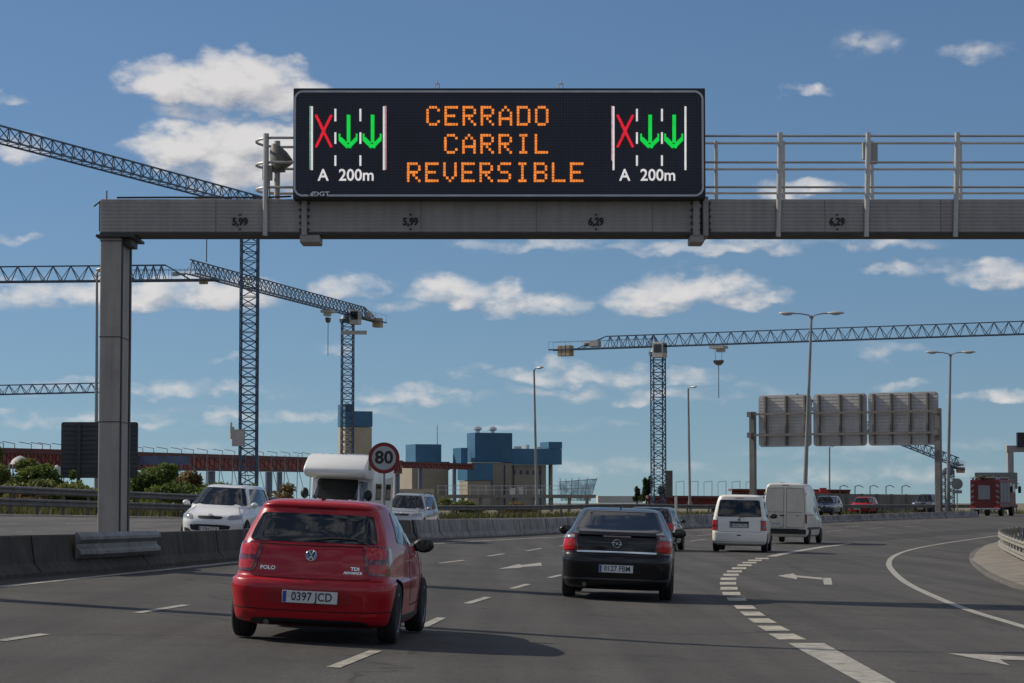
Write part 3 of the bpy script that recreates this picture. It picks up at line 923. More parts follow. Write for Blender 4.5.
# ------------------------------------------------------------------ motorhome coming the other way
def motorhome():
    root = car_root('motorhome', 'white motorhome with a bulging bed pod over its cab, facing us', 'motorhome')
    G = mat('motorhome_white', (.78, .77, .74), .35, var=.03, scale=1, coat=.5, dirt=((.5, .48, .44), 2, .25))
    L = 6.2; W = 1.12
    m = MB()
    prof = [(.0, .45), (.0, 2.65), (.15, 2.85), (4.0, 2.93), (4.0, .45)]
    m.prism([(0, y, z) for y, z in prof], (-W, 0, 0), (W, 0, 0))
    m.build('living_box', G, root, bevel=.06, seg=3, smooth=40)
    a = MB()
    pod = [(3.99, 2.93), (4.45, 2.91), (4.85, 2.82), (5.25, 2.62), (5.52, 2.42), (5.58, 2.30), (5.5, 2.17), (5.3, 2.10), (4.7, 2.06), (3.99, 2.06)]
    a.prism([(0, y, z) for y, z in pod], (-W + .01, 0, 0), (W - .01, 0, 0))
    p = a.build('bed_pod', G, root, bevel=.07, seg=3, smooth=40)
    K = [
        (.28, 3.95, L - .2, .80, .86, .74, .05, .3, 0, .12),
        (.36, 3.95, L - .05, .93, .95, .84, .05, .4, 0, .18),
        (.70, 3.95, L, .97, .99, .88, .05, .45, 0, .22),
        (.98, 3.95, L - .06, .97, .99, .87, .05, .42, 0, .2),
        (1.12, 3.95, L - .38, .96, .98, .86, .05, .4, 0, .2),
        (1.28, 3.95, L - .72, .95, .97, .85, .05, .36, 0, .18),
        (1.70, 3.95, L - 1.08, .92, .93, .80, .05, .32, 0, .14),
        (2.06, 3.95, L - 1.36, .88, .89, .75, .05, .3, 0, .12),
        (2.12, 3.95, L - 1.42, .86, .87, .73, .05, .3, 0, .12),
    ]
    b = Body(K)
    body_obj(b, G, root, (5.25,), .34, .99, name='cab', sub=4)
    pt_part(b, 'windscreen', GL, root, [('f', -.80, 1.31), ('f', .80, 1.31), ('f', .70, 2.04), ('f', -.70, 2.04)], front=True, rnd=.1, off=.008)
    for sg in (1, -1):
        pt_part(b, 'cab_window', GL, root, mir([('s', (1, 4.1), 1.32), ('s', (1, 5.05), 1.28), ('s', (1, 4.7), 1.98), ('s', (1, 4.1), 1.98)], sg), rnd=.1, off=.008)
        pt_part(b, 'headlight', LWHITE, root, mir([('f', .5, .80), ('s', (1, L - .4), .84), ('s', (1, L - .45), 1.04), ('f', .55, 1.0)], sg), front=True, rnd=.2, off=.008)
        mirror(root, sg * .97, 5.0, 1.5, sg, BLK, GL, 1.7)
        for y0, y1, z0, z1 in ((2.5, 3.5, 1.35, 1.95), (.6, 1.5, 1.35, 1.95)):
            w = MB(); w.box((sg * (W + .005), (y0 + y1) / 2, (z0 + z1) / 2), (.03, y1 - y0, z1 - z0)); w.build('side_window', GL, root, bevel=.01)
        pw = MB(); pw.box((sg * (W - .005), 4.75, 2.55), (.03, .5, .32)); pw.build('pod_window', GL, p, bevel=.01)
        s = MB(); s.box((sg * (W + .004), 2.0, .95), (.02, 3.8, .06)); s.build('stripe', mat('motorhome_stripe', (.25, .26, .28), .5), root)
        wheel(root, sg * .87, 5.25, .34, .22, ALLOY, 6, sg); wheel(root, sg * .95, 1.2, .34, .22, ALLOY, 6, sg)
    d = MB(); d.box((W + .006, 1.95, 1.2), (.03, .62, 1.5)); d.build('side_door', G, root, bevel=.01)
    pt_part(b, 'grille', BLK, root, [('f', -.45, .52), ('f', .45, .52), ('f', .5, .86), ('f', -.5, .86)], front=True, rnd=.15, off=.008)
    q, n = b.spot('f', 0, .46, .02); plate(root, q, 0, '5530 GBR', facing=1)
    v = MB(); v.box((0, 1.3, 2.93), (.7, .7, .14)); v.build('roof_hatch', mat('hatch_grey', (.4, .4, .4), .5), root, bevel=.02)
    f = MB(); f.box((0, 2.4, .40), (1.7, 4.4, .1)); f.build('underbody', WELL, root)
    shift_parts(root, -L / 2)
    return root

# ------------------------------------------------------------------ fire engine
def fire_engine():
    root = car_root('fire_engine', 'red fire engine with chevron edged rear and ladder on top', 'fire engine')
    RED = mat('fire_red', (.13, .010, .010), .5, var=.08, scale=1.2, coat=.0, dirt=((.12, .03, .03), 3, .3))
    GR = mat('fire_shutter', (.24, .24, .25), .6, .1, var=.1, scale=3)
    L = 7.4; W = 1.2
    m = MB(); m.box((0, 2.3, 1.75), (2 * W, 4.5, 2.2)); m.build('body', RED, root, bevel=.05, seg=3)
    s = MB(); s.box((-.05, .035, 1.85), (.95, .06, 1.1))
    for k in range(12): s.box((-.05, .0, 1.36 + k * .09), (.9, .02, .06))
    s.build('rear_shutter', GR, root)
    pn = MB(); pn.box((0, .03, .98), (1.6, .05, .32)); pn.build('rear_panel', RED, root, bevel=.01)
    for sg in (1, -1):
        c = MB(); c.mi = 0
        for k in range(9):
            c.mi = k % 2
            c.box((sg * 1.02, .035, .85 + k * .22), (.3, .05, .13), Matrix.Rotation(sg * R(28), 3, 'Y'))
        c.build('chevron_panel', [mat('chevron_red', (.2, .01, .01), .5), mat('chevron_white', (.24, .22, .18), .5)], root)
        sh = MB()
        for y0, y1 in ((.25, 1.5), (1.7, 2.9), (3.1, 4.3)):
            sh.box((sg * (W + .01), (y0 + y1) / 2, 1.85), (.04, y1 - y0, 1.5))
            for k in range(14): sh.box((sg * (W + .03), (y0 + y1) / 2, 1.18 + k * .1), (.02, y1 - y0 - .05, .07))
        sh.build('side_shutter', GR, root)
        w1 = wheel(root, sg * (W - .2), 1.6, .5, .34, GR, 8, sg); wheel(root, sg * (W - .2), 6.2, .5, .34, GR, 8, sg)
        mr = MB(); mr.path([(sg * 1.2, 7.1, 2.6), (sg * 1.5, 7.15, 2.6), (sg * 1.52, 7.15, 2.4)], .025, 6); mr.box((sg * 1.55, 7.12, 2.1), (.24, .1, .55)); mr.build('side_mirror', BLK, root, bevel=.01)
        lt = MB(); lt.box((sg * .95, -.01, .68), (.4, .06, .14)); lt.build('tail_light', LRED, root, bevel=.01)
        bl = MB(); bl.lathe([(.09, 2.84), (.09, 2.95), (.05, 3.0)], (sg * 1.0, .25, 0), 'z', 12); bl.build('blue_lamp', mat('lamp_blue', (.02, .05, .3), .2, coat=1), root, smooth=40)
    bs = MB(); bs.box((0, .05, .56), (2.4, .3, .14)); bs.build('rear_step', mat('step_grey', (.3, .3, .29), .6, var=.2), root, bevel=.02)
    cb = MB()
    prof = [(4.65, .7), (4.65, 2.95), (6.6, 2.95), (7.1, 2.7), (7.38, 1.7), (7.4, .7)]
    cb.prism([(0, y, z) for y, z in prof], (-W + .02, 0, 0), (W - .02, 0, 0)); c_ = cb.build('cab', RED, root, bevel=.06, seg=3)
    for sg in (1, -1):
        
        for yy in (6.4, 5.2): w = MB(); w.box((sg * (W - .012), yy, 2.25), (.03, .92, .75)); w.build('cab_window', GL, c_, bevel=.01)
    w = MB(); w.box((0, 7.27, 2.2), (2.1, .03, .8), Matrix.Rotation(R(14.5), 3, 'X')); w.build('windscreen', GL, c_)
    # gear on the roof: ladder, rails, hose bundles
    ld = MB()
    for x in (-.35, .1): ld.box((x, 2.8, 3.05), (.06, 5.0, .1))
    for k in range(16): ld.box((-.125, .5 + k * .3, 3.05), (.45, .04, .04))
    ld.build('ladder', mat('ladder_alu', (.4, .4, .4), .4, .7), root)
    rk = MB()
    for sg in (1, -1):
        rk.path([(sg * 1.15, .1, 2.85), (sg * 1.15, .1, 3.03), (sg * 1.15, 4.4, 3.03), (sg * 1.15, 4.4, 2.85)], .025, 6)
    rk.path([(-1.15, .1, 3.03), (1.15, .1, 3.03)], .025, 6)
    rk.build('roof_rail', mat('ladder_alu', (.4, .4, .4), .4, .7), root)
    hs = MB()
    for k in range(26):
        hs.box((random.uniform(-.95, .95), random.uniform(.15, 2.5), random.uniform(2.88, 3.1)), (random.uniform(.15, .4), random.uniform(.3, .6), random.uniform(.1, .3)), random.uniform(-.5, .5))
    hs.build('equipment_bundle', mat('gear_olive', (.12, .10, .06), .8, var=.5, scale=3), root, bevel=.02)
    f = MB(); f.box((0, 3.6, .6), (1.6, 6.8, .25)); f.build('underbody', WELL, root)
    shift_parts(root, -L / 2)
    return root

# ------------------------------------------------------------------ park them on the road
v = red_hatchback(); ground_pose(v, -1.90, 26.75, 3.9, 3.97, .75); V_RED = v
v = black_liftback(); ground_pose(v, 1.80, 42.1, 4.2, 4.6, .8)
v = white_minivan(); ground_pose(v, 8.12, 88.3, 8.4, 4.9, .85)
v = panel_van(); ground_pose(v, 12.5, 111.0, 15.2, 5.6, .85)
v = fire_engine(); ground_pose(v, 35.75, 186.0, 21.5, 7.4, 1.1); v.scale = (.9, .9, .93)
v = plain_car('family_car', 'dark grey car half hidden in front of the black liftback', 'car', P_DGREY, L=4.4, W=.89, H=1.48, plates='6180 FZN', rear=.5); ground_pose(v, 4.95, 87.0, 9.5, 4.4, .8)
v = plain_car('minivan', 'white minivan facing us beyond the barrier, behind the gantry leg', 'car', P_WHITE2, L=4.58, W=.875, H=1.62, belt=1.05, hood=.84, cowl=.92, rake=.78, rear=.2, plates='2764 GTX', tall=True); ground_pose(v, -7.62, 66.8, 185, 4.58, .8)
v = motorhome(); ground_pose(v, -6.0, 90.0, 187.5, 6.2, .9)
v = plain_car('minivan', 'silver minivan facing us beyond the barrier, behind the motorhome', 'car', P_SILVER, L=4.6, W=.9, H=1.68, belt=1.04, hood=.9, cowl=.95, rake=.6, rear=.2, plates='9031 FLC', tall=True, rails=True); ground_pose(v, -4.2, 102.5, 187.5, 4.6, .8)
v = plain_car('family_car', 'small red car coming the other way by the grey retaining wall', 'car', P_RED, L=4.2, W=.87, H=1.48, plates='1187 HBB'); ground_pose(v, 30.0, 214.0, 204, 4.2, .8)
v = plain_car('off_roader', 'dark off-roader coming the other way behind the right sign post', 'car', P_DGREY, L=4.6, W=.92, H=1.75, belt=1.1, hood=.98, cowl=1.1, rake=.4, rear=.2, plates='7702 GHD', tall=True); ground_pose(v, 36.9, 223.0, 204, 4.6, .8)
v = plain_car('family_car', 'dark blue car coming the other way, just right of the panel van', 'car', mat('paint_navy', (.015, .03, .07), .3, .2, var=.1, coat=1), L=4.2, W=.87, H=1.5, plates='4410 DSK'); ground_pose(v, 24.2, 193.0, 202, 4.2, .8)
# ------------------------------------------------------------------ ground and carriageways
def interp(tab, y):
    """piecewise smooth x(y) along a table of (y, x)"""
    if y <= tab[0][0]:
        (a, b), (c, d) = tab[0], tab[1]; return b + (y - a) * (d - b) / (c - a)
    if y >= tab[-1][0]:
        (a, b), (c, d) = tab[-2], tab[-1]; return d + (y - c) * (d - b) / (c - a)
    n = len(tab)
    for i in range(n - 1):
        if tab[i][0] <= y <= tab[i + 1][0]:
            a, b = tab[i], tab[i + 1]
            h = b[0] - a[0]; t = (y - a[0]) / h
            def sl(k):
                if k == 0: return (tab[1][1] - tab[0][1]) / (tab[1][0] - tab[0][0])
                if k == n - 1: return (tab[-1][1] - tab[-2][1]) / (tab[-1][0] - tab[-2][0])
                return (tab[k + 1][1] - tab[k - 1][1]) / (tab[k + 1][0] - tab[k - 1][0])
            m0, m1 = sl(i) * h, sl(i + 1) * h
            return (2 * t**3 - 3 * t**2 + 1) * a[1] + (t**3 - 2 * t**2 + t) * m0 + (-2 * t**3 + 3 * t**2) * b[1] + (t**3 - t**2) * m1

# foot of the concrete barrier, read where its lower edge meets the road
BAR = [gp(x, y) for x, y in ((-70, 589.5), (0, 580), (60, 575.5), (130, 570), (240, 560), (330, 549), (400, 541.5), (450, 538), (560, 532.8), (640, 530), (700, 527.6), (760, 525.2), (800, 523.6), (850, 521.5), (900, 519.6), (950, 518))]
BT = sorted((p.y, p.x) for p in BAR)
def xb(y): return interp(BT, y)
print('barrier', [(round(p.x, 1), round(p.y, 1)) for p in BAR])
GT = [(30, -23), (60, -24), (95, -20), (125, -14), (150, -5), (178, 8), (205, 25), (230, 45), (262, 75)]
def xg(y): return interp(GT, y)

def asphalt(name, base, tint):
    m = bpy.data.materials.new(name); n, l = nt(m); b = n['Principled BSDF']
    tc = n.new('ShaderNodeTexCoord')
    def noise(sc, det, vec=None, rough=.6):
        q = n.new('ShaderNodeTexNoise'); q.inputs['Scale'].default_value = sc; q.inputs['Detail'].default_value = det; q.inputs['Roughness'].default_value = rough
        l.new(vec or tc.outputs['Object'], q.inputs['Vector']); return q
    def mr(src, a, c, d, e):
        q = n.new('ShaderNodeMapRange'); q.inputs['From Min'].default_value = a; q.inputs['From Max'].default_value = c
        q.inputs['To Min'].default_value = d; q.inputs['To Max'].default_value = e; l.new(src, q.inputs['Value']); return q.outputs['Result']
    def mul(a, c):
        q = n.new('ShaderNodeMath'); q.operation = 'MULTIPLY'; l.new(a, q.inputs[0]); l.new(c, q.inputs[1]); return q.outputs['Value']
    grain = mr(noise(30, 6, rough=.8).outputs['Fac'], .3, .7, .52, 1.5)
    patch = mr(noise(.35, 5).outputs['Fac'], .3, .7, .84, 1.16)
    mp = n.new('ShaderNodeMapping'); mp.inputs['Scale'].default_value = (1.1, .035, 1); mp.inputs['Rotation'].default_value = (0, 0, R(-2))
    l.new(tc.outputs['Object'], mp.inputs['Vector'])
    tracks = mr(noise(1.0, 3, mp.outputs['Vector']).outputs['Fac'], .35, .65, .79, 1.22)
    vo = n.new('ShaderNodeTexVoronoi'); vo.inputs['Scale'].default_value = 60; l.new(tc.outputs['Object'], vo.inputs['Vector'])
    chips = mr(vo.outputs['Distance'], .0, .35, 1.35, .92)
    fac = mul(mul(mul(grain, patch), mul(tracks, chips)), mr(noise(11, 4, rough=.7).outputs['Fac'], .3, .7, .84, 1.18))
    # tar-filled cracks
    ck = n.new('ShaderNodeTexVoronoi'); ck.feature = 'DISTANCE_TO_EDGE'; ck.inputs['Scale'].default_value = .11
    wv = noise(.8, 4)
    av = n.new('ShaderNodeVectorMath'); av.operation = 'MULTIPLY_ADD'
    l.new(wv.outputs['Color'], av.inputs[0]); av.inputs[1].default_value = (1.6, 1.6, 0); l.new(tc.outputs['Object'], av.inputs[2])
    l.new(av.outputs['Vector'], ck.inputs['Vector'])
    crack = mr(ck.outputs['Distance'], .0, .0055, .5, 1.0)
    fac = mul(fac, crack)
    fac = mul(fac, mr(noise(.55, 7, rough=.7).outputs['Fac'], .56, .74, 1.0, .68))
    sc = n.new('ShaderNodeVectorMath'); sc.operation = 'SCALE'; sc.inputs[0].default_value = [base * t for t in tint]
    l.new(fac, sc.inputs['Scale']); l.new(sc.outputs['Vector'], b.inputs['Base Color'])
    b.inputs['Roughness'].default_value = .82; b.inputs['Specular IOR Level'].default_value = .3
    bp = n.new('ShaderNodeBump'); bp.inputs['Strength'].default_value = .5; bp.inputs['Distance'].default_value = .012
    l.new(noise(70, 3).outputs['Fac'], bp.inputs['Height']); l.new(bp.outputs['Normal'], b.inputs['Normal'])
    return m
ASPH = asphalt('asphalt', .066, (1.03, .965, .885))
ASPH2 = asphalt('asphalt_worn', .10, (1.0, .96, .90))

def strip_sheet(name, xl, xr, y0, y1, lift, m, nx=40, step=1.0):
    mb = MB(); rows = int((y1 - y0) / step) + 1
    for i in range(rows):
        y = y0 + i * step
        a, c = xl(y), xr(y)
        for j in range(nx + 1):
            t = j / nx
            x = a + (c - a) * t
            mb.v.append(Vector((x, y, gz(x, y) + lift)))
    for i in range(rows - 1):
        for j in range(nx):
            a = i * (nx + 1) + j
            mb.f.append([a, a + 1, a + nx + 2, a + nx + 1]); mb.m.append(0)
    return mb.build(name, m, smooth=60)

tag(strip_sheet('road', lambda y: xb(y) - .15, lambda y: xb(y) + 62, 4, 178, 0, ASPH, 90), kind='structure')
tag(strip_sheet('road', lambda y: xb(178) - .15 + (y - 178) * .15, lambda y: xb(178) + 62 + (y - 178) * .15, 178, 225, 0, ASPH, 60), kind='structure')
tag(strip_sheet('opposite_road', lambda y: xg(y) - .3, lambda y: xb(min(y, 178)) - .15 + max(0, y - 178) * .15, 30, 232, 0, ASPH2, 50), kind='structure')

# terrain: one sheet out to the horizon
xs = [-6000, -3000, -1500, -800, -400, -200, -120, -80, -60] + [-50 + 2.0 * i for i in range(76)] + [110, 130, 160, 220, 320, 500, 900, 1600, 3000, 6000]
ys = [-200, -80, -30, -10] + [2.0 * i for i in range(0, 136)] + [280, 300, 340, 400, 500, 700, 1000, 1600, 3000, 6000, 12000]
mb = MB(); nx = len(xs)
for y in ys:
    for x in xs: mb.v.append(Vector((x, y, gz(x, y) - .06 - (.5 * sstep(262, 320, y)))))
for i in range(len(ys) - 1):
    for j in range(nx - 1):
        a = i * nx + j; mb.f.append([a, a + 1, a + nx + 1, a + nx]); mb.m.append(0)
tag(mb.build('ground', mat('dry_earth', (.15, .13, .085), .95, var=.35, scale=.12, dirt=((.07, .085, .03), .25, .8), bump=.3, bscale=3), smooth=60), kind='structure')

# ------------------------------------------------------------------ painted markings: sheets 4 mm above the road
def paint_mat(name='road_paint', c=(.40, .37, .31, 1)):
    m = bpy.data.materials.new(name); n, l = nt(m); b = n['Principled BSDF']
    tc = n.new('ShaderNodeTexCoord')
    a = n.new('ShaderNodeTexNoise'); a.inputs['Scale'].default_value = 5; a.inputs['Detail'].default_value = 9; a.inputs['Roughness'].default_value = .75
    l.new(tc.outputs['Object'], a.inputs['Vector'])
    r = n.new('ShaderNodeMapRange'); r.inputs['From Min'].default_value = .44; r.inputs['From Max'].default_value = .66; r.inputs['To Max'].default_value = .85
    l.new(a.outputs['Fac'], r.inputs['Value'])
    mx = n.new('ShaderNodeMix'); mx.data_type = 'RGBA'; mx.inputs['A'].default_value = c; mx.inputs['B'].default_value = (.10, .095, .085, 1)
    l.new(r.outputs['Result'], mx.inputs['Factor']); l.new(mx.outputs['Result'], b.inputs['Base Color'])
    b.inputs['Roughness'].default_value = .6
    return m
PAINT = paint_mat()
LIFT = .006
def mark_poly(mb, pix, n=1):
    P = [gp(x, y, LIFT) for x, y in pix]
    mb.add(P, [tuple(range(len(P)))])
def mark_line(mb, pts, w, sub=8):
    """a band of real width along ground points"""
    d = []
    n = len(pts)
    for i in range(n - 1):
        p0 = pts[max(i - 1, 0)]; p1 = pts[i]; p2 = pts[i + 1]; p3 = pts[min(i + 2, n - 1)]
        for q in range(sub):
            t = q / sub
            d.append(.5 * ((2 * p1) + (p2 - p0) * t + (2 * p0 - 5 * p1 + 4 * p2 - p3) * t * t + (3 * p1 - p0 - 3 * p2 + p3) * t ** 3))
    d.append(pts[-1])
    vs = []
    for i, p in enumerate(d):
        e = (d[min(i + 1, len(d) - 1)] - d[max(i - 1, 0)]); s = Vector((e.y, -e.x, 0)).normalized() * w / 2
        for q in (p + s, p - s): vs.append(Vector((q.x, q.y, gz(q.x, q.y) + LIFT)))
    mb.add(vs, [(2 * i, 2 * i + 1, 2 * i + 3, 2 * i + 2) for i in range(len(d) - 1)])
def done(mb, name, m=None): tag(mb.build(name, m or PAINT), kind='structure')

m = MB(); mark_line(m, [gp(x, y) for x, y in ((-90, 598), (0, 587), (120, 574.5), (240, 562), (330, 553), (425, 544.5), (500, 540), (560, 537), (640, 533.2), (700, 530.3), (760, 527.4), (800, 525.6), (850, 523.4), (900, 521.5), (950, 519.8))], .15); done(m, 'edge_line')
m = MB()
mark_line(m, [gp(x, y) for x, y in ((1100, 650), (1024, 627), (965, 609), (925, 592.5), (905, 582), (893.5, 572), (888.8, 564), (893, 557), (905, 551.5), (930, 545.8), (960, 541), (1000, 535.5), (1040, 531.5))], .16); done(m, 'edge_line')
m = MB()
for a, c in (((0, 641.2), (45, 634.4)), ((-120, 660), (-75, 653.2)), ((137, 613.2), (186, 605.2)), ((440, 563.3), (464, 560.3)), ((488, 556.3), (504, 553.8)), ((526.5, 551.0), (541, 548.5)), ((560, 546), (573, 544)),
             ((333, 668), (376, 651)), ((420.5, 628), (441.5, 618)), ((467, 603.8), (488, 597.4)), ((512, 588.8), (528, 584.3)), ((549, 578), (562, 574.9)), ((690, 541.2), (706, 539.2)), ((697, 535.8), (712, 534.6)),
             ((779, 530.4), (793, 529.0)), ((845, 527.2), (858, 526.2)), ((826, 531.8), (842, 530.3)), ((868, 528.6), (884, 527.6)), ((905, 526.6), (922, 525.8)), ((870, 524.4), (884, 523.7)), ((905, 523), (920, 522.5))):
    mark_line(m, [gp(*a), gp(*c)], .12)
done(m, 'lane_dashes')
m = MB()
for cx, cy, w, h in ((762, 558.6, 15, 1.3), (755, 560.5, 15, 1.5), (749.5, 562.8, 15.5, 1.6), (744.5, 565.4, 15.5, 1.8), (739, 568.4, 16, 2.0), (734.5, 571.6, 16.5, 2.2), (731, 575, 17, 2.5), (728.5, 579, 17.5, 2.8), (728, 583.6, 18, 3.0), (729, 588.6, 19, 3.2), (731.5, 593.8, 20, 3.4), (737, 599.5, 21.5, 3.6), (745, 607.5, 22.5, 4.2), (752.5, 614, 24, 4.6), (762, 621, 26.5, 5), (773.5, 628.6, 29, 5.6), (787, 637, 32.5, 6.6)):
    sk = max(0, (cy - 590)) * .17
    w *= .9; h *= .88
    mark_poly(m, [(cx - w / 2 - sk * .5, cy - h / 2), (cx + w / 2 - sk, cy - h / 2), (cx + w / 2 + sk * .6, cy + h / 2), (cx - w / 2 + sk * .8, cy + h / 2)])
done(m, 'block_markings', paint_mat('road_paint_yellowed', (.47, .43, .34, 1)))
m = MB(); mark_line(m, [gp(x, y) for x, y in ((771, 556.6), (780, 554.6), (797, 551.3), (812, 548.8), (826, 546.6), (850, 543.4))], .32); done(m, 'thin_divider')
m = MB()
for i in range(8):
    t0, t1 = i / 8, (i + 1) / 8
    L0 = (788 + (873 - 788) * t0, 643.5 + (690 - 643.5) * t0); R0 = (824 + (908 - 824) * t0, 643.5 + (690 - 643.5) * t0)
    L1 = (788 + (873 - 788) * t1, 643.5 + (690 - 643.5) * t1); R1 = (824 + (908 - 824) * t1, 643.5 + (690 - 643.5) * t1)
    mark_poly(m, [L0, R0, R1, L1])
done(m, 'broad_line')
m = MB()
mark_poly(m, [(777.5, 576), (793, 573.6), (796, 575.6), (824, 578.2), (824.5, 580), (797, 577.4), (797, 579.6)])
mark_poly(m, [(822.5, 578), (831, 578.1), (832.5, 585), (824, 584.8)])
done(m, 'turn_arrow')
m = MB()
mark_poly(m, [(498, 569.2), (519, 564.3), (522, 565.2), (541, 562.8), (541.8, 566), (523, 567.1), (520, 568)])
done(m, 'lane_arrow')
m = MB()
mark_poly(m, [(947.5, 653.6), (985, 655), (1040, 658), (1040, 661.5), (1000, 660), (1010, 666), (985, 661)])
done(m, 'lane_arrow')
# line on the far carriageway
m = MB(); mark_line(m, [Vector((xb(y) - 1.2, y, 0)) for y in range(32, 176, 8)], .15); done(m, 'edge_line')
m = MB(); mark_line(m, [Vector((xg(y) + 1.0, y, 0)) for y in range(40, 225, 8)], .15); done(m, 'edge_line')
m = MB()
for y in range(40, 220, 9):
    for t in (.36, .66):
        f = lambda q: Vector((xg(q) + (xb(min(q, 178)) + max(0, q - 178) * .15 - xg(q)) * t, q, 0))
        mark_line(m, [f(y), f(y + 2), f(y + 4)], .1)
done(m, 'lane_dashes')
# dark resurfaced strip across the bend
m = MB(); mark_line(m, [gp(x, y) for x, y in ((845, 541), (880, 538), (920, 535), (960, 532.2), (1010, 529))], 3.2)
for v in m.v: v.z -= .004
tag(m.build('resurfaced_strip', asphalt('asphalt_dark', .045, (1, .97, .95))), kind='structure')

# ------------------------------------------------------------------ concrete median barrier
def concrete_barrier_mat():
    return mat('barrier_concrete', (.075, .066, .054), .92, var=.3, scale=1.6, streak=.45, dirt=((.03, .028, .024), 1.3, .85), bump=.35, bscale=25)  # near wall: staining, with part of its shade put into the dark base
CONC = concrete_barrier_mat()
def sweep(mb, pts, prof, hk=None):
    """prof: (sideways, up) swept along ground points"""
    k = len(prof); vs = []
    for i, p in enumerate(pts):
        e = (pts[min(i + 1, len(pts) - 1)] - pts[max(i - 1, 0)]); e.z = 0; e.normalize()
        s = Vector((e.y, -e.x, 0))
        for a, c in prof:
            q = p + s * a
            vs.append(Vector((q.x, q.y, p.z + c * (hk(q.y) if hk else 1))))
    fs = []
    for i in range(len(pts) - 1):
        for j in range(k):
            fs.append((i * k + j, i * k + (j + 1) % k, (i + 1) * k + (j + 1) % k, (i + 1) * k + j))
    fs += [tuple(range(k)), tuple(range((len(pts) - 1) * k, len(pts) * k))]
    mb.add(vs, fs)
NJ = [(0, -.05), (0, .08), (-.13, .26), (-.19, .78), (-.21, .81), (-.37, .81), (-.39, .78), (-.45, .26), (-.58, .08), (-.58, -.05)]
def bh(y):
    # the wall is low beside the gantry and sinks again where it ends far off
    return .80 + .10 * sstep(60, 100, y) - .16 * sstep(146, 149, y) - .22 * sstep(150, 156, y)
bar = MB(); pts = []
y = 20.0
while y < 176:
    x = xb(y); pts.append(Vector((x, y, gz(x, y)))); y += .8 if y < 120 else .4
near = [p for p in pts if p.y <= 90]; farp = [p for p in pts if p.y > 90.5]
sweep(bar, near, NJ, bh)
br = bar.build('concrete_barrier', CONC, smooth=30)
tag(br, 'dark, stained, shaded near length of the concrete median barrier, left of the red hatchback', 'barrier', 'concrete median barriers')
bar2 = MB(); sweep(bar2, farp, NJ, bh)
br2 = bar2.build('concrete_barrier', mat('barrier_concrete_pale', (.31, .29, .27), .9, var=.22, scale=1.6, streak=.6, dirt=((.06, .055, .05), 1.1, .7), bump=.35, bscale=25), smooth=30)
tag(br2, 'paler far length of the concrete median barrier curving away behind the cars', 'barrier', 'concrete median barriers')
jm = MB()
acc = 0
for i in range(1, len(pts)):
    acc += (pts[i] - pts[i - 1]).length
    if acc > 6 and pts[i].y < 145:
        acc = 0; jm = MB(); kk = bh(pts[i].y)
        e = (pts[i] - pts[i - 1]).normalized(); s = Vector((e.y, -e.x, 0)); p = pts[i]
        q = [p + s * .004 + Vector((0, 0, .08 * kk)), p - s * .122 + Vector((0, 0, .262 * kk)), p - s * .182 + Vector((0, 0, .80 * kk))]
        for a, c in zip(q, q[1:]):
            jm.add([a + e * .02 + s * .006, a - e * .02 + s * .006, c - e * .02 + s * .006, c + e * .02 + s * .006, a + e * .02 - s * .05, a - e * .02 - s * .05, c - e * .02 - s * .05, c + e * .02 - s * .05], [(0, 1, 2, 3), (4, 5, 6, 7), (0, 1, 5, 4), (1, 2, 6, 5), (2, 3, 7, 6), (3, 0, 4, 7)])
        jm.build('joint', mat('joint_black', (.02, .02, .02), .9), br if pts[i].y <= 90.5 else br2)
# gutter dirt along the foot
gd = MB(); mark_line(gd, [Vector((xb(y) + .32, y, 0)) for y in range(22, 176, 3)], .62, 2)
for v in gd.v: v.z -= .002
tag(gd.build('gutter', mat('gutter_dirt', (.06, .048, .036), .95, var=.4, scale=2)), kind='structure')

# ------------------------------------------------------------------ steel guard rails
GALV = mat('galvanised_steel', (.30, .30, .29), .5, .55, var=.2, scale=2, streak=.3)
GALVD = mat('galvanised_weathered', (.15, .14, .13), .6, .4, var=.25, scale=2, streak=.3)
def wprof(h, d=.08, sgn=1, k=1.0):
    return [(a, h + (b - h) * k) for a, b in _wprof(h, d, sgn)]
def _wprof(h, d, sgn):
    return [(0, h), (sgn * .02, h), (sgn * d, h + .05), (sgn * d, h + .09), (sgn * .02, h + .14), (sgn * .02, h + .17), (sgn * d, h + .22), (sgn * d, h + .26), (sgn * .02, h + .31), (0, h + .31)]
def guard_rail(label, path, heights, pstep, m, top, k=1.0):
    root = empty('guard_rail', path[0], label=label, cat='guard rail', group='steel guard rails')
    o = path[0]
    loc = [p - o for p in path]
    for h in heights:
        mb = MB(); sweep(mb, loc, wprof(h, k=k)); mb.build('rail_beam', m, root, smooth=40)
    acc = pstep
    n = 0
    for i in range(1, len(loc)):
        acc += (loc[i] - loc[i - 1]).length
        if acc >= pstep and n < 95:
            acc = 0; n += 1
            e = (loc[i] - loc[i - 1]).normalized(); s = Vector((e.y, -e.x, 0))
            c = loc[i] - s * .09
            pm = MB(); pm.box((0, 0, top / 2 - .1), (.12, .14, top + .2)); pm.build('post', m, root, loc=c)
            c2 = loc[i] - s * .01
            sp = MB(); sp.box((0, 0, heights[-1] + .155), (.1, .1, .2)); sp.build('spacer', m, root, loc=c2)
    return root
def gpath(y0, y1, st):
    out = []; y = y0
    while y <= y1:
        x = xg(y); out.append(Vector((x, y, gz(x, y)))); y += st
    return out
guard_rail('double beam steel guard rail in front of the bushes and behind the white minivan', gpath(58, 131, 1.0), (.32, .80), 2.2, GALVD, 1.12)
guard_rail('single beam guard rail beyond the far carriageway, running right from the motorhome', gpath(132, 232, 1.0), (.52,), 3.0, GALVD, .85)

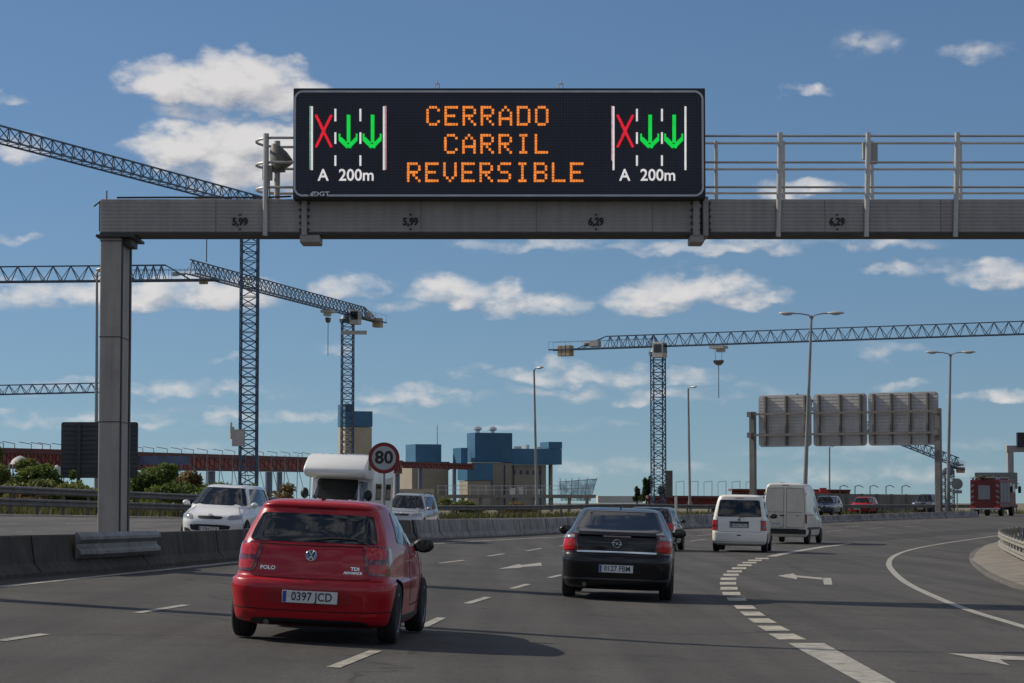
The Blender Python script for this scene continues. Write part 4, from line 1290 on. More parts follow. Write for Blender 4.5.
# ------------------------------------------------------------------ paved island at the right with its kerb
isl = [gp(x, y) for x, y in ((1090, 601), (1024, 590.5), (1003, 584), (985, 575.5), (973.5, 566.5), (969.5, 559.5), (972, 553.5), (983, 547.5), (1003, 541.5), (1024, 537.5), (1060, 533))]
isl2 = []
for i in range(len(isl) - 1):
    p0 = isl[max(i - 1, 0)]; p1 = isl[i]; p2 = isl[i + 1]; p3 = isl[min(i + 2, len(isl) - 1)]
    for q in range(6):
        t = q / 6
        isl2.append(.5 * ((2 * p1) + (p2 - p0) * t + (2 * p0 - 5 * p1 + 4 * p2 - p3) * t * t + (3 * p1 - p0 - 3 * p2 + p3) * t ** 3))
isl2.append(isl[-1])
kb = MB(); kp = [Vector((p.x, p.y, gz(p.x, p.y))) for p in isl2]
sweep(kb, kp, [(0, -.05), (0, .055), (.02, .07), (.16, .07), (.16, -.05)] if True else [])
ko = kb.build('kerb', mat('kerb_stone', (.11, .10, .085), .9, var=.25, scale=2, dirt=((.05, .045, .04), 3, .6)), smooth=30); tag(ko, kind='structure')
pv = MB()
cx = Vector((isl[0].x + 6, (isl[0].y + isl[-1].y) / 2, 0))
top = []
for p in isl2:
    top.append(Vector((p.x, p.y, gz(p.x, p.y) + .062)))
c0 = Vector((cx.x, cx.y, gz(cx.x, cx.y) + .115))
pv.add(top, [tuple(range(len(top)))])
def paving():
    m = bpy.data.materials.new('paving'); n, l = nt(m); b = n['Principled BSDF']; tc = n.new('ShaderNodeTexCoord')
    br_ = n.new('ShaderNodeTexBrick'); br_.inputs['Scale'].default_value = 2.2; br_.inputs['Color1'].default_value = (.27, .235, .19, 1); br_.inputs['Color2'].default_value = (.21, .185, .15, 1); br_.inputs['Mortar'].default_value = (.10, .09, .075, 1); br_.inputs['Mortar Size'].default_value = .015
    l.new(tc.outputs['Object'], br_.inputs['Vector'])
    no = n.new('ShaderNodeTexNoise'); no.inputs['Scale'].default_value = 1.5; no.inputs['Detail'].default_value = 7; l.new(tc.outputs['Object'], no.inputs['Vector'])
    mr = n.new('ShaderNodeMapRange'); mr.inputs['From Min'].default_value = .3; mr.inputs['From Max'].default_value = .7; mr.inputs['To Min'].default_value = .65; mr.inputs['To Max'].default_value = 1.15; l.new(no.outputs['Fac'], mr.inputs['Value'])
    s = n.new('ShaderNodeVectorMath'); s.operation = 'SCALE'; l.new(br_.outputs['Color'], s.inputs[0]); l.new(mr.outputs['Result'], s.inputs['Scale']); l.new(s.outputs['Vector'], b.inputs['Base Color']); b.inputs['Roughness'].default_value = .9
    return m
tag(pv.build('pavement', paving()), kind='structure')
# rail on the island: two pale beams curling to the right
PALE = mat('pale_rail_steel', (.30, .275, .23), .55, .15, var=.15, scale=2, streak=.3)
rp = [gp(x, y) for x, y in ((1098, 606), (1040, 576), (1024, 568.5), (1011, 561), (1002.5, 555), (1000.5, 551.5), (1007, 548), (1024, 545), (1060, 541))]
rp2 = []
for i in range(len(rp) - 1):
    p0 = rp[max(i - 1, 0)]; p1 = rp[i]; p2 = rp[i + 1]; p3 = rp[min(i + 2, len(rp) - 1)]
    for q in range(8):
        t = q / 8
        c_ = .5 * ((2 * p1) + (p2 - p0) * t + (2 * p0 - 5 * p1 + 4 * p2 - p3) * t * t + (3 * p1 - p0 - 3 * p2 + p3) * t ** 3)
        rp2.append(Vector((c_.x, c_.y, gz(c_.x, c_.y) + .115)))
rp2.reverse()
guard_rail('short pale guard rail curling round the paved island at the right edge', rp2, (.12, .44), 1.5, PALE, .66, .62)
# grass
def grass(name, spots, n, h, lm):
    mb = MB()
    for _ in range(n):
        x, y = spots()
        z = gz(x, y) - .06
        a = random.uniform(0, math.pi); hh = h * random.uniform(.5, 1.2); w = random.uniform(.03, .07)
        dx, dy = math.cos(a) * w, math.sin(a) * w
        lx, ly = random.uniform(-.15, .15), random.uniform(-.15, .15)
        mb.add([(x - dx, y - dy, z), (x + dx, y + dy, z), (x + lx, y + ly, z + hh)], [(0, 1, 2)])
    return tag(mb.build(name, lm, fix=False), kind='stuff')
def vs_():
    y = random.uniform(60, 250); return xg(y) - .5 - abs(random.gauss(0, 3.5)), y
grass('verge_grass', vs_, 14000, .42, leafmat('dry_grass', (.045, .06, .018), (.12, .11, .045)))
# ------------------------------------------------------------------ the big sign gantry
GY = 44.0                                  # its distance
GM = mat('gantry_grey', (.37, .335, .31), .55, .15, var=.08, scale=1.2, streak=.14, dirt=((.17, .155, .14), 1.1, .3), bump=.05, bscale=6)
GD = mat('gantry_dark', (.05, .048, .045), .6, .2, var=.2)
def A(px, py, Y=GY): return at(px, py, Y)
g0 = A(115, 540)
gan = empty('sign_gantry', (g0.x, GY, gz(g0.x, GY)), label='tall grey steel gantry across the road carrying the lit message board', cat='gantry')
GO = gan.location.copy()
def loc(p): return Vector(p) - GO
zt, zb = A(500, 199).z, A(500, 234.4).z
xl = A(100, 215).x
BD = .75                                    # beam depth
# beam in three bolted lengths; the panel bay between the flanges at 306 and 698
def beam(x0, x1, dz=0):
    m = MB(); m.span(loc((x0, GY, zb + .033)), loc((x1, GY + BD, zt + dz)))
    b = m.build('beam', GM, gan, bevel=.02)
    lip = MB()
    lip.span(loc((x0, GY - .03, zb - .005)), loc((x1, GY + BD + .03, zb + .03)))
    lip.build('beam_flange', GD, b)
    k = int((x1 - x0) / 2.05)
    for i in range(1, k + 1):
        sm_ = MB(); xx = x0 + i * 2.05; sm_.span(loc((xx - .004, GY - .009, zb + .04)), loc((xx + .004, GY + .02, zt - .01))); sm_.build('panel_seam', mat('seam_grey', (.14, .13, .12), .6), b)
    rb = MB()
    for i in range(1, 9):                   # shallow cold-formed ribs
        z = zb + .05 + (zt - zb - .05) * i / 9
        rb.span(loc((x0 + .02, GY - .008, z - .008)), loc((x1 - .02, GY + .01, z + .008)))
    rb.build('beam_rib', GM, b)
    return b
beam(xl, A(303, 0).x); beam(A(306, 0).x, A(695, 0).x); beam(A(708, 0).x, 18.5, .0)
for px, w in ((304.5, .10), (696, .12), (705.5, .10)):
    x = A(px, 215).x
    m = MB(); m.span(loc((x - w / 2, GY - .07, zb - .03)), loc((x + w / 2, GY + BD + .07, zt + .04)))
    j = m.build('joint_plate', GM, gan, bevel=.012)
    b_ = MB()
    for k in range(5):
        z = zb + .08 + k * (zt - zb - .16) / 4
        b_.tube(loc((x - w / 2 - .04, GY - .045, z)), loc((x + w / 2 + .04, GY - .045, z)), .022, 6)
    b_.build('bolt', GD, j)
for px0, px1 in ((300, 320), (690, 704)):
    a = A(px0, 237); c = A(px1, 243)
    m = MB(); m.span(loc((a.x, GY - .05, c.z)), loc((c.x, GY + .6, zb - .01))); m.build('bracket', GM, gan, bevel=.02)
# left leg and cap
x0, x1 = A(98.5, 400).x, A(120, 400).x
m = MB(); m.span(loc((x0, GY + .02, gz(x0, GY) - .1)), loc((x1, GY + 1.12, zb - .05)))
leg = m.build('leg', mat('leg_grey', (.38, .34, .30), .6, .1, var=.10, scale=.9, streak=.22, dirt=((.14, .125, .11), 1.0, .45)), gan, bevel=.025)
s = MB(); s.span(loc((x1 - .012, GY + .03, gz(x0, GY) - .1)), loc((x1 + .02, GY + .10, zb - .06))); s.span(loc((x1 - .012, GY + .95, gz(x0, GY) - .1)), loc((x1 + .02, GY + 1.1, zb - .06)))
for z in (2.9, 4.4, 6.1):
    s.span(loc((x0 - .006, GY + .012, z)), loc((x1 + .008, GY + 1.125, z + .015)))
s.build('leg_seam', GD, leg)
m = MB(); m.span(loc((x0 - .07, GY - .08, zb - .055)), loc((A(137, 0).x, GY + 1.2, zb - .005))); m.box(loc((A(128, 0).x, GY + .5, zb - .12)), (.16, .8, .12)); m.build('leg_cap', GD, gan, bevel=.01)
# right leg, out of frame, so the beam stands on something
m = MB(); m.span(loc((17.6, GY + .02, gz(17.6, GY) - .1)), loc((18.1, GY + 1.12, zb - .05))); m.build('leg', MATS['leg_grey'], gan, bevel=.025)
# end cap details
m = MB(); m.span(loc((xl - .02, GY + .02, zb + .06)), loc((xl + .01, GY + BD - .02, zt - .03))); m.tube(loc((xl + .1, GY + .1, zt - .02)), loc((xl + .1, GY + .1, zt + .16)), .012, 6); m.tube(loc((xl - .13, GY + .1, zt - .12)), loc((xl + .04, GY + .1, zt + .01)), .015, 6); m.build('end_cap', GD, gan)
# clearance figures stencilled on the beam
STN = mat('stencil_black', (.012, .012, .012), .6)
cb_ = MB(); cb_.path([loc((xl + .3, GY - .03, zt + .02)), loc((xl + 1.2, GY + .05, zt + .035)), loc((A(265, 0).x, GY + .04, zt + .03)), loc((A(292, 0).x, GY + .1, zt + .06))], .018, 6); cb_.build('power_cable', GD, gan, smooth=50)
for px, t in ((240, '5,99'), (410.5, '5,99'), (596, '6,29'), (837, '6,29')):
    c = loc(A(px, 222)); c.y = -.018 
    m = MB(); put_text(m, t, .185, c, extrude=.004, bold=.007, sx=.86)
    for sg in (1, -1):
        q = c + Vector((0, -.002, sg * .105)); m.prism([q + Vector((-.03, 0, sg * .035)), q + Vector((.03, 0, sg * .035)), q], (0, -.003, 0), (0, .004, 0))
    m.build('clearance_figure', STN, gan)
# walkway rails: front row and rear row, tubes with standards
RM = mat('rail_tube', (.46, .44, .41), .45, .5, var=.12, scale=2)
RY1 = GY + .85
rail = MB(); xr = 18.4
for py in (136, 162.3, 187.2):
    rail.path([loc(A(px_, py)) for px_ in (700, 850)] + [loc((xr, GY - .02, A(900, py).z))], .022, 6)
for py in (143.2, 169.3, 193.2):
    z = A(700, py, RY1).z
    rail.path([loc((A(700, py, RY1).x, RY1, z)), loc((xr, RY1, z))], .022, 6)
rail.build('hand_rail', RM, gan, smooth=50)
for px in (780, 868, 957, 1046, 1135, 1224, 1313):
    a = A(px, 133); c = A(px - 2, 237)
    m = MB(); m.tube(loc((a.x, GY - .045, a.z)), loc((c.x, GY - .045, c.z)), .048, 10); m.build('rail_standard', RM, gan, smooth=50)
for px in (716, 783, 871.5, 960, 1048, 1136):
    a = A(px, 141, RY1)
    m = MB(); m.tube(loc((a.x, RY1, a.z)), loc((a.x, RY1, zt - .1)), .036, 8); m.build('rail_standard', RM, gan, smooth=50)
# rounded rails left of the panel
rl = MB()
for pf, pr in ((138, 147), (162.5, 169), (187.5, 193.5)):
    zf = A(270, pf).z; zr = A(270, pr, RY1).z; xf = A(293, pf).x + .1; xe = A(258, pf).x
    pts_ = [loc((xf, RY1, zr)), loc((xe + .25, RY1, zr))]
    for k in range(9):
        t = math.pi / 2 + math.pi * k / 8
        pts_.append(loc((xe + .25 + math.cos(t) * .32, GY + .40 + math.sin(t) * .43, zr + (zf - zr) * k / 8)))
    pts_ += [loc((xf, GY - .03, zf))]
    rl.path(pts_, .024, 8)
rl.build('hand_rail', RM, gan, smooth=60)
a = A(266.5, 134); c = A(265.5, 236)
m = MB(); m.tube(loc((a.x, GY - .05, a.z)), loc((c.x, GY - .05, c.z)), .05, 10); m.build('rail_standard', RM, gan, smooth=50)
# lifting lugs on the board are children of the board; loudspeaker unit on its own stand
sp0 = A(277, 199, GY + .3)
spk = empty('siren_unit', (sp0.x, GY + .3, zt), label='small grey horn unit and control box on a stand left of the message board', cat='siren')
def sl(p): return Vector(p) - spk.location
hz = A(277, 141, GY + .3).z
m = MB(); m.tube((0, 0, 0), (0, 0, hz - zt), .055, 10); m.build('stand', RM, spk, smooth=50)
hc = A(280, 159, GY + .25); hc = sl(hc)
m = MB(); m.lathe([(.02, -.3), (.10, -.22), (.17, -.05), (.20, .1), (.19, .16), (.12, .18)], (0, 0, 0), 'x', 18)
Mx = Matrix.Rotation(R(65), 3, 'Y')
m.v = [Mx @ v + hc for v in m.v]
m.box(hc + Vector((-.02, 0, -.12)), (.22, .2, .22)); m.build('horn', mat('horn_grey', (.16, .155, .14), .6, .2, var=.25), spk, smooth=45)
m = MB(); bc = sl(A(267.5, 173, GY + .2)); m.box(bc, (.17, .14, .26)); m.tube(bc + Vector((.03, 0, -.1)), bc + Vector((.04, 0, -.5)), .015, 6); m.path([bc + Vector((.08, 0, .1)), bc + Vector((.12, 0, .3)), hc], .012, 6); m.build('control_box', mat('box_grey', (.30, .30, .28), .5), spk, bevel=.01)
# small junction box on the right rail
jb = A(868, 151, GY + .4)
m = MB(); m.box((-.02, 0, 0), (.16, .14, .30)); m.box((.10, .02, -.04), (.14, .12, .38)); m.tube((.0, .0, -.1), (.0, .1, -.9), .02, 6)
o = m.build('control_box', MATS['box_grey'], bevel=.012, loc=jb); tag(o, 'small grey control box on the walkway rail right of the message board', 'control box')

# ------------------------------------------------------------------ message board
pl, pr_ = A(293, 150).x, A(705.5, 150).x
pt, pb = A(500, 88).z, A(500, 198.5).z
PY = GY - .42
s_ = PY / GY
def Q(px, py):
    """place on the board's face"""
    return at(px, py, PY)
pl, pr_ = Q(293, 150).x, Q(705.5, 150).x; pt, pb = Q(500, 88).z, Q(500, 198.5).z
board = empty('message_board', ((pl + pr_) / 2, PY, pb), label='large dark electronic message board with amber letters on the gantry beam', cat='message board')
BO = board.location.copy()
def bl(p): return Vector(p) - BO
FACE = bpy.data.materials.new('board_face'); n, l = nt(FACE); b = n['Principled BSDF']
tc = n.new('ShaderNodeTexCoord'); vo = n.new('ShaderNodeTexVoronoi'); vo.inputs['Scale'].default_value = 20; vo.inputs['Randomness'].default_value = 0
l.new(tc.outputs['Object'], vo.inputs['Vector'])
mr = n.new('ShaderNodeMapRange'); mr.inputs['From Min'].default_value = .15; mr.inputs['From Max'].default_value = .5; mr.inputs['To Min'].default_value = 1.6; mr.inputs['To Max'].default_value = .7; l.new(vo.outputs['Distance'], mr.inputs['Value'])
nz = n.new('ShaderNodeTexNoise'); nz.inputs['Scale'].default_value = .7; l.new(tc.outputs['Object'], nz.inputs['Vector'])
m2 = n.new('ShaderNodeMapRange'); m2.inputs['To Min'].default_value = .6; m2.inputs['To Max'].default_value = 1.5; l.new(nz.outputs['Fac'], m2.inputs['Value'])
mu = n.new('ShaderNodeMath'); mu.operation = 'MULTIPLY'; l.new(mr.outputs['Result'], mu.inputs[0]); l.new(m2.outputs['Result'], mu.inputs[1])
sc = n.new('ShaderNodeVectorMath'); sc.operation = 'SCALE'; sc.inputs[0].default_value = (.020, .022, .036); l.new(mu.outputs['Value'], sc.inputs['Scale']); l.new(sc.outputs['Vector'], b.inputs['Base Color']); b.inputs['Roughness'].default_value = .55
m = MB(); m.span(bl((pl, PY + .012, pb)), bl((pr_, PY + .62, pt))); m.build('housing', mat('board_black', (.014, .015, .02), .5, var=.2), board, bevel=.015)
def rrect(x0, x1, z0, z1, r, n=8):
    out = []
    for cx, cz, a0 in ((x1 - r, z1 - r, 0), (x0 + r, z1 - r, 90), (x0 + r, z0 + r, 180), (x1 - r, z0 + r, 270)):
        for k in range(n + 1):
            t = R(a0 + 90 * k / n); out.append((cx + r * math.cos(t), cz + r * math.sin(t)))
    return out
fx0, fx1, fz1, fz0 = Q(294.5, 0).x, Q(703, 0).x, Q(500, 90.5).z, Q(500, 196.5).z
m = MB(); m.prism([bl((x, PY, z)) for x, z in rrect(fx0 + .03, fx1 - .03, fz0 + .03, fz1 - .03, .14)], (0, .0, 0), (0, .02, 0)); m.build('face', FACE, board)
o1 = rrect(fx0, fx1, fz0, fz1, .16, 10); o2 = rrect(fx0 + .035, fx1 - .035, fz0 + .035, fz1 - .035, .125, 10)
m = MB(); N_ = len(o1)
vs = [bl((x, PY - .012, z)) for x, z in o1] + [bl((x, PY - .012, z)) for x, z in o2] + [bl((x, PY + .018, z)) for x, z in o1] + [bl((x, PY + .018, z)) for x, z in o2]
fs = []
for i in range(N_):
    j = (i + 1) % N_
    fs += [(i, j, N_ + j, N_ + i), (i, 2 * N_ + i, 2 * N_ + j, j), (N_ + i, N_ + j, 3 * N_ + j, 3 * N_ + i)]
m.add(vs, fs); m.build('frame_line', mat('frame_pale', (.55, .55, .57), .5, var=.1), board)
AMB = emit('led_amber', (1.0, .27, .035), .95); GRN = emit('led_green', (.0, .72, .07), .85); REDL = emit('led_red', (.80, .01, .03), .85); WHT = emit('led_white', (.80, .78, .80), .85); PNK = emit('led_pink', (.75, .35, .40), .8)
FONT = {'C': '01110 10001 10000 10000 10000 10001 01110', 'E': '11111 10000 10000 11110 10000 10000 11111', 'R': '11110 10001 10001 11110 10100 10010 10001',
        'A': '00100 01010 10001 10001 11111 10001 10001', 'D': '11110 10001 10001 10001 10001 10001 11110', 'O': '01110 10001 10001 10001 10001 10001 01110',
        'I': '01110 00100 00100 00100 00100 00100 01110', 'L': '10000 10000 10000 10000 10000 10000 11111', 'V': '10001 10001 10001 10001 10001 01010 00100',
        'S': '01111 10000 10000 01110 00001 00001 11110', 'B': '11110 10001 10001 11110 10001 10001 11110'}
PX = GY / F * s_
def dots(mb, cells, px, rnd=True, fill=.86):
    """little square lamps standing off the face"""
    for cx, cy in cells:
        c = bl(Q(cx, cy)); h = px * PX * fill / 2
        j = random.uniform(.9, 1.05) * h
        mb.box(c + Vector((0, -.012, 0)), (2 * j, .016, 2 * j))
for text, x0, yt in (('CERRADO', 427.6, 107.4), ('CARRIL', 445.4, 135.4), ('REVERSIBLE', 408.3, 163.8)):
    for k, ch in enumerate(text):
        mb = MB()
        for r_, row in enumerate(FONT[ch].split()):
            for c_, v_ in enumerate(row):
                if v_ == '1': dots(mb, [(x0 + k * 18.1 + c_ * 2.75, yt + r_ * 2.84)], 2.8)
        mb.build('led_letter', AMB, board)
def raster(test, x0, y0, x1, y1, st):
    out = []; y = y0 + st / 2
    while y < y1:
        x = x0 + st / 2
        while x < x1:
            if test(x, y): out.append((x, y))
            x += st
        y += st
    return out
def seg(ax, ay, bx, by, w):
    def t(x, y):
        dx, dy = bx - ax, by - ay; L2 = dx * dx + dy * dy
        q = ((x - ax) * dx + (y - ay) * dy) / L2
        if q < 0 or q > 1: return False
        return abs((x - ax) * dy - (y - ay) * dx) / math.sqrt(L2) < w / 2
    return t
def any_(*ts): return lambda x, y: any(t(x, y) for t in ts)
def lane_picture(X, first):
    """X: left line of the little road diagram"""
    st = 1.3
    for qx, y0_, y1_ in ((24, 109, 121.5), (24, 132.5, 144), (24, 155.5, 165.5), (49, 109, 121.5), (49, 132.5, 144), (49, 155.5, 165.5), (.6, 106.5, 170), (72.5, 106.5, 170)):
        w = MB(); dots(w, raster(seg(X + qx, y0_, X + qx, y1_, 1.9), X + qx - 2, y0_ - 1, X + qx + 2, y1_ + 1, .95), .95, fill=1.0); w.build('lane_line', WHT, board)
    w = MB()
    if first: dots(w, raster(seg(X - 1, 106.5, X - 1, 170, 1.3), X - 2, 106, X + 1, 171, st), st); w.build('lane_fringe', emit('led_green_pale', (.25, .6, .4), .7), board); w = MB()
    dots(w, raster(any_(seg(X + 74.4 if first else X - 1.2, 106.5, X + 74.4 if first else X - 1.2, 170 if first else 160, 1.3)), X - 3, 106, X + 77, 171, st), st); w.build('lane_fringe', PNK, board)
    w = MB(); dots(w, raster(any_(seg(X + 4.3, 115, X + 20, 147.5, 2.6), seg(X + 20, 115, X + 4.3, 147.5, 2.6)), X + 2, 114, X + 23, 149, .8), .8, fill=1.0); w.build('cross', REDL, board)
    for ox in (36.8, 60.8):
        w = MB(); c = X + ox
        dots(w, raster(any_(seg(c, 115, c, 143, 3.4), seg(c, 147.4, c - 8.4, 138.6, 4.2), seg(c, 147.4, c + 8.4, 138.6, 4.2), seg(c - 8.6, 134, c - 8.6, 140.5, 1.6), seg(c + 8.6, 134, c + 8.6, 140.5, 1.6)), c - 10.5, 114, c + 10.5, 148.5, .9), .9, fill=1.0)
        w.build('arrow', GRN, board)
    for wd, ox in (('A', 11.7), ('200m', 45)): w = MB(); put_text(w, wd, .29, bl(Q(X + ox, 175.6)) + Vector((0, -.01, 0)), extrude=.006, bold=.004, sx=.95); w.build('distance_text', WHT, board)
lane_picture(311.5, True); lane_picture(613, False)
# small agency lettering at the lower left corner
m = MB(); m.span(bl(Q(308.5, 197.5)) + Vector((0, -.018, 0)), bl(Q(327, 190.5)) + Vector((0, .0, 0))); pt_ = m.build('agency_plate', MATS['board_black'], board)
m = MB(); put_text(m, 'DGT', .11, bl(Q(321.5, 194.2)) + Vector((0, -.022, 0)), extrude=.003, bold=.002, sx=1.25)
c = bl(Q(313.3, 194.2)) + Vector((0, -.022, 0))
for k in range(5):
    a = R(90 + k * 72); m.box(c + Vector((math.cos(a) * .03, 0, math.sin(a) * .03)), (.028, .006, .028))
m.tube(c, c + Vector((-.06, 0, -.03)), .012, 6)
m.build('agency_text', mat('lettering_white', (.75, .75, .75), .5), pt_)
for px in (437, 561):
    m = MB(); c = bl(Q(px, 88)); m.path([c + Vector((-.04, .1, 0)), c + Vector((-.035, .1, .09)), c + Vector((.035, .1, .09)), c + Vector((.04, .1, 0))], .012, 6); m.tube(c + Vector((0, .1, .08)), c + Vector((0, .1, .14)), .012, 6); m.build('lifting_lug', RM, board)
# W-beam cushion plate in front of the leg
gx = [A(83, 545), A(158, 545)]
root = None
y0 = GY - .22
pm = MB()
prof = wprof(.0, .09)
pa = gp(84, 571); pc_ = gp(158, 565)
def onbar(px):
    lo, hi = 30., 70.
    for _ in range(40):
        md = (lo + hi) / 2
        q = at(px, 540, md)
        if q.x - xb(md) < 0: hi = md      # left of the barrier -> nearer
        else: lo = md
    return md
ya, yc = 41.2, 46.4
P_ = []
for k in range(9):
    y_ = ya + (yc - ya) * k / 8
    off = .06 - (.10 if k in (0, 8) else 0)
    P_.append(Vector((xb(y_) + off - .06, y_, gz(xb(y_), y_))))
sweep(pm, P_, [(0, .25), (.03, .25), (.10, .32), (.10, .37), (.03, .44), (.03, .49), (.10, .56), (.10, .61), (.03, .68), (0, .68)])
o = pm.build('guard_plate', mat('plate_steel', (.22, .21, .2), .5, .4, var=.2, scale=2, streak=.35), smooth=40)
tag(o, 'corrugated steel guard plate bolted to the barrier at the foot of the gantry leg', 'guard plate')
# ------------------------------------------------------------------ lamp posts
POLE = mat('pole_grey', (.27, .265, .25), .5, .4, var=.12, scale=1, streak=.2)
LAMP = mat('lamp_shell', (.42, .42, .41), .45, .2, var=.1)
LENS = mat('lamp_glass', (.5, .5, .48), .15, var=.05)
def lamp_post(base, top, arms, label, r0=.12, r1=.06, al=2.0, group='tall street lamps along the motorway'):
    """arms: horizontal directions of the lantern arms"""
    root = empty('street_lamp', base, label=label, cat='street lamp', group=group)
    t = Vector(top) - Vector(base)
    m = MB(); m.tube((0, 0, -.1), t, r0, 12, r1); m.tube((0, 0, -.1), t * .09, r0 * 1.35, 12, r0 * 1.3); m.build('pole', POLE, root, smooth=50)
    for d in arms:
        d = Vector(d).normalized(); e = t + d * al
        m = MB(); m.path([t - Vector((0, 0, .3)), t + d * .15 + Vector((0, 0, .02)), t + d * al * .6 + Vector((0, 0, .12)), e + Vector((0, 0, .12))], .04, 8); ar = m.build('arm', POLE, root, smooth=50)
        h = MB(); q = Matrix.Rotation(math.atan2(d.y, d.x), 3, 'Z')
        h.lathe([(.03, -.45), (.13, -.38), (.2, -.05), (.2, .3), (.12, .52), (.03, .56)], (0, 0, 0), 'x', 14)
        h.v = [q @ Vector((v.x, v.y, v.z * .55 if v.z > 0 else v.z * .3)) + e + d * .25 + Vector((0, 0, .13)) for v in h.v]
        ho = h.build('lantern', LAMP, root, smooth=50)
        g = MB(); g.lathe([(.02, -.06), (.14, -.03), (.16, .02)], (0, 0, 0), 'z', 14); g.v = [q @ Vector((v.x * 1.7, v.y, v.z)) + e + d * .3 + Vector((0, 0, .06)) for v in g.v]; g.build('lantern_glass', LENS, ho, smooth=50)
    return root
def lamp(bx, by, tx, ty, Y, arms, label, **k):
    b = at(bx, by, Y); b.z = gz(b.x, Y)
    lamp_post(b, at(tx, ty, Y), arms, label, **k)
lamp(803.5, 519, 811.5, 315.5, 150, ((-1, .1, 0), (1, -.1, 0)), 'tall twin armed street lamp rising in front of the three sign backs', al=1.15, r0=.15, r1=.07)
lamp(947.5, 515, 950.5, 354, 188, ((-1, .1, 0), (1, -.1, 0)), 'twin armed street lamp right of the three sign backs', al=1.05, r0=.15, r1=.08)
lamp(537, 512, 534, 369.5, 215, ((.6, -.8, 0),), 'single street lamp in front of the blue clad building', al=.45, r0=.13, r1=.08)
lamp(690, 508, 688.2, 388.5, 250, ((.6, -.8, 0),), 'single street lamp right of the crane tower with the hanging hook', al=.5, r0=.15, r1=.09)
lamp(96, 512, 97, 273.5, 128, ((.35, -.9, 0),), 'street lamp hugging the left side of the gantry leg', al=.4, r0=.11, r1=.06)
lamp(829.5, 505, 829.5, 447, 420, ((.6, -.8, 0),), 'thin distant lamp pole seen below the sign backs', al=.4, r0=.16, r1=.12)
b = Vector((-9.0, 31.9, gz(-9, 31.9)))
lamp_post(b, b + Vector((0, 0, 9.6)), ((1, .2, 0),), 'thick street lamp standing just outside the left edge, casting its shadow over the lanes', al=1.6, r0=.40, r1=.10)

# ------------------------------------------------------------------ signs
# speed limit 80
Y = 84.0
c = at(384, 458, Y); pr = 15.6 / F * Y
bx = at(384.5, 505, Y).x
sg = empty('speed_sign', (c.x, Y, gz(c.x, Y)), label='round white speed limit sign with red rim reading 80 on the barrier', cat='road sign')
h = c.z - sg.location.z
m = MB(); m.tube((0, .04, .3), (0, .04, h + .4), .045, 10); m.build('pole', POLE, sg, smooth=50)
m = MB(); m.lathe([(pr, 0), (pr, .03)], (0, -.03, h), 'y', 48); d = m.build('sign_plate', mat('sign_red', (.20, .008, .014), .45, var=.1), sg)
m = MB(); m.lathe([(pr * .765, -.036), (pr * .765, -.02)], (0, 0, h), 'y', 48); m.build('sign_face', mat('sign_white', (.40, .40, .40), .5, var=.06), d)
m = MB(); put_text(m, '80', pr * 1.12, (0, -.04, h), extrude=.002, bold=.016, sx=1.05); m.build('sign_number', mat('sign_black', (.01, .01, .01), .5), d)
# dark sign back behind the gantry leg
SB = mat('sign_back_dark', (.055, .058, .062), .6, .2, var=.15, scale=1)
SBL = mat('sign_back_light', (.52, .49, .46), .6, .3, var=.14, scale=.5, streak=.2)
def sign_back(root, a, b, m_, th=.05, slats=14, posts=(), pm=None, org=None, rad=.12, name='panel'):
    """corner points a (lower left) and b (upper right), slatted back facing us"""
    o = org
    w = MB()
    x0, x1, z0, z1 = a.x, b.x, a.z, b.z
    pts = [(x, z) for x, z in rrect(x0, x1, z0, z1, rad, 5)]
    w.prism([Vector((x, a.y + .04, z)) - o for x, z in pts], (0, 0, 0), (0, th, 0))
    p = w.build(name, m_, root)
    w = MB()
    hgt = (z1 - z0) / slats
    for k in range(slats):
        ins = rad * .6 if k in (0, slats - 1) else 0
        w.span(Vector((x0 + .02 + ins, a.y, z0 + k * hgt + hgt * .12)) - o, Vector((x1 - .02 - ins, a.y + .045, z0 + (k + 1) * hgt - hgt * .12)) - o)
    w.build('slat', m_, p)
    return p
Y = 122
a = at(60.5, 478, Y); b = at(138, 422, Y)
org = Vector(((a.x + b.x) / 2, Y, gz((a.x + b.x) / 2, Y)))
sgn = empty('direction_sign', org, label='dark slatted back of a large direction sign behind the gantry leg', cat='road sign')
sign_back(sgn, a, b, SB, slats=12, org=org)
m = MB()
for px in (79, 122):
    x = at(px, 450, Y).x; m.span(Vector((x - .09, Y - .12, gz(x, Y) - .2)) - org, Vector((x + .09, Y - .01, b.z - .05)) - org)
m.build('post', GD, sgn)
# three light sign backs on a portal
Y = 190
pl_, pr2 = at(752.5, 450, Y), at(936, 450, Y)
org = Vector(((pl_.x + pr2.x) / 2, Y, gz((pl_.x + pr2.x) / 2, Y)))
por = empty('sign_portal', org, label='portal on two posts carrying three light grey sign backs', cat='gantry')
PM = mat('portal_steel', (.2, .185, .165), .6, .3, var=.15, scale=1, streak=.2)
for px, py0, py1, w in ((752.5, 512, 410, .42), (936, 513, 410, .42)):
    a = at(px, py0, Y); t = at(px + (1.2 if px < 800 else 0), py1, Y)
    m = MB(); z0 = gz(a.x, Y); m.span(Vector((a.x - w / 2, Y - w / 2, z0 - .2)) - org, Vector((a.x + w / 2, Y + w / 2, t.z)) - org); m.build('post', PM, por, bevel=.03)
for py in (413, 434):
    z = at(800, py, Y).z
    m = MB(); m.span(Vector((pl_.x, Y - .70, z - .08)) - org, Vector((pr2.x, Y - .53, z + .08)) - org); m.build('cross_beam', PM, por)
    for px in (752.5, 936): m = MB(); x = at(px, 430, Y).x; m.span(Vector((x - .16, Y - .8, z - .2)) - org, Vector((x + .16, Y - .2, z + .2)) - org); m.build('clamp', PM, por)
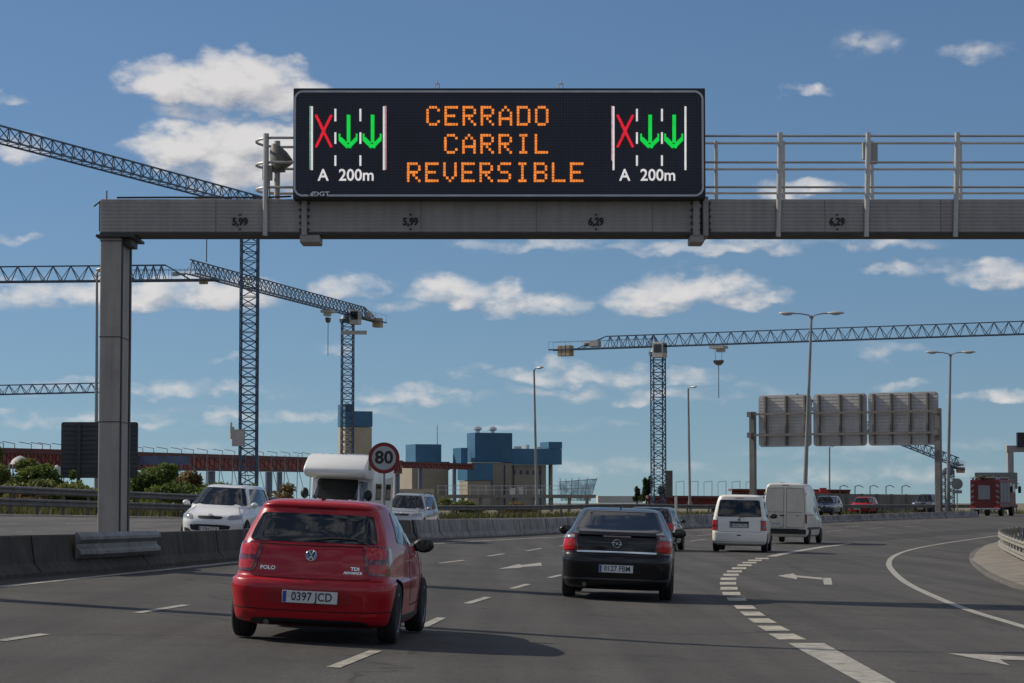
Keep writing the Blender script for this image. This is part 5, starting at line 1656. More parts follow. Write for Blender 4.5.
for x0, x1, ups in ((758, 811, (766, 787, 806)), (813.5, 866, (820, 841, 861)), (868, 935, (874, 891, 909, 926))):
    a = at(x0, 446, Y); b = at(x1, 393.5, Y)
    p = sign_back(por, a, b, SBL, slats=16, org=org, rad=.28)
    m = MB()
    for px in ups:
        x = at(px, 420, Y).x; m.span(Vector((x - .06, Y - .30, a.z + .1)) - org, Vector((x + .06, Y - .005, b.z - .1)) - org)
    m.build('upright', PM, p)
# the portal stands square to the bend, so its backs catch grazing sun
for c_ in por.children:
    c_.data.transform(Matrix.Scale(1.085, 4, (1, 0, 0)))
    for d_ in c_.children: d_.data.transform(Matrix.Scale(1.085, 4, (1, 0, 0)))
por.rotation_euler = (0, 0, -R(30))
# sign back behind the fire engine and message board at the right edge
Y = 222
a = at(975, 489, Y); b = at(1017.5, 472.5, Y); org = Vector(((a.x + b.x) / 2, Y, gz(a.x, Y)))
s2 = empty('direction_sign', org, label='grey slatted sign back showing above the roof of the fire engine', cat='road sign')
sign_back(s2, a, b, mat('sign_back_mid', (.22, .23, .21), .6, .2, var=.12), slats=6, org=org, rad=.08)
m = MB()
for px in (981, 1012): x = at(px, 480, Y).x; m.span(Vector((x - .1, Y + .1, gz(x, Y) - .3)) - org, Vector((x + .1, Y + .25, b.z)) - org)
m.build('post', PM, s2)
Y = 226
a = at(1011.5, 515, Y); org = Vector((a.x, Y, gz(a.x, Y)))
s3 = empty('message_gantry', org, label='grey gantry leg and dark message board cut by the right edge', cat='gantry')
t = at(1011, 450, Y)
m = MB(); m.span(Vector((a.x - .27, Y, org.z - .2)) - org, Vector((a.x + .27, Y + .6, t.z)) - org); m.build('leg', MATS['leg_grey'], s3, bevel=.03)
z0 = at(1011, 452, Y).z; z1 = at(1011, 445.5, Y).z
m = MB(); m.span(Vector((a.x - .35, Y - .05, z0)) - org, Vector((a.x + 9, Y + .65, z1)) - org); m.build('beam', GM, s3, bevel=.02)
q0 = at(1016.5, 447, Y); q1 = at(1016.5, 432.5, Y)
m = MB(); m.span(Vector((q0.x, Y - .4, q0.z)) - org, Vector((q0.x + 6, Y + .1, q1.z)) - org); m.build('board', MATS['board_black'], s3, bevel=.03)
# small round sign seen from behind
Y = 200
c = at(957, 484, Y); org = Vector((c.x, Y, gz(c.x, Y)))
s4 = empty('round_sign', org, label='small round sign seen from behind between lamp post and fire engine', cat='road sign')
h = c.z - org.z
m = MB(); m.tube((0, 0, 0), (0, 0, h), .05, 8); m.build('pole', POLE, s4)
m = MB(); m.lathe([(.45, -.08), (.45, -.05)], (0, 0, h), 'y', 28); m.build('sign_plate', mat('sign_back_mid', (.22, .23, .21), .6), s4)
m = MB(); m.box((0, -.07, h - .62), (.75, .04, .26)); m.build('lower_plate', MATS['sign_back_mid'], s4)
# blue panel post at the right edge of the island
c = gp(1020, 556); org = Vector((c.x + .12, c.y, gz(c.x, c.y) + .1))
Yc = c.y
s5 = empty('blue_sign', org, label='narrow dark blue chevron board standing at the right edge by the curled rail', cat='road sign')
z1 = at(1020, 531.5, Yc).z - org.z
m = MB(); m.box((.30, 0, z1 / 2 + .1), (.62, .05, z1 - .12)); p = m.build('panel', mat('sign_blue', (.02, .045, .12), .5, var=.1), s5, bevel=.01)
m = MB()
for k in range(3): m.add([(.1 + k * .18, -.03, .2), (.18 + k * .18, -.03, .2), (.26 + k * .18, -.03, z1 / 2 + .1), (.18 + k * .18, -.03, z1), (.1 + k * .18, -.03, z1), (.18 + k * .18, -.03, z1 / 2 + .1)], [(0, 1, 2, 5), (5, 2, 3, 4)])
m.build('chevron', mat('sign_white', (.40, .40, .40), .5), p)
m = MB(); m.tube((.3, .05, -.15), (.3, .05, z1), .035, 8); m.build('pole', POLE, s5)

# ------------------------------------------------------------------ tower cranes
CB = mat('crane_blue', (.05, .085, .14), .5, .1, var=.2, scale=.4, streak=.2)
CG = mat('crane_grey_blue', (.05, .095, .17), .5, .1, var=.2, scale=.4)
CW = mat('counterweight_concrete', (.40, .33, .22), .9, var=.15)
CAB = mat('cab_white', (.40, .38, .35), .5, var=.1)
def toward(p, q):
    d = q - p; return (d.x, d.y), d.z / math.hypot(d.x, d.y)
def truss3(mb, p0, p1, w, h, n, r=.05, rc=.09, flip=0):
    """triangular jib: two lower chords, one upper"""
    p0 = Vector(p0); p1 = Vector(p1); d = (p1 - p0); e = d.normalized()
    s = e.cross(Vector((0, 0, 1))).normalized(); u = s.cross(e)
    a0, a1 = p0 + s * w / 2, p1 + s * w / 2; b0, b1 = p0 - s * w / 2, p1 - s * w / 2; c0, c1 = p0 + u * h, p1 + u * h
    mb.tube(a0, a1, rc, 4); mb.tube(b0, b1, rc, 4); mb.tube(c0, c1, rc, 4)
    for i in range(n):
        t0, t1, tm = i / n, (i + 1) / n, (i + .5) / n
        A0, A1, B0, B1, Cm = a0 + d * t0, a0 + d * t1, b0 + d * t0, b0 + d * t1, c0 + d * tm
        mb.tube(A0, Cm, r, 4, caps=False); mb.tube(Cm, A1, r, 4, caps=False); mb.tube(B0, Cm, r, 4, caps=False); mb.tube(Cm, B1, r, 4, caps=False)
        mb.tube(A0, B0, r * .8, 4, caps=False); mb.tube(A0, B1, r * .7, 4, caps=False)
def mast(mb, x, y, z0, z1, w, n, r=.06, rc=.11, rz=.3):
    cs, sn = math.cos(rz), math.sin(rz)
    P = [(cs * a - sn * b, sn * a + cs * b) for a, b in ((-w / 2, -w / 2), (w / 2, -w / 2), (w / 2, w / 2), (-w / 2, w / 2))]
    for a, b in P: mb.tube((x + a, y + b, z0), (x + a, y + b, z1), rc, 4)
    for i in range(n):
        za, zb_ = z0 + (z1 - z0) * i / n, z0 + (z1 - z0) * (i + 1) / n
        for k in range(4):
            p, q = P[k], P[(k + 1) % 4]
            zm = (za + zb_) / 2
            A_ = Vector((x + p[0], y + p[1], za)); B_ = Vector((x + q[0], y + q[1], zm)); C_ = Vector((x + p[0], y + p[1], zb_))
            mb.tube(A_, B_, r, 4, caps=False); mb.tube(B_, C_, r, 4, caps=False)
            mb.tube(A_, Vector((x + q[0], y + q[1], za)), r * .8, 4, caps=False)
            mb.tube(B_, Vector((x + p[0], y + p[1], zm)), r * .8, 4, caps=False)
def crane(label, base, H, W_, jdir, jlen, cjlen, jh, m_=CB, jn=34, apex=True, trolley=None, rz=.3, tilt=0.0, kink=None, hook=6.0, top=1.0, cabside=1, rope=9.0, cws=1.0, rcj=.05):
    """base at ground; jib points along jdir (x, y)"""
    root = empty('tower_crane', base, label=label, cat='crane', group='tower cranes on the building site')
    e = Vector((jdir[0], jdir[1], 0)).normalized(); sd = Vector((e.y, -e.x, 0))
    m = MB(); mast(m, 0, 0, -.3, H - .9, W_, max(6, int(H / 1.6)), rz=rz); m.build('mast', m_, root)
    m = MB(); m.lathe([(W_ * .72, H - 1.15), (W_ * .78, H - .7), (W_ * .6, H - .25)], (0, 0, 0), 'z', 14); m.build('slewing_ring', m_, root, smooth=40)
    up = Vector((0, 0, 1)); je = (e + up * tilt).normalized()
    m = MB(); truss3(m, Vector((0, 0, H)) - e * 1.5, Vector((0, 0, H)) + je * jlen, 1.3, jh, jn)
    m.build('jib', m_, root)
    ce = (-e - up * tilt * .6).normalized()
    m = MB(); c0 = Vector((0, 0, H)) - e * .5; c1 = Vector((0, 0, H)) + ce * cjlen
    for k in (-.6, .6): m.tube(c0 + sd * k, c1 + sd * k, .12, 4)
    m.prism([c0 + sd * .55, c1 + sd * .55, c1 - sd * .55, c0 - sd * .55], (0, 0, .02), (0, 0, .1))
    if apex:
        ap = Vector((0, 0, H + jh)) + ce * cjlen * .48
        m.tube(Vector((0, 0, H + jh)), ap, .10, 4)
        q0 = Vector((0, 0, H)); 
        for k in range(6):
            t0, t1 = k / 6, (k + 1) / 6
            for s_ in (-.55, .55):
                A_ = q0 + ce * cjlen * .48 * t0 + sd * s_; B_ = Vector((0, 0, H + jh)) + ce * cjlen * .48 * (t0 + t1) / 2; C_ = q0 + ce * cjlen * .48 * t1 + sd * s_
                m.tube(A_, B_, .05, 4, caps=False); m.tube(B_, C_, .05, 4, caps=False)
        for s_ in (-.55, .55): m.tube(ap, Vector((0, 0, H)) + ce * cjlen * .74 + sd * s_, .07, 4)
    for s_ in (-.6, .6):
        m.tube(c0 + sd * s_ + up * 1.0, c1 + sd * s_ + up * 1.0, .025, 4)
        for k in range(7): p_ = c0 + (c1 - c0) * k / 6 + sd * s_; m.tube(p_, p_ + up * 1.0, .02, 4)
    m.build('counter_jib', m_, root)
    m = MB(); q = Vector((0, 0, H)) + ce * cjlen * .86
    ang = math.atan2(e.y, e.x)
    for k in range(3): m.box(q + e * (k * .75 - .75) * cws + up * (-.2 * cws), (.68 * cws, 1.5 * cws, 1.7 * cws), Matrix.Rotation(ang, 3, 'Z'))
    m.build('counterweight', CW, root, bevel=.04)
    m = MB(); q = Vector((0, 0, H)) + ce * cjlen * .58 + up * .6; m.box(q, (1.6 * cws, 1.1 * cws, 1.0 * cws), Matrix.Rotation(ang, 3, 'Z')); m.lathe([(.35 * cws, -.5), (.35 * cws, .5)], (q + ce * 1.3 * cws)[:], 'x', 12); m.build('winch', CAB, root, bevel=.03)
    if cws == .45: return root
    m = MB(); q = Vector((0, 0, H - .55)) + sd * cabside * 1.35 + e * .9; m.box(q, (1.5, 1.2, 1.9), Matrix.Rotation(ang, 3, 'Z')); cb_ = m.build('cab', CAB, root, bevel=.06)
    m = MB(); m.box(q + e * .72 + up * .2, (.1, 1.05, 1.1), Matrix.Rotation(ang, 3, 'Z')); m.box(q + sd * cabside * .58 + up * .2, (1.0, .1, 1.0), Matrix.Rotation(ang, 3, 'Z')); m.build('cab_window', GL, cb_)
    if trolley:
        t = Vector((0, 0, H)) + je * trolley
        m = MB(); m.box(t - up * .35, (1.9, 1.5, .35), Matrix.Rotation(ang, 3, 'Z')); m.box(t - up * .7 + e * .3, (.9, .8, .5), Matrix.Rotation(ang, 3, 'Z'))
        tr = m.build('trolley', CAB, root)
        m = MB()
        for s_ in (-.5, .5): m.tube(t + e * s_ - up * .5, t + e * s_ * .8 - up * hook, .03, 4)
        m.tube(t - up * (hook + .4), t - up * (hook + .4 + rope), .045, 5); m.build('hoist_rope', mat('rope_black', (.03, .03, .03), .7), tr)
        m = MB(); hk = t - up * (hook + .25); m.prism([hk + e * .65 + up * .3, hk - e * .65 + up * .3, hk - e * .55 - up * .05, hk - e * .15 - up * .35, hk + e * .15 - up * .35, hk + e * .55 - up * .05], sd * .2, sd * -.2); m.build('hook_block', mat('hook_dark', (.10, .08, .06), .6), tr)
    return root
def gbase(px, Y, z=None):
    p = at(px, 500, Y); return Vector((p.x, Y, .2 if z is None else z))
# big crane whose jib sweeps over the left of the gantry
B1 = gbase(248, 227); H1 = at(248, 207, 227).z - B1.z
JD1, JT1 = toward(at(248, 207, 227), at(0, 142, 190))
c1 = crane('blue tower crane whose long jib slopes down behind the left end of the gantry', B1, H1, 1.5, JD1, 66, 16, 1.2, CB, jn=44, rz=.2, trolley=8, hook=3, rope=2.5, tilt=JT1)
c1x = MB(); q = Vector((0, 0, at(240, 437, 227).z - B1.z)); c1x.box(q + Vector((-.8, -.9, -.1)), (1.1, .8, 1.5)); c1x.box(q + Vector((-1.4, -.6, .7)), (.35, .4, .4)); c1x.tube(q + Vector((-1.5, -.7, -.2)), q + Vector((-1.5, -.7, 1.3)), .1, 6); c1x.build('equipment_box', CAB, c1)
# crane with the yellowed counterweight, left centre
B2 = gbase(347, 333); H2 = at(347, 314, 333).z - B2.z
c2 = crane('blue crane with counterweight above the cream and blue tower, jib towards the left', B2, H2, 1.5, (-.22, -.975), 61, 17, 1.5, CB, cws=.75, jn=38, rz=.2, trolley=9, hook=1.2, rope=4.5, cabside=-1)
m = MB(); m.box((.9, -.9, at(350, 333, 333).z - B2.z), (3.4, .5, .5)); m.build('platform', CAB, c2)
# crane hidden behind the gantry leg, level jib
B3 = gbase(115, 234); H3 = at(115, 281, 234).z - B3.z
crane('crane with level blue jib whose mast hides behind the gantry leg', B3, H3, 1.5, (-.985, .10), 60, 9.6, 1.45, CB, jn=36, rz=.1, cws=.35)
# crane on the right with hook
B4 = gbase(658.5, 312); H4 = at(658, 346.5, 312).z - B4.z
c4 = crane('blue tower crane right of centre with trolley and hanging hook block', B4, H4, 1.5, (.873, -.488), 62, 15.2, 1.5, CB, cws=.8, jn=36, rz=.2, trolley=8.3, hook=2.0, rope=4.2)
m = MB(); z = at(668, 484, 312).z - B4.z; m.box((1.25, -1.2, z), (.85, .6, 3.3)); m.build('lift_cage', mat('cage_brown', (.10, .085, .07), .7, var=.2), c4)
# low jib tip at the left edge
B5 = gbase(-150, 300); H5 = at(-150, 398, 300).z - B5.z
crane('distant crane jib ending beside the gantry leg at the far left', B5, H5, 1.8, (.995, -.10), 33, 12, 1.1, CG, jn=24, tilt=.018)
# small luffed crane behind the portal
B6 = gbase(947.5, 330); H6 = at(947, 466, 330).z - B6.z
crane('small blue crane peeping out under the right end of the sign backs', B6, H6, 1.3, (-.93, -.36), 24, 2.4, 1.1, CB, jn=26, apex=False, tilt=.36, cws=.45)

# ------------------------------------------------------------------ buildings of the site
BLU = mat('cladding_blue', (.04, .135, .235), .5, .1, var=.08, scale=.3, streak=.12)
CRM = mat('wall_cream', (.42, .36, .26), .85, var=.07, scale=.15, streak=.15)
CRG = mat('wall_grey_cream', (.30, .26, .205), .85, var=.08, scale=.2, streak=.15)
TBL = mat('building_trim', (.03, .06, .10), .5)
VENT = mat('vent_steel', (.5, .5, .5), .35, .7)
BROT = R(21)
class Bld:
    def __init__(s, name, label, px, Y, zbase=-.5):
        p = at(px, 500, Y); s.o = Vector((p.x, Y, zbase)); s.Y = Y; s.k = F / Y; s.px = px
        s.root = empty(name, s.o, label=label, cat='building', group='blue and cream buildings of the site')
        s.ex = Vector((math.cos(BROT), math.sin(BROT), 0)); s.ey = Vector((-math.sin(BROT), math.cos(BROT), 0))
    def z(s, py): return at(s.px, py, s.Y).z - s.o.z
    def blk(s, name, m, px0, px1, py0, py1, depth, back=0.0, parent=None, bev=0):
        """front face between pixels px0..px1 (from the corner), heights py0..py1; depth goes back"""
        a = (px0 - s.px) / s.k / math.cos(BROT); b = (px1 - s.px) / s.k / math.cos(BROT)
        z1 = s.z(py0); z0 = s.z(py1) if py1 is not None else 0
        mb = MB(); P = [s.ex * a + s.ey * back, s.ex * b + s.ey * back, s.ex * b + s.ey * (back + depth), s.ex * a + s.ey * (back + depth)]
        mb.add([p + Vector((0, 0, z0)) for p in P] + [p + Vector((0, 0, z1)) for p in P], [(3, 2, 1, 0), (4, 5, 6, 7), (0, 1, 5, 4), (1, 2, 6, 5), (2, 3, 7, 6), (3, 0, 4, 7)])
        return mb.build(name, m, parent or s.root, bevel=bev)
B = Bld('tower_building', 'cream tower with a stepped blue top behind the crane mast', 345, 480)
B.blk('wall', CRM, 345, 371, 427, None, 4.5); B.blk('cladding', BLU, 345 - .4, 371.3, 411, 426.6, 4.9, -.2); B.blk('cladding', BLU, 345 - .4, 353, 404, 410.6, 4.9, -.2)
B.blk('window_band', TBL, 346, 353, 405.5, 410, .3, -.4)
B = Bld('annex_building', 'cream hall topped by a deep blue cube with a thin mast', 417, 520)
B.blk('wall', CRG, 412, 448, 463.6, None, 16); c_ = B.blk('cladding', BLU, 417, 442.5, 444, 463, 6.5, 1); B.blk('wall', BLU, 442.8, 450, 461.5, 470, 8, .5)
m = MB(); q = B.ex * (24.5 / B.k / .93); m.tube(q + Vector((0, 0, B.z(444))) + B.ey * 3, q + Vector((0, 0, B.z(424))) + B.ey * 3, .12, 5); m.build('mast', VENT, c_)
B = Bld('main_building', 'large blue clad building with overhang on columns and two roof vents', 475, 520)
B.blk('wall', CRG, 475.5, 512, 462.5, None, 6, .4); cl = B.blk('cladding', BLU, 475, 512, 432.6, 462, 5, 0)
B.blk('wall', CRG, 512.3, 549, 464.5, None, 5, 1.5); B.blk('cladding', BLU, 512.4, 563.5, 448.2, 464, 6, .6); B.blk('cladding', BLU, 550, 563.6, 441, 448, 5, .5)
B.blk('cladding', BLU, 456, 481, 464, 480.5, 6, -7); B.blk('wall', CRG, 457, 480, 481, None, 5, -6.5); B.blk('cladding', BLU, 459.5, 466, 448, 463.5, 5, -1)
for px in (552.2, 556): B.blk('column', CRG, px, px + 2.4, 464.2, None, 1, 3 if px > 553 else 8)
for px in (482.5, 497.5):
    m = MB(); q = B.ex * ((px - 475) / B.k / .93) + B.ey * 3 + Vector((0, 0, B.z(432.6)))
    m.lathe([(.45, 0), (.45, .5), (.9, .75), (.85, 1.15), (.3, 1.4)], q[:], 'z', 14); m.build('roof_vent', VENT, cl, smooth=40)
for k in range(5): B.blk('window', TBL, 516 + k * 6.5, 518.2 + k * 6.5, 470, 474, .2, 1.35)
B.blk('door', TBL, 489, 493, 478, 486, .2, .25)
# seams on the cladding are thin standing ribs
m = MB()
for k in range(25):
    q = B.ex * (k * (37 / B.k / math.cos(BROT)) / 24); m.tube(q - B.ey * .03 + Vector((0, 0, B.z(462))), q - B.ey * .03 + Vector((0, 0, B.z(432.7))), .05, 4, caps=False)
m.build('cladding_rib', BLU, cl)

# rooftop and wall clutter on the big building
for k, (px, w_, h_) in enumerate(((520, 5, 2.6), (530, 3, 4.2), (541, 6, 2.2))):
    B.blk('roof_unit', VENT, px, px + w_, 448.2 - h_, 448.2, 1.6, 2.0)
m = MB()
for px in (486, 505, 516, 543):
    q = B.ex * ((px - 475) / B.k / math.cos(BROT)) + B.ey * (.30 if px < 512 else 1.42); m = MB(); m.tube(q - B.ey * .12, q - B.ey * .12 + Vector((0, 0, B.z(465))), .11, 6); m.build('drain_pipe', TBL, B.root)
# low site: concrete floors, railings, huts in front of the buildings
SITE = mat('site_concrete', (.25, .225, .19), .9, var=.25, scale=.2, streak=.3)
def slab(name, label, px0, px1, py0, py1, Y, depth, m_, cat, posts=0, pm=None, group=None):
    a = at(px0, py1, Y); b = at(px1, py0, Y); o = Vector(((a.x + b.x) / 2, Y, -.4))
    r_ = empty(name, o, label=label, cat=cat, group=group)
    mb = MB(); mb.span(Vector((a.x, Y, a.z)) - o, Vector((b.x, Y + depth, b.z)) - o); mb.build('deck' if posts else 'wall', m_, r_)
    for k in range(posts):
        x = a.x + (b.x - a.x) * (k + .5) / posts - o.x
        mb = MB(); mb.span((x - .22, .3, 0), (x + .22, .8, a.z - o.z)); mb.build('column', pm or m_, r_)
    return r_
s1 = slab('site_platform', 'low concrete platform on columns in front of the cream buildings', 436, 596, 494.6, 498, 330, 10, SITE, 'platform', 9)
mb = MB()
for px in range(438, 596, 8):
    a = at(px, 494.5, 330.2) - s1.location; mb.tube(a, a + Vector((0, 0, 1.2)), .05, 4)
a = at(437, 494.5, 330.2) - s1.location; b = at(595, 494.5, 330.2) - s1.location
for h_ in (.6, 1.15): mb.tube(a + Vector((0, 0, h_)), b + Vector((0, 0, h_)), .04, 4)
mb.build('railing', VENT, s1)
slab('site_wall', 'pale concrete wall in front of the small cream hall', 400, 434, 489, 512, 322, 1, CRM, 'wall')
slab('far_shed', 'row of low white sheds far away by the water', 598, 643, 496, 503, 900, 20, mat('shed_white', (.45, .44, .41), .8, var=.2, scale=.1), 'building')
for px, w, hgt in ((513, 5, 6), (521.5, 4, 7), (539, 3, 5)):
    a = at(px, 497.5, 326); o = Vector((a.x, 326, at(px, 494.6, 330).z))
    mb = MB(); ww = w / F * 326; mb.box((0, 0, hgt / F * 326 / 2), (ww, .8, hgt / F * 326)); mb.box((0, 0, hgt / F * 326 + .05), (ww * 1.15, .95, .1)); h_ = mb.build('site_cabinet', mat('cabinet_pale', (.5, .5, .48), .6), loc=Vector((a.x, 332, o.z)), bevel=.03)
    tag(h_, {513: 'leftmost of three pale cabinets on the concrete platform', 521.5: 'taller middle cabinet on the concrete platform', 539: 'narrow cabinet on the platform right of the lamp pole'}[px], 'cabinet', 'pale cabinets on the concrete platform')
# netted scaffold
Y = 340
a = at(560, 501, Y); b = at(596, 478, Y); o = Vector((a.x, Y, a.z - 1))
sc_ = empty('scaffold', o, label='flared scaffold hung with pale blue netting at the end of the platform', cat='scaffold')
NET = bpy.data.materials.new('net_blue'); n, l = nt(NET); bb = n['Principled BSDF']; bb.inputs['Base Color'].default_value = (.18, .34, .45, 1); bb.inputs['Roughness'].default_value = .8
tr = n.new('ShaderNodeBsdfTransparent'); mx = n.new('ShaderNodeMixShader'); tcn = n.new('ShaderNodeTexCoord'); nn = n.new('ShaderNodeTexNoise'); nn.inputs['Scale'].default_value = 1.2; nn.inputs['Detail'].default_value = 5; l.new(tcn.outputs['Object'], nn.inputs['Vector']); mr = n.new('ShaderNodeMapRange'); mr.inputs['From Min'].default_value = .35; mr.inputs['From Max'].default_value = .65; mr.inputs['To Min'].default_value = .15; mr.inputs['To Max'].default_value = .6; l.new(nn.outputs['Fac'], mr.inputs['Value'])
l.new(mr.outputs['Result'], mx.inputs[0]); l.new(tr.outputs[0], mx.inputs[1]); l.new(bb.outputs[0], mx.inputs[2]); l.new(mx.outputs[0], n['Material Output'].inputs['Surface'])
def SP(px, py, dy=0): return at(px, py, Y + dy) - o
mb = MB(); mb.prism([SP(571, 501), SP(590, 501), SP(596.5, 479), SP(572, 481)], (0, 0, 0), (0, .06, 0)); mb.prism([SP(560, 501), SP(571, 501), SP(572, 481), SP(559, 483)], (0, .5, 0), (0, .56, 0)); mb.build('netting', NET, sc_)
mb = MB()
for a_, b_ in (((562, 501), (560, 478)), ((566, 501), (566, 479)), ((571, 501), (572, 478)), ((577, 501), (579, 477.5)), ((584, 501), (588, 477.5)), ((590, 501), (597, 478)), ((558, 482), (597, 479)), ((560, 489), (594, 488)), ((561, 495), (592, 495))):
    mb.tube(SP(*a_, -.2), SP(*b_, -.2), .06, 4); mb.tube(SP(*a_, 2.5), SP(*b_, 2.5), .05, 4)
mb.build('scaffold_tube', mat('scaffold_steel', (.2, .22, .24), .5, .5), sc_)

# red steel viaduct
RST = mat('viaduct_red', (.26, .04, .026), .6, .1, var=.3, scale=.25, streak=.25, dirt=((.06, .03, .03), .4, .6))
RDK = mat('viaduct_dark', (.10, .022, .018), .7, var=.3, scale=.3)
RBL = mat('viaduct_tarp', (.10, .13, .22), .7, var=.3, scale=.4)
def viaduct(label, pts, hgt, piers, m1=RST, m2=RDK, ribs=30, lamps=True, depth=6):
    """pts: (px, py_top, Y)"""
    P = [at(*p) for p in pts]; o = Vector((P[0].x, P[0].y, 0)); root = empty('steel_viaduct', o, label=label, cat='bridge', group='red steel viaduct of the site')
    P = [p - o for p in P]
    for i in range(len(P) - 1):
        a, b = P[i], P[i + 1]; back = Vector((0, depth, 0)); dz = lambda f: Vector((0, 0, -hgt * f))
        def sec(f0, f1, off, m_, nm, th):
            mb = MB(); k = Vector((0, off, 0)); mb.prism([a + dz(f0) + k, b + dz(f0) + k, b + dz(f1) + k, a + dz(f1) + k], (0, 0, 0), (0, th, 0)); return mb.build(nm, m_, root)
        sec(0, .26, -.8, m2, 'deck', depth + 1.6); w = sec(.262, .82, 0, m1, 'web', .4); sec(.822, 1.0, -.35, m2, 'lower_flange', .9)
        mb = MB()
        for k in range(ribs):
            t = k / ribs; q = a + (b - a) * t; mb.box(q + dz(.54) + Vector((0, -.06, 0)), (.12, .12, hgt * .54))
            if k % 2 == 0: q2 = a + (b - a) * (t + 2 / ribs); mb.tube(q + dz(.28) + Vector((0, -.12, 0)), q2 + dz(.80) + Vector((0, -.12, 0)), .07, 4)
        mb.build('web_stiffener', m2, w)
        if lamps:
            for k in range(ribs // 3):
                mb = MB()
                q = a + (b - a) * (k + .3 + random.uniform(-.25, .25)) / (ribs // 3) + Vector((0, -.5, 0)); mb.tube(q, q + Vector((0, 0, .5)), .05, 4); mb.tube(q + Vector((0, 0, .5)), q + Vector((-1.4, 0, .75)), .05, 4)
                mb.build('deck_bracket', m2, root)
    for px, Yp, w in piers:
        q = at(px, 480, Yp) - o; zt_ = None
        for i in range(len(P) - 1):
            if P[i].x <= q.x <= P[i + 1].x:
                t = (q.x - P[i].x) / (P[i + 1].x - P[i].x); r_ = P[i] + (P[i + 1] - P[i]) * t; zt_ = r_.z - hgt; yy = r_.y
        if zt_ is None: continue
        mb = MB(); mb.tube((q.x, yy + depth / 2, -1), (q.x, yy + depth / 2, zt_), w, 12); mb.build('pier', mat('pier_blue_grey', (.12, .15, .2), .7, var=.2, scale=.3), root, smooth=50)
    return root
vd = viaduct('long red steel viaduct under construction running behind the motorhome', [(-60, 446, 262), (60, 449.5, 290), (205, 454, 340), (330, 458, 400), (402, 460.5, 436)], 2.3, ((-20, 270, .5), (110, 300, .5), (207, 340, .6), (278, 385, .55), (288, 390, .45), (330, 420, .5), (396, 432, .5)))
for px0, px1, Yq in ((140, 196, 321), ):
    a = at(px0, 457, Yq) - vd.location; b = at(px1, 465.5, Yq) - vd.location
    mb = MB(); mb.span((a.x, a.y - 6, b.z), (b.x, a.y - 5.8, a.z)); mb.build('tarpaulin', RBL, vd)
for px in (205, 236, 241):
    pass
mb = MB()
for k in range(14):
    px = 140 + k * 13
    a = at(px, 480, 318) - vd.location; b = at(px + 2, 455, 318) - vd.location; mb.tube((a.x, a.y, -1), b, .06, 4)
    a2 = at(px + 13, 478, 318) - vd.location; mb.tube(b - Vector((0, 0, 1.5)), (a2.x, a2.y, .5), .05, 4)
mb.build('falsework', mat('scaffold_steel', (.2, .22, .24), .5, .5), vd)
viaduct('thin unfinished end of the red viaduct in front of the small cream hall', [(402.5, 461.5, 437), (440, 462.5, 455), (474, 463.8, 468)], 1.15, ((420, 446, .4), (454, 460, .4)), ribs=12, lamps=False, depth=4)
viaduct('low stretch of red steel beams between the crane mast and the white vans', [(648, 495.5, 400), (720, 496, 400), (800, 497, 400)], 1.7, ((660, 400, .4), (690, 400, .4), (715, 400, .4)), ribs=20, lamps=False)
viaduct('raised red steel beam partly hidden by the panel van', [(732, 488.8, 380), (850, 489.6, 380)], 1.0, ((740, 380, .4), (845, 380, .4)), ribs=14, lamps=False)
# thin frames standing on the far works
mb = MB(); o = at(680, 497, 420); 
for px in range(676, 760, 14):
    p = at(px, 497, 420) - o; t = at(px, 482, 420) - o; u = at(px + 8, 481, 420) - o
    mb.tube(p, t, .05, 4); mb.tube(t, u, .05, 4); mb.tube(p + (at(px + 8, 497, 420) - at(px, 497, 420)), u, .06, 4)
tag(mb.build('formwork_frame', mat('scaffold_steel', (.2, .22, .24), .5, .5), loc=o), 'row of thin steel formwork frames above the low red beams', 'scaffold')
# red machine arm right of the panel van
a = at(822, 497, 300); mb = MB(); mb.box((0, 0, .2), (1.6, 1.2, .9)); mb.tube((-.7, 0, .4), (-1.6, 0, 1.0), .2, 6); mb.tube((.5, 0, .3), (1.3, 0, -.3), .2, 6); mb.box((.1, 0, .85), (.8, 1, .5)); mb.box((0, 0, -.6), (2.0, 1.4, .5)); mb.box((0, 0, -1.1), (.8, .8, .8))
tag(mb.build('site_machine', mat('machine_red', (.35, .02, .02), .5, var=.2), loc=a, bevel=.05), 'bright red site machine just right of the panel van', 'machine')
# grey retaining wall with lamp brackets
Y0 = 262
a = at(800, 507, Y0); o = Vector((a.x, Y0, 0)); wl = empty('retaining_wall', o, label='long grey panelled retaining wall behind the red oncoming car', cat='wall')
RW = mat('wall_panel', (.20, .185, .165), .9, var=.15, scale=.3, streak=.35)
p0 = at(800, 493.3, Y0) - o; p1 = at(935, 494.8, 275) - o
mb = MB(); mb.prism([Vector((p0.x, p0.y, -1)), Vector((p1.x, p1.y, -1)), p1, p0], (0, 0, 0), (0, .4, 0)); w_ = mb.build('wall_face', RW, wl)
mb = MB()
for k in range(10):
    q = p0 + (p1 - p0) * k / 9; mb.box((q.x, q.y - .06, (q.z - 1) / 2), (.3, .2, q.z + 1.06))
mb.build('buttress', mat('wall_panel_dark', (.14, .13, .115), .9, var=.15), wl)
for px in (840, 855, 870, 886, 902):
    mb = MB(); q = at(px, 494, 300) - o; t = at(px, 486.5, 300) - o; mb.tube(q, t, .06, 5); mb.path([t, t + Vector((.5, 0, .15)), t + Vector((1.0, 0, -.1))], .05, 5); mb.build('lamp_bracket', GD, wl)
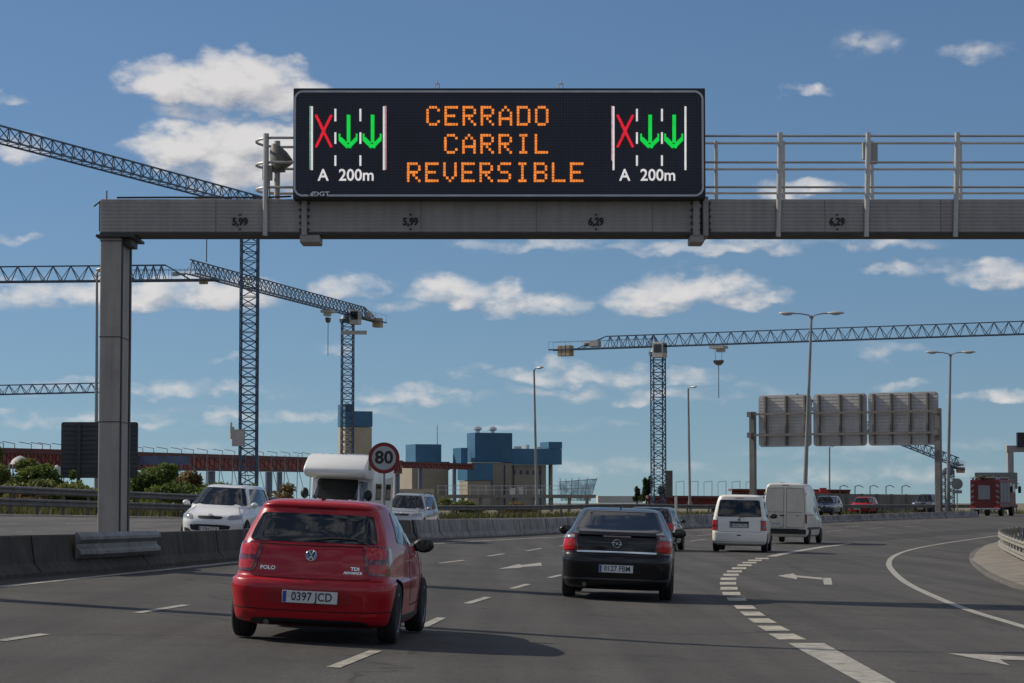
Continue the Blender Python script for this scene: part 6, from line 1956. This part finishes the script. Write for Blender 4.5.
# dark crash fence at the foot of the wall
pth = []
for k in range(30):
    px = 842 + k * 4.2; q = at(px, 500, 236 + k * .5); pth.append(Vector((q.x, q.y, gz(q.x, q.y))))
guard_rail('dark weathered guard rail below the grey retaining wall', pth, (.5,), 3.0, mat('rail_rusty', (.07, .05, .04), .8, var=.3), .85)

# ------------------------------------------------------------------ bushes, trees, tents
def leaf_cloud(mb, c, rad, n, size, flat=.0):
    c = Vector(c)
    cl = [(Vector((random.gauss(0, .45), random.gauss(0, .45), random.gauss(0, .42))), random.uniform(.25, .5)) for _ in range(14)]
    for _ in range(n):
        q, r_ = random.choice(cl)
        d = Vector((random.gauss(0, 1), random.gauss(0, 1), random.gauss(0, 1))).normalized() * r_ * random.uniform(.4, 1.1)
        p = q + d; p = Vector((p.x * rad[0], p.y * rad[1], p.z * rad[2]))
        if c.z + p.z < .05: continue
        s = size * random.uniform(.5, 1.3)
        a = Vector((random.gauss(0, 1), random.gauss(0, 1), random.gauss(0, .8))).normalized(); b = a.cross(Vector((random.gauss(0, 1), random.gauss(0, 1), random.gauss(0, 1)))).normalized()
        mb.add([c + p - a * s, c + p + b * s * .4, c + p + a * s, c + p - b * s * .4], [(0, 1, 2, 3)])
OLIVE = leafmat('leaf_olive', (.075, .10, .026), (.23, .24, .075)); GREEN = leafmat('leaf_green', (.06, .11, .022), (.19, .23, .06)); BROWN = leafmat('leaf_brown', (.11, .08, .035), (.27, .19, .085)); DARK = leafmat('leaf_dark', (.03, .045, .02), (.08, .10, .045))
def bush(label, px, ptop, Y, wpx, m_, n=2600, size=.13, name='bush', zf=.9):
    p = at(px, 500, Y); z0 = gz(p.x, Y) - .1; top = at(px, ptop, Y).z; h_ = top - z0; w = wpx / F * Y / 2
    root = empty(name, (p.x, Y, z0), label=label, cat='bush', group='roadside bushes behind the guard rail')
    mb = MB()
    for k in range(7):
        a = random.uniform(0, 6.28); mb.tube((0, 0, -.1), (math.cos(a) * w * .6, math.sin(a) * w * .5, h_ * random.uniform(.5, .85)), .035, 5, .01)
    mb.build('stem', mat('bark', (.09, .07, .05), .9, var=.3), root)
    mb = MB(); leaf_cloud(mb, (0, 0, h_ * .5), (w * .85, w * .7, h_ * .5), n, size)
    mb.build('foliage', m_, root, fix=False)
bush('tall olive green bush at the left edge of the photo', -4, 444, 121, 104, OLIVE, 17000)
bush('dark green bush right of the tallest bush, below the tents', 44, 463, 119, 70, GREEN, 12000)
bush('low green bush just left of the dark sign back', 66, 476, 118, 26, GREEN, 2200)
bush('straw coloured bush low behind the left guard rail', 24, 488, 112, 60, BROWN, 3000)
bush('thin low bush under the dark sign back', 90, 487, 117, 46, OLIVE, 2200)
bush('bright green rounded bush right of the gantry leg', 154, 471, 133, 66, GREEN, 10000)
bush('brown green bush left of the white minivan', 194, 473, 138, 56, BROWN, 8500)
bush('low olive bush behind the white minivan', 228, 482, 142, 44, OLIVE, 2400)
bush('broad olive scrub filling in under the tall left bush', 40, 480, 116, 96, OLIVE, 8000)
bush('low green scrub right of the gantry leg under the brown bush', 172, 484, 132, 90, GREEN, 7000)
bush('low dry bush left of the motorhome', 282, 485, 150, 44, BROWN, 2400)
bush('low scrub in front of the cream hall', 460, 499, 170, 50, OLIVE, 2400)
bush('low scrub in front of the overhanging building', 515, 501, 182, 40, BROWN, 2200)
def tree(label, px, ptop, pbase, Y, wpx, m_, n=2200, size=.5):
    p = at(px, pbase, Y); top = at(px, ptop, Y).z; root = empty('tree', p, label=label, cat='tree', group='trees far behind the road')
    h_ = top - p.z; w = wpx / F * Y / 2
    mb = MB(); mb.tube((0, 0, -2), (0, 0, h_ * .8), .22, 7, .08)
    for k in range(5): a = k * 1.3; mb.tube((0, 0, h_ * (.3 + .08 * k)), (math.cos(a) * w * .6, math.sin(a) * w * .6, h_ * (.5 + .1 * k)), .08, 5, .03)
    mb.build('trunk', mat('bark', (.09, .07, .05), .9, var=.3), root)
    mb = MB(); leaf_cloud(mb, (0, 0, h_ * .42), (w * 1.0, w * 1.0, h_ * .62), n * 2, size); mb.build('crown', m_, root, fix=False)
tree('dark shaggy tree left of the crane mast with the hook', 646.5, 480.5, 501, 420, 9, DARK, 1500, .35)
tree('lower dark tree left of the shaggy tree', 637, 489, 501, 425, 7, DARK, 900, .3)
tree('small dark tree between mast and grey cage', 662, 486, 501, 422, 8, DARK, 900, .3)
tree('rounded dark tree top above the white panel van', 778, 484.5, 505, 330, 14, DARK, 1800, .3)
# white tents among the bushes
for px, pt0, w, lab in ((20, 455, 19, 'larger white domed tent behind the olive bush'), (34, 460, 16, 'middle white tent leaning on the larger tent'), (49, 463.5, 12.5, 'small white tent closest to the dark sign back')):
    Y = 175; p = at(px, 480, Y); o = Vector((p.x, Y + (3 if w < 13 else 0), 0)); t = at(px, pt0, Y).z; hw = w / F * Y / 2
    r_ = empty('tent', o, label=lab, cat='tent', group='white tents behind the bushes')
    mb = MB(); e_ = t - .55
    mb.lathe([(hw * 1.08, e_ - .10), (hw, e_), (hw * .9, e_ + .16), (hw * .62, e_ + .33), (hw * .3, e_ + .44), (.03, e_ + .50)], (0, 0, 0), 'z', 16)
    mb.build('canopy', mat('tent_white', (.42, .41, .39), .7, var=.06), r_, smooth=50)
    mb = MB()
    for sx in (-1, 1):
        for sy in (-1, 1): mb.tube((sx * hw * .95, sy * hw * .95, 0), (sx * hw * .95, sy * hw * .95, e_), .05, 5)
    mb.build('pole', POLE, r_)
# white marker post between the dark car and the passenger van
q = at(676, 511, 160); o = Vector((q.x, q.y, gz(q.x, q.y))); zt2 = at(676, 496.5, 160).z - o.z
mb = MB(); mb.box((0, 0, zt2 / 2), (.16, .08, zt2)); mb.box((0, -.01, zt2 * .85), (.17, .09, .18)); tag(mb.build('marker_post', mat('marker_white', (.62, .6, .55), .6), loc=o, bevel=.02), 'white marker post behind the roof of the dark grey car', 'marker post')
# ------------------------------------------------------------------ camera, sun, sky with clouds
cam = bpy.data.cameras.new('camera'); co = bpy.data.objects.new('camera', cam); col.objects.link(co)
co.location = (0, 0, EYE); co.rotation_euler = (math.pi / 2 + TH, 0, 0)
cam.sensor_width = 36; cam.lens = F / 1024 * 36; cam.clip_start = .5; cam.clip_end = 30000
scene.camera = co
SUN_EL = R(37); AZ = R(20)               # left of the view and somewhat ahead
sd_ = Vector((-math.cos(AZ) * math.cos(SUN_EL), math.sin(AZ) * math.cos(SUN_EL), math.sin(SUN_EL)))
sl_ = bpy.data.lights.new('sun', 'SUN'); sl_.energy = SUN_E; sl_.angle = R(.53); sl_.color = (1, .92, .79)
so = bpy.data.objects.new('sun', sl_); col.objects.link(so); so.rotation_euler = (-sd_).to_track_quat('-Z', 'Y').to_euler()

w = bpy.data.worlds.new('World'); scene.world = w; w.use_nodes = True
n, l = w.node_tree.nodes, w.node_tree.links; n.clear()
out = n.new('ShaderNodeOutputWorld')
sky = n.new('ShaderNodeTexSky'); sky.sky_type = 'NISHITA'; sky.sun_disc = False; sky.sun_elevation = SUN_EL; sky.sun_rotation = R(-70)
sky.altitude = 100; sky.air_density = 1.0; sky.dust_density = .1; sky.ozone_density = 4.0
tc0 = n.new('ShaderNodeTexCoord'); vm = n.new('ShaderNodeVectorMath'); vm.operation = 'MULTIPLY_ADD'; vm.inputs[1].default_value = (1, 1, .92); vm.inputs[2].default_value = (0, 0, .053)
vn = n.new('ShaderNodeVectorMath'); vn.operation = 'NORMALIZE'; l.new(tc0.outputs['Generated'], vm.inputs[0]); l.new(vm.outputs[0], vn.inputs[0]); l.new(vn.outputs[0], sky.inputs['Vector'])
bg = n.new('ShaderNodeBackground'); bg.inputs['Strength'].default_value = SKY_S
hs = n.new('ShaderNodeVectorMath'); hs.operation = 'MULTIPLY'; hs.inputs[1].default_value = (.90, 1.0, 1.10); l.new(sky.outputs[0], hs.inputs[0])
l.new(hs.outputs[0], bg.inputs['Color'])
# density of the clouds as a function of direction (azimuth u, elevation v)
CL = [  # px, py, half width, half height, weight
    (175, 86, 58, 27, 1.0), (235, 82, 66, 32, 1.1), (285, 94, 40, 26, .95), (205, 114, 60, 13, .5), (250, 150, 66, 34, 1.2), (185, 150, 56, 26, 1.05), (285, 170, 50, 30, 1.1), (150, 145, 30, 18, .6), (230, 180, 60, 18, .8),
    (18, 155, 34, 16, .6), (5, 106, 20, 9, .35), (690, 290, 60, 22, 1.0), (650, 303, 55, 15, .85), (745, 300, 45, 15, .75), (470, 295, 62, 17, .85), (530, 306, 55, 16, .75), (440, 292, 40, 14, .7), (350, 289, 34, 17, .7), (390, 308, 45, 9, .4),
    (120, 300, 75, 22, .95), (215, 298, 60, 22, .9), (30, 298, 70, 16, .7), (560, 245, 110, 8, .42), (720, 248, 90, 12, .62), (880, 243, 70, 9, .42),
    (580, 376, 80, 13, .7), (650, 378, 70, 12, .6), (410, 396, 60, 13, .65), (465, 370, 24, 8, .45), (890, 268, 42, 9, .55), (1005, 277, 48, 18, .8), (950, 268, 30, 8, .35), (1000, 398, 44, 10, .7), (895, 388, 28, 9, .55), (800, 190, 42, 12, .65), (900, 352, 50, 8, .35),
    (870, 48, 36, 14, .3), (980, 57, 34, 13, .42), (803, 93, 26, 8, .4), (620, 395, 150, 9, .42), (150, 390, 150, 10, .42), (250, 414, 180, 9, .4), (80, 422, 170, 8, .4), (560, 470, 200, 14, .3), (900, 475, 220, 14, .3), (150, 455, 200, 12, .28), (330, 350, 20, 8, .35), (735, 395, 60, 12, .35), (520, 425, 140, 8, .28), (880, 450, 150, 12, .3), (150, 75, 30, 10, .35), (350, 118, 40, 10, .2), (8, 242, 30, 8, .4), (225, 362, 14, 6, .35)]
grp = bpy.data.node_groups.new('cloud_density', 'ShaderNodeTree')
grp.interface.new_socket('u', in_out='INPUT', socket_type='NodeSocketFloat'); grp.interface.new_socket('v', in_out='INPUT', socket_type='NodeSocketFloat')
grp.interface.new_socket('d', in_out='OUTPUT', socket_type='NodeSocketFloat')
gn, gl = grp.nodes, grp.links
gi = gn.new('NodeGroupInput'); go = gn.new('NodeGroupOutput')
def M(op, a, b=None, c=None, N=gn, L=gl):
    q = N.new('ShaderNodeMath'); q.operation = op
    for i, x in enumerate((a, b, c)):
        if x is None: continue
        if isinstance(x, (int, float)): q.inputs[i].default_value = x
        else: L.new(x, q.inputs[i])
    return q.outputs[0]
U, V = gi.outputs['u'], gi.outputs['v']
# warp the coordinates so that no outline is an ellipse
cmb = gn.new('ShaderNodeCombineXYZ'); gl.new(U, cmb.inputs[0]); gl.new(V, cmb.inputs[1])
mp = gn.new('ShaderNodeMapping'); mp.inputs['Scale'].default_value = (1, 1.7, 1); gl.new(cmb.outputs[0], mp.inputs[0])
wn = gn.new('ShaderNodeTexNoise'); wn.inputs['Scale'].default_value = 55; wn.inputs['Detail'].default_value = 4; gl.new(mp.outputs[0], wn.inputs['Vector'])
sep = gn.new('ShaderNodeSeparateColor'); gl.new(wn.outputs['Color'], sep.inputs[0])
WU = M('ADD', U, M('MULTIPLY', M('SUBTRACT', sep.outputs[0], .5), .028)); WV = M('ADD', V, M('MULTIPLY', M('SUBTRACT', sep.outputs[1], .5), .016))
cw_ = gn.new('ShaderNodeCombineXYZ'); gl.new(WU, cw_.inputs[0]); gl.new(WV, cw_.inputs[1])
def VM(op, a, b, c=None):
    q = gn.new('ShaderNodeVectorMath'); q.operation = op
    for i, x in enumerate((a, b, c)):
        if x is None: continue
        if isinstance(x, tuple): q.inputs[i].default_value = x
        else: gl.new(x, q.inputs[i])
    return q.outputs['Value'] if op == 'DOT_PRODUCT' else q.outputs['Vector']
acc = 0.0
for px, py, rx, ry, wgt in CL:
    wgt *= .86 if py > 230 else 1.0
    cu = math.atan((px - 512) / F); cv = math.atan((503 - py) / F)
    sx_, sy_ = F / rx / 1.25, F / ry / 1.2
    v1 = VM('MULTIPLY_ADD', cw_.outputs[0], (sx_, sy_, 0), (-cu * sx_, -cv * sy_, 0))
    v3 = VM('MAXIMUM', v1, VM('MULTIPLY', v1, (-1, -1.3, 0)))       # flatter underside
    acc = M('MAXIMUM', acc, M('MULTIPLY_ADD', VM('DOT_PRODUCT', v3, v3), -wgt, wgt))
# unseen clouds added around the sky for reflections and a brighter, whiter ambient fill
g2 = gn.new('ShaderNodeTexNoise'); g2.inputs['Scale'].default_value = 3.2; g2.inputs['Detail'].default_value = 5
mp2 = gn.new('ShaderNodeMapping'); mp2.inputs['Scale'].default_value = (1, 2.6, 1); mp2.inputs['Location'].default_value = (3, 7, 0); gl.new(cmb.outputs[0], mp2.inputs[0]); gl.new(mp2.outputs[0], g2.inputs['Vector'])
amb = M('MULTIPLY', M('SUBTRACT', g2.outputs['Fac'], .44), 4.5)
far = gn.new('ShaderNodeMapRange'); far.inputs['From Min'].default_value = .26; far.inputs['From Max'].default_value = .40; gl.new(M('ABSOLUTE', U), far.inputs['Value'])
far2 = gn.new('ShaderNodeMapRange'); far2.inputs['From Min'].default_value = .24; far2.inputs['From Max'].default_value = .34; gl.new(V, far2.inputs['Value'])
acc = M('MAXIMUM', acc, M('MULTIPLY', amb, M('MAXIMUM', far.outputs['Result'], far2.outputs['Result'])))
f1 = gn.new('ShaderNodeTexNoise'); f1.inputs['Scale'].default_value = 75; f1.inputs['Detail'].default_value = 7; f1.inputs['Roughness'].default_value = .58; gl.new(mp.outputs[0], f1.inputs['Vector'])
pf = gn.new('ShaderNodeTexVoronoi'); pf.feature = 'SMOOTH_F1'; pf.inputs['Scale'].default_value = 70; pf.inputs['Detail'].default_value = 0; pf.inputs['Smoothness'].default_value = .5
wv2 = gn.new('ShaderNodeVectorMath'); wv2.operation = 'MULTIPLY_ADD'; wv2.inputs[1].default_value = (.022, .022, 0); gl.new(f1.outputs['Color'], wv2.inputs[0]); gl.new(mp.outputs[0], wv2.inputs[2]); gl.new(wv2.outputs[0], pf.inputs['Vector'])
puff = M('MULTIPLY', M('SUBTRACT', .62, pf.outputs['Distance']), .5)
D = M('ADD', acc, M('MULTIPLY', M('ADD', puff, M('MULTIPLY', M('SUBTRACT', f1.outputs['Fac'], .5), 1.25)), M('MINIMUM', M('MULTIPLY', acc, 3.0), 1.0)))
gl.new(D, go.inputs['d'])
def WM(op, a, b=None, c=None): return M(op, a, b, c, n, l)
tc = n.new('ShaderNodeTexCoord'); sx = n.new('ShaderNodeSeparateXYZ'); l.new(tc.outputs['Generated'], sx.inputs[0])
u = WM('ARCTAN2', sx.outputs['X'], sx.outputs['Y']); v = WM('ARCSINE', sx.outputs['Z'])
d1 = n.new('ShaderNodeGroup'); d1.node_tree = grp; l.new(u, d1.inputs['u']); l.new(v, d1.inputs['v'])
d2 = n.new('ShaderNodeGroup'); d2.node_tree = grp; l.new(WM('SUBTRACT', u, .0035), d2.inputs['u']); l.new(WM('ADD', v, .0065), d2.inputs['v'])
mr = n.new('ShaderNodeMapRange'); mr.interpolation_type = 'SMOOTHSTEP'; mr.inputs['From Min'].default_value = .05; mr.inputs['From Max'].default_value = 1.0; mr.inputs['To Max'].default_value = .95; l.new(d1.outputs[0], mr.inputs['Value'])
lit = n.new('ShaderNodeMapRange'); lit.inputs['From Min'].default_value = -.75; lit.inputs['From Max'].default_value = .28; l.new(WM('SUBTRACT', d1.outputs[0], d2.outputs[0]), lit.inputs['Value'])
cr = n.new('ShaderNodeMix'); cr.data_type = 'RGBA'; cr.inputs['A'].default_value = (.36, .37, .41, 1); cr.inputs['B'].default_value = (.72, .70, .69, 1); l.new(lit.outputs['Result'], cr.inputs['Factor'])
bc = n.new('ShaderNodeBackground'); 
# extra strength added to unseen clouds behind the camera, to lift the ambient light
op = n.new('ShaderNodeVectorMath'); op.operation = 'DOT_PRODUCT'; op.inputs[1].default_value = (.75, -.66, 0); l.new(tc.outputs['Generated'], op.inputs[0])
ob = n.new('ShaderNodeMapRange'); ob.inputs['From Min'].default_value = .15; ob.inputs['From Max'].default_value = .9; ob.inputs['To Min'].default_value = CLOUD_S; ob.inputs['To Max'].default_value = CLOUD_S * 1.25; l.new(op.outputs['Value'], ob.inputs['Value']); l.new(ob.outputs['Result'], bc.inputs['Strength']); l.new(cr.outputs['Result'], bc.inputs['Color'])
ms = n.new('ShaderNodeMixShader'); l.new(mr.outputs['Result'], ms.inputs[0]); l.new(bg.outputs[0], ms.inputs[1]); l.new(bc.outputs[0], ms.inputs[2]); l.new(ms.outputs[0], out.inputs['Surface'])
w.cycles.sampling_method = 'MANUAL'; w.cycles.sample_map_resolution = 512

scene.render.engine = 'CYCLES'
scene.view_settings.view_transform = 'Standard'; scene.view_settings.look = 'None'; scene.view_settings.gamma = 1; scene.view_settings.exposure = EXPO
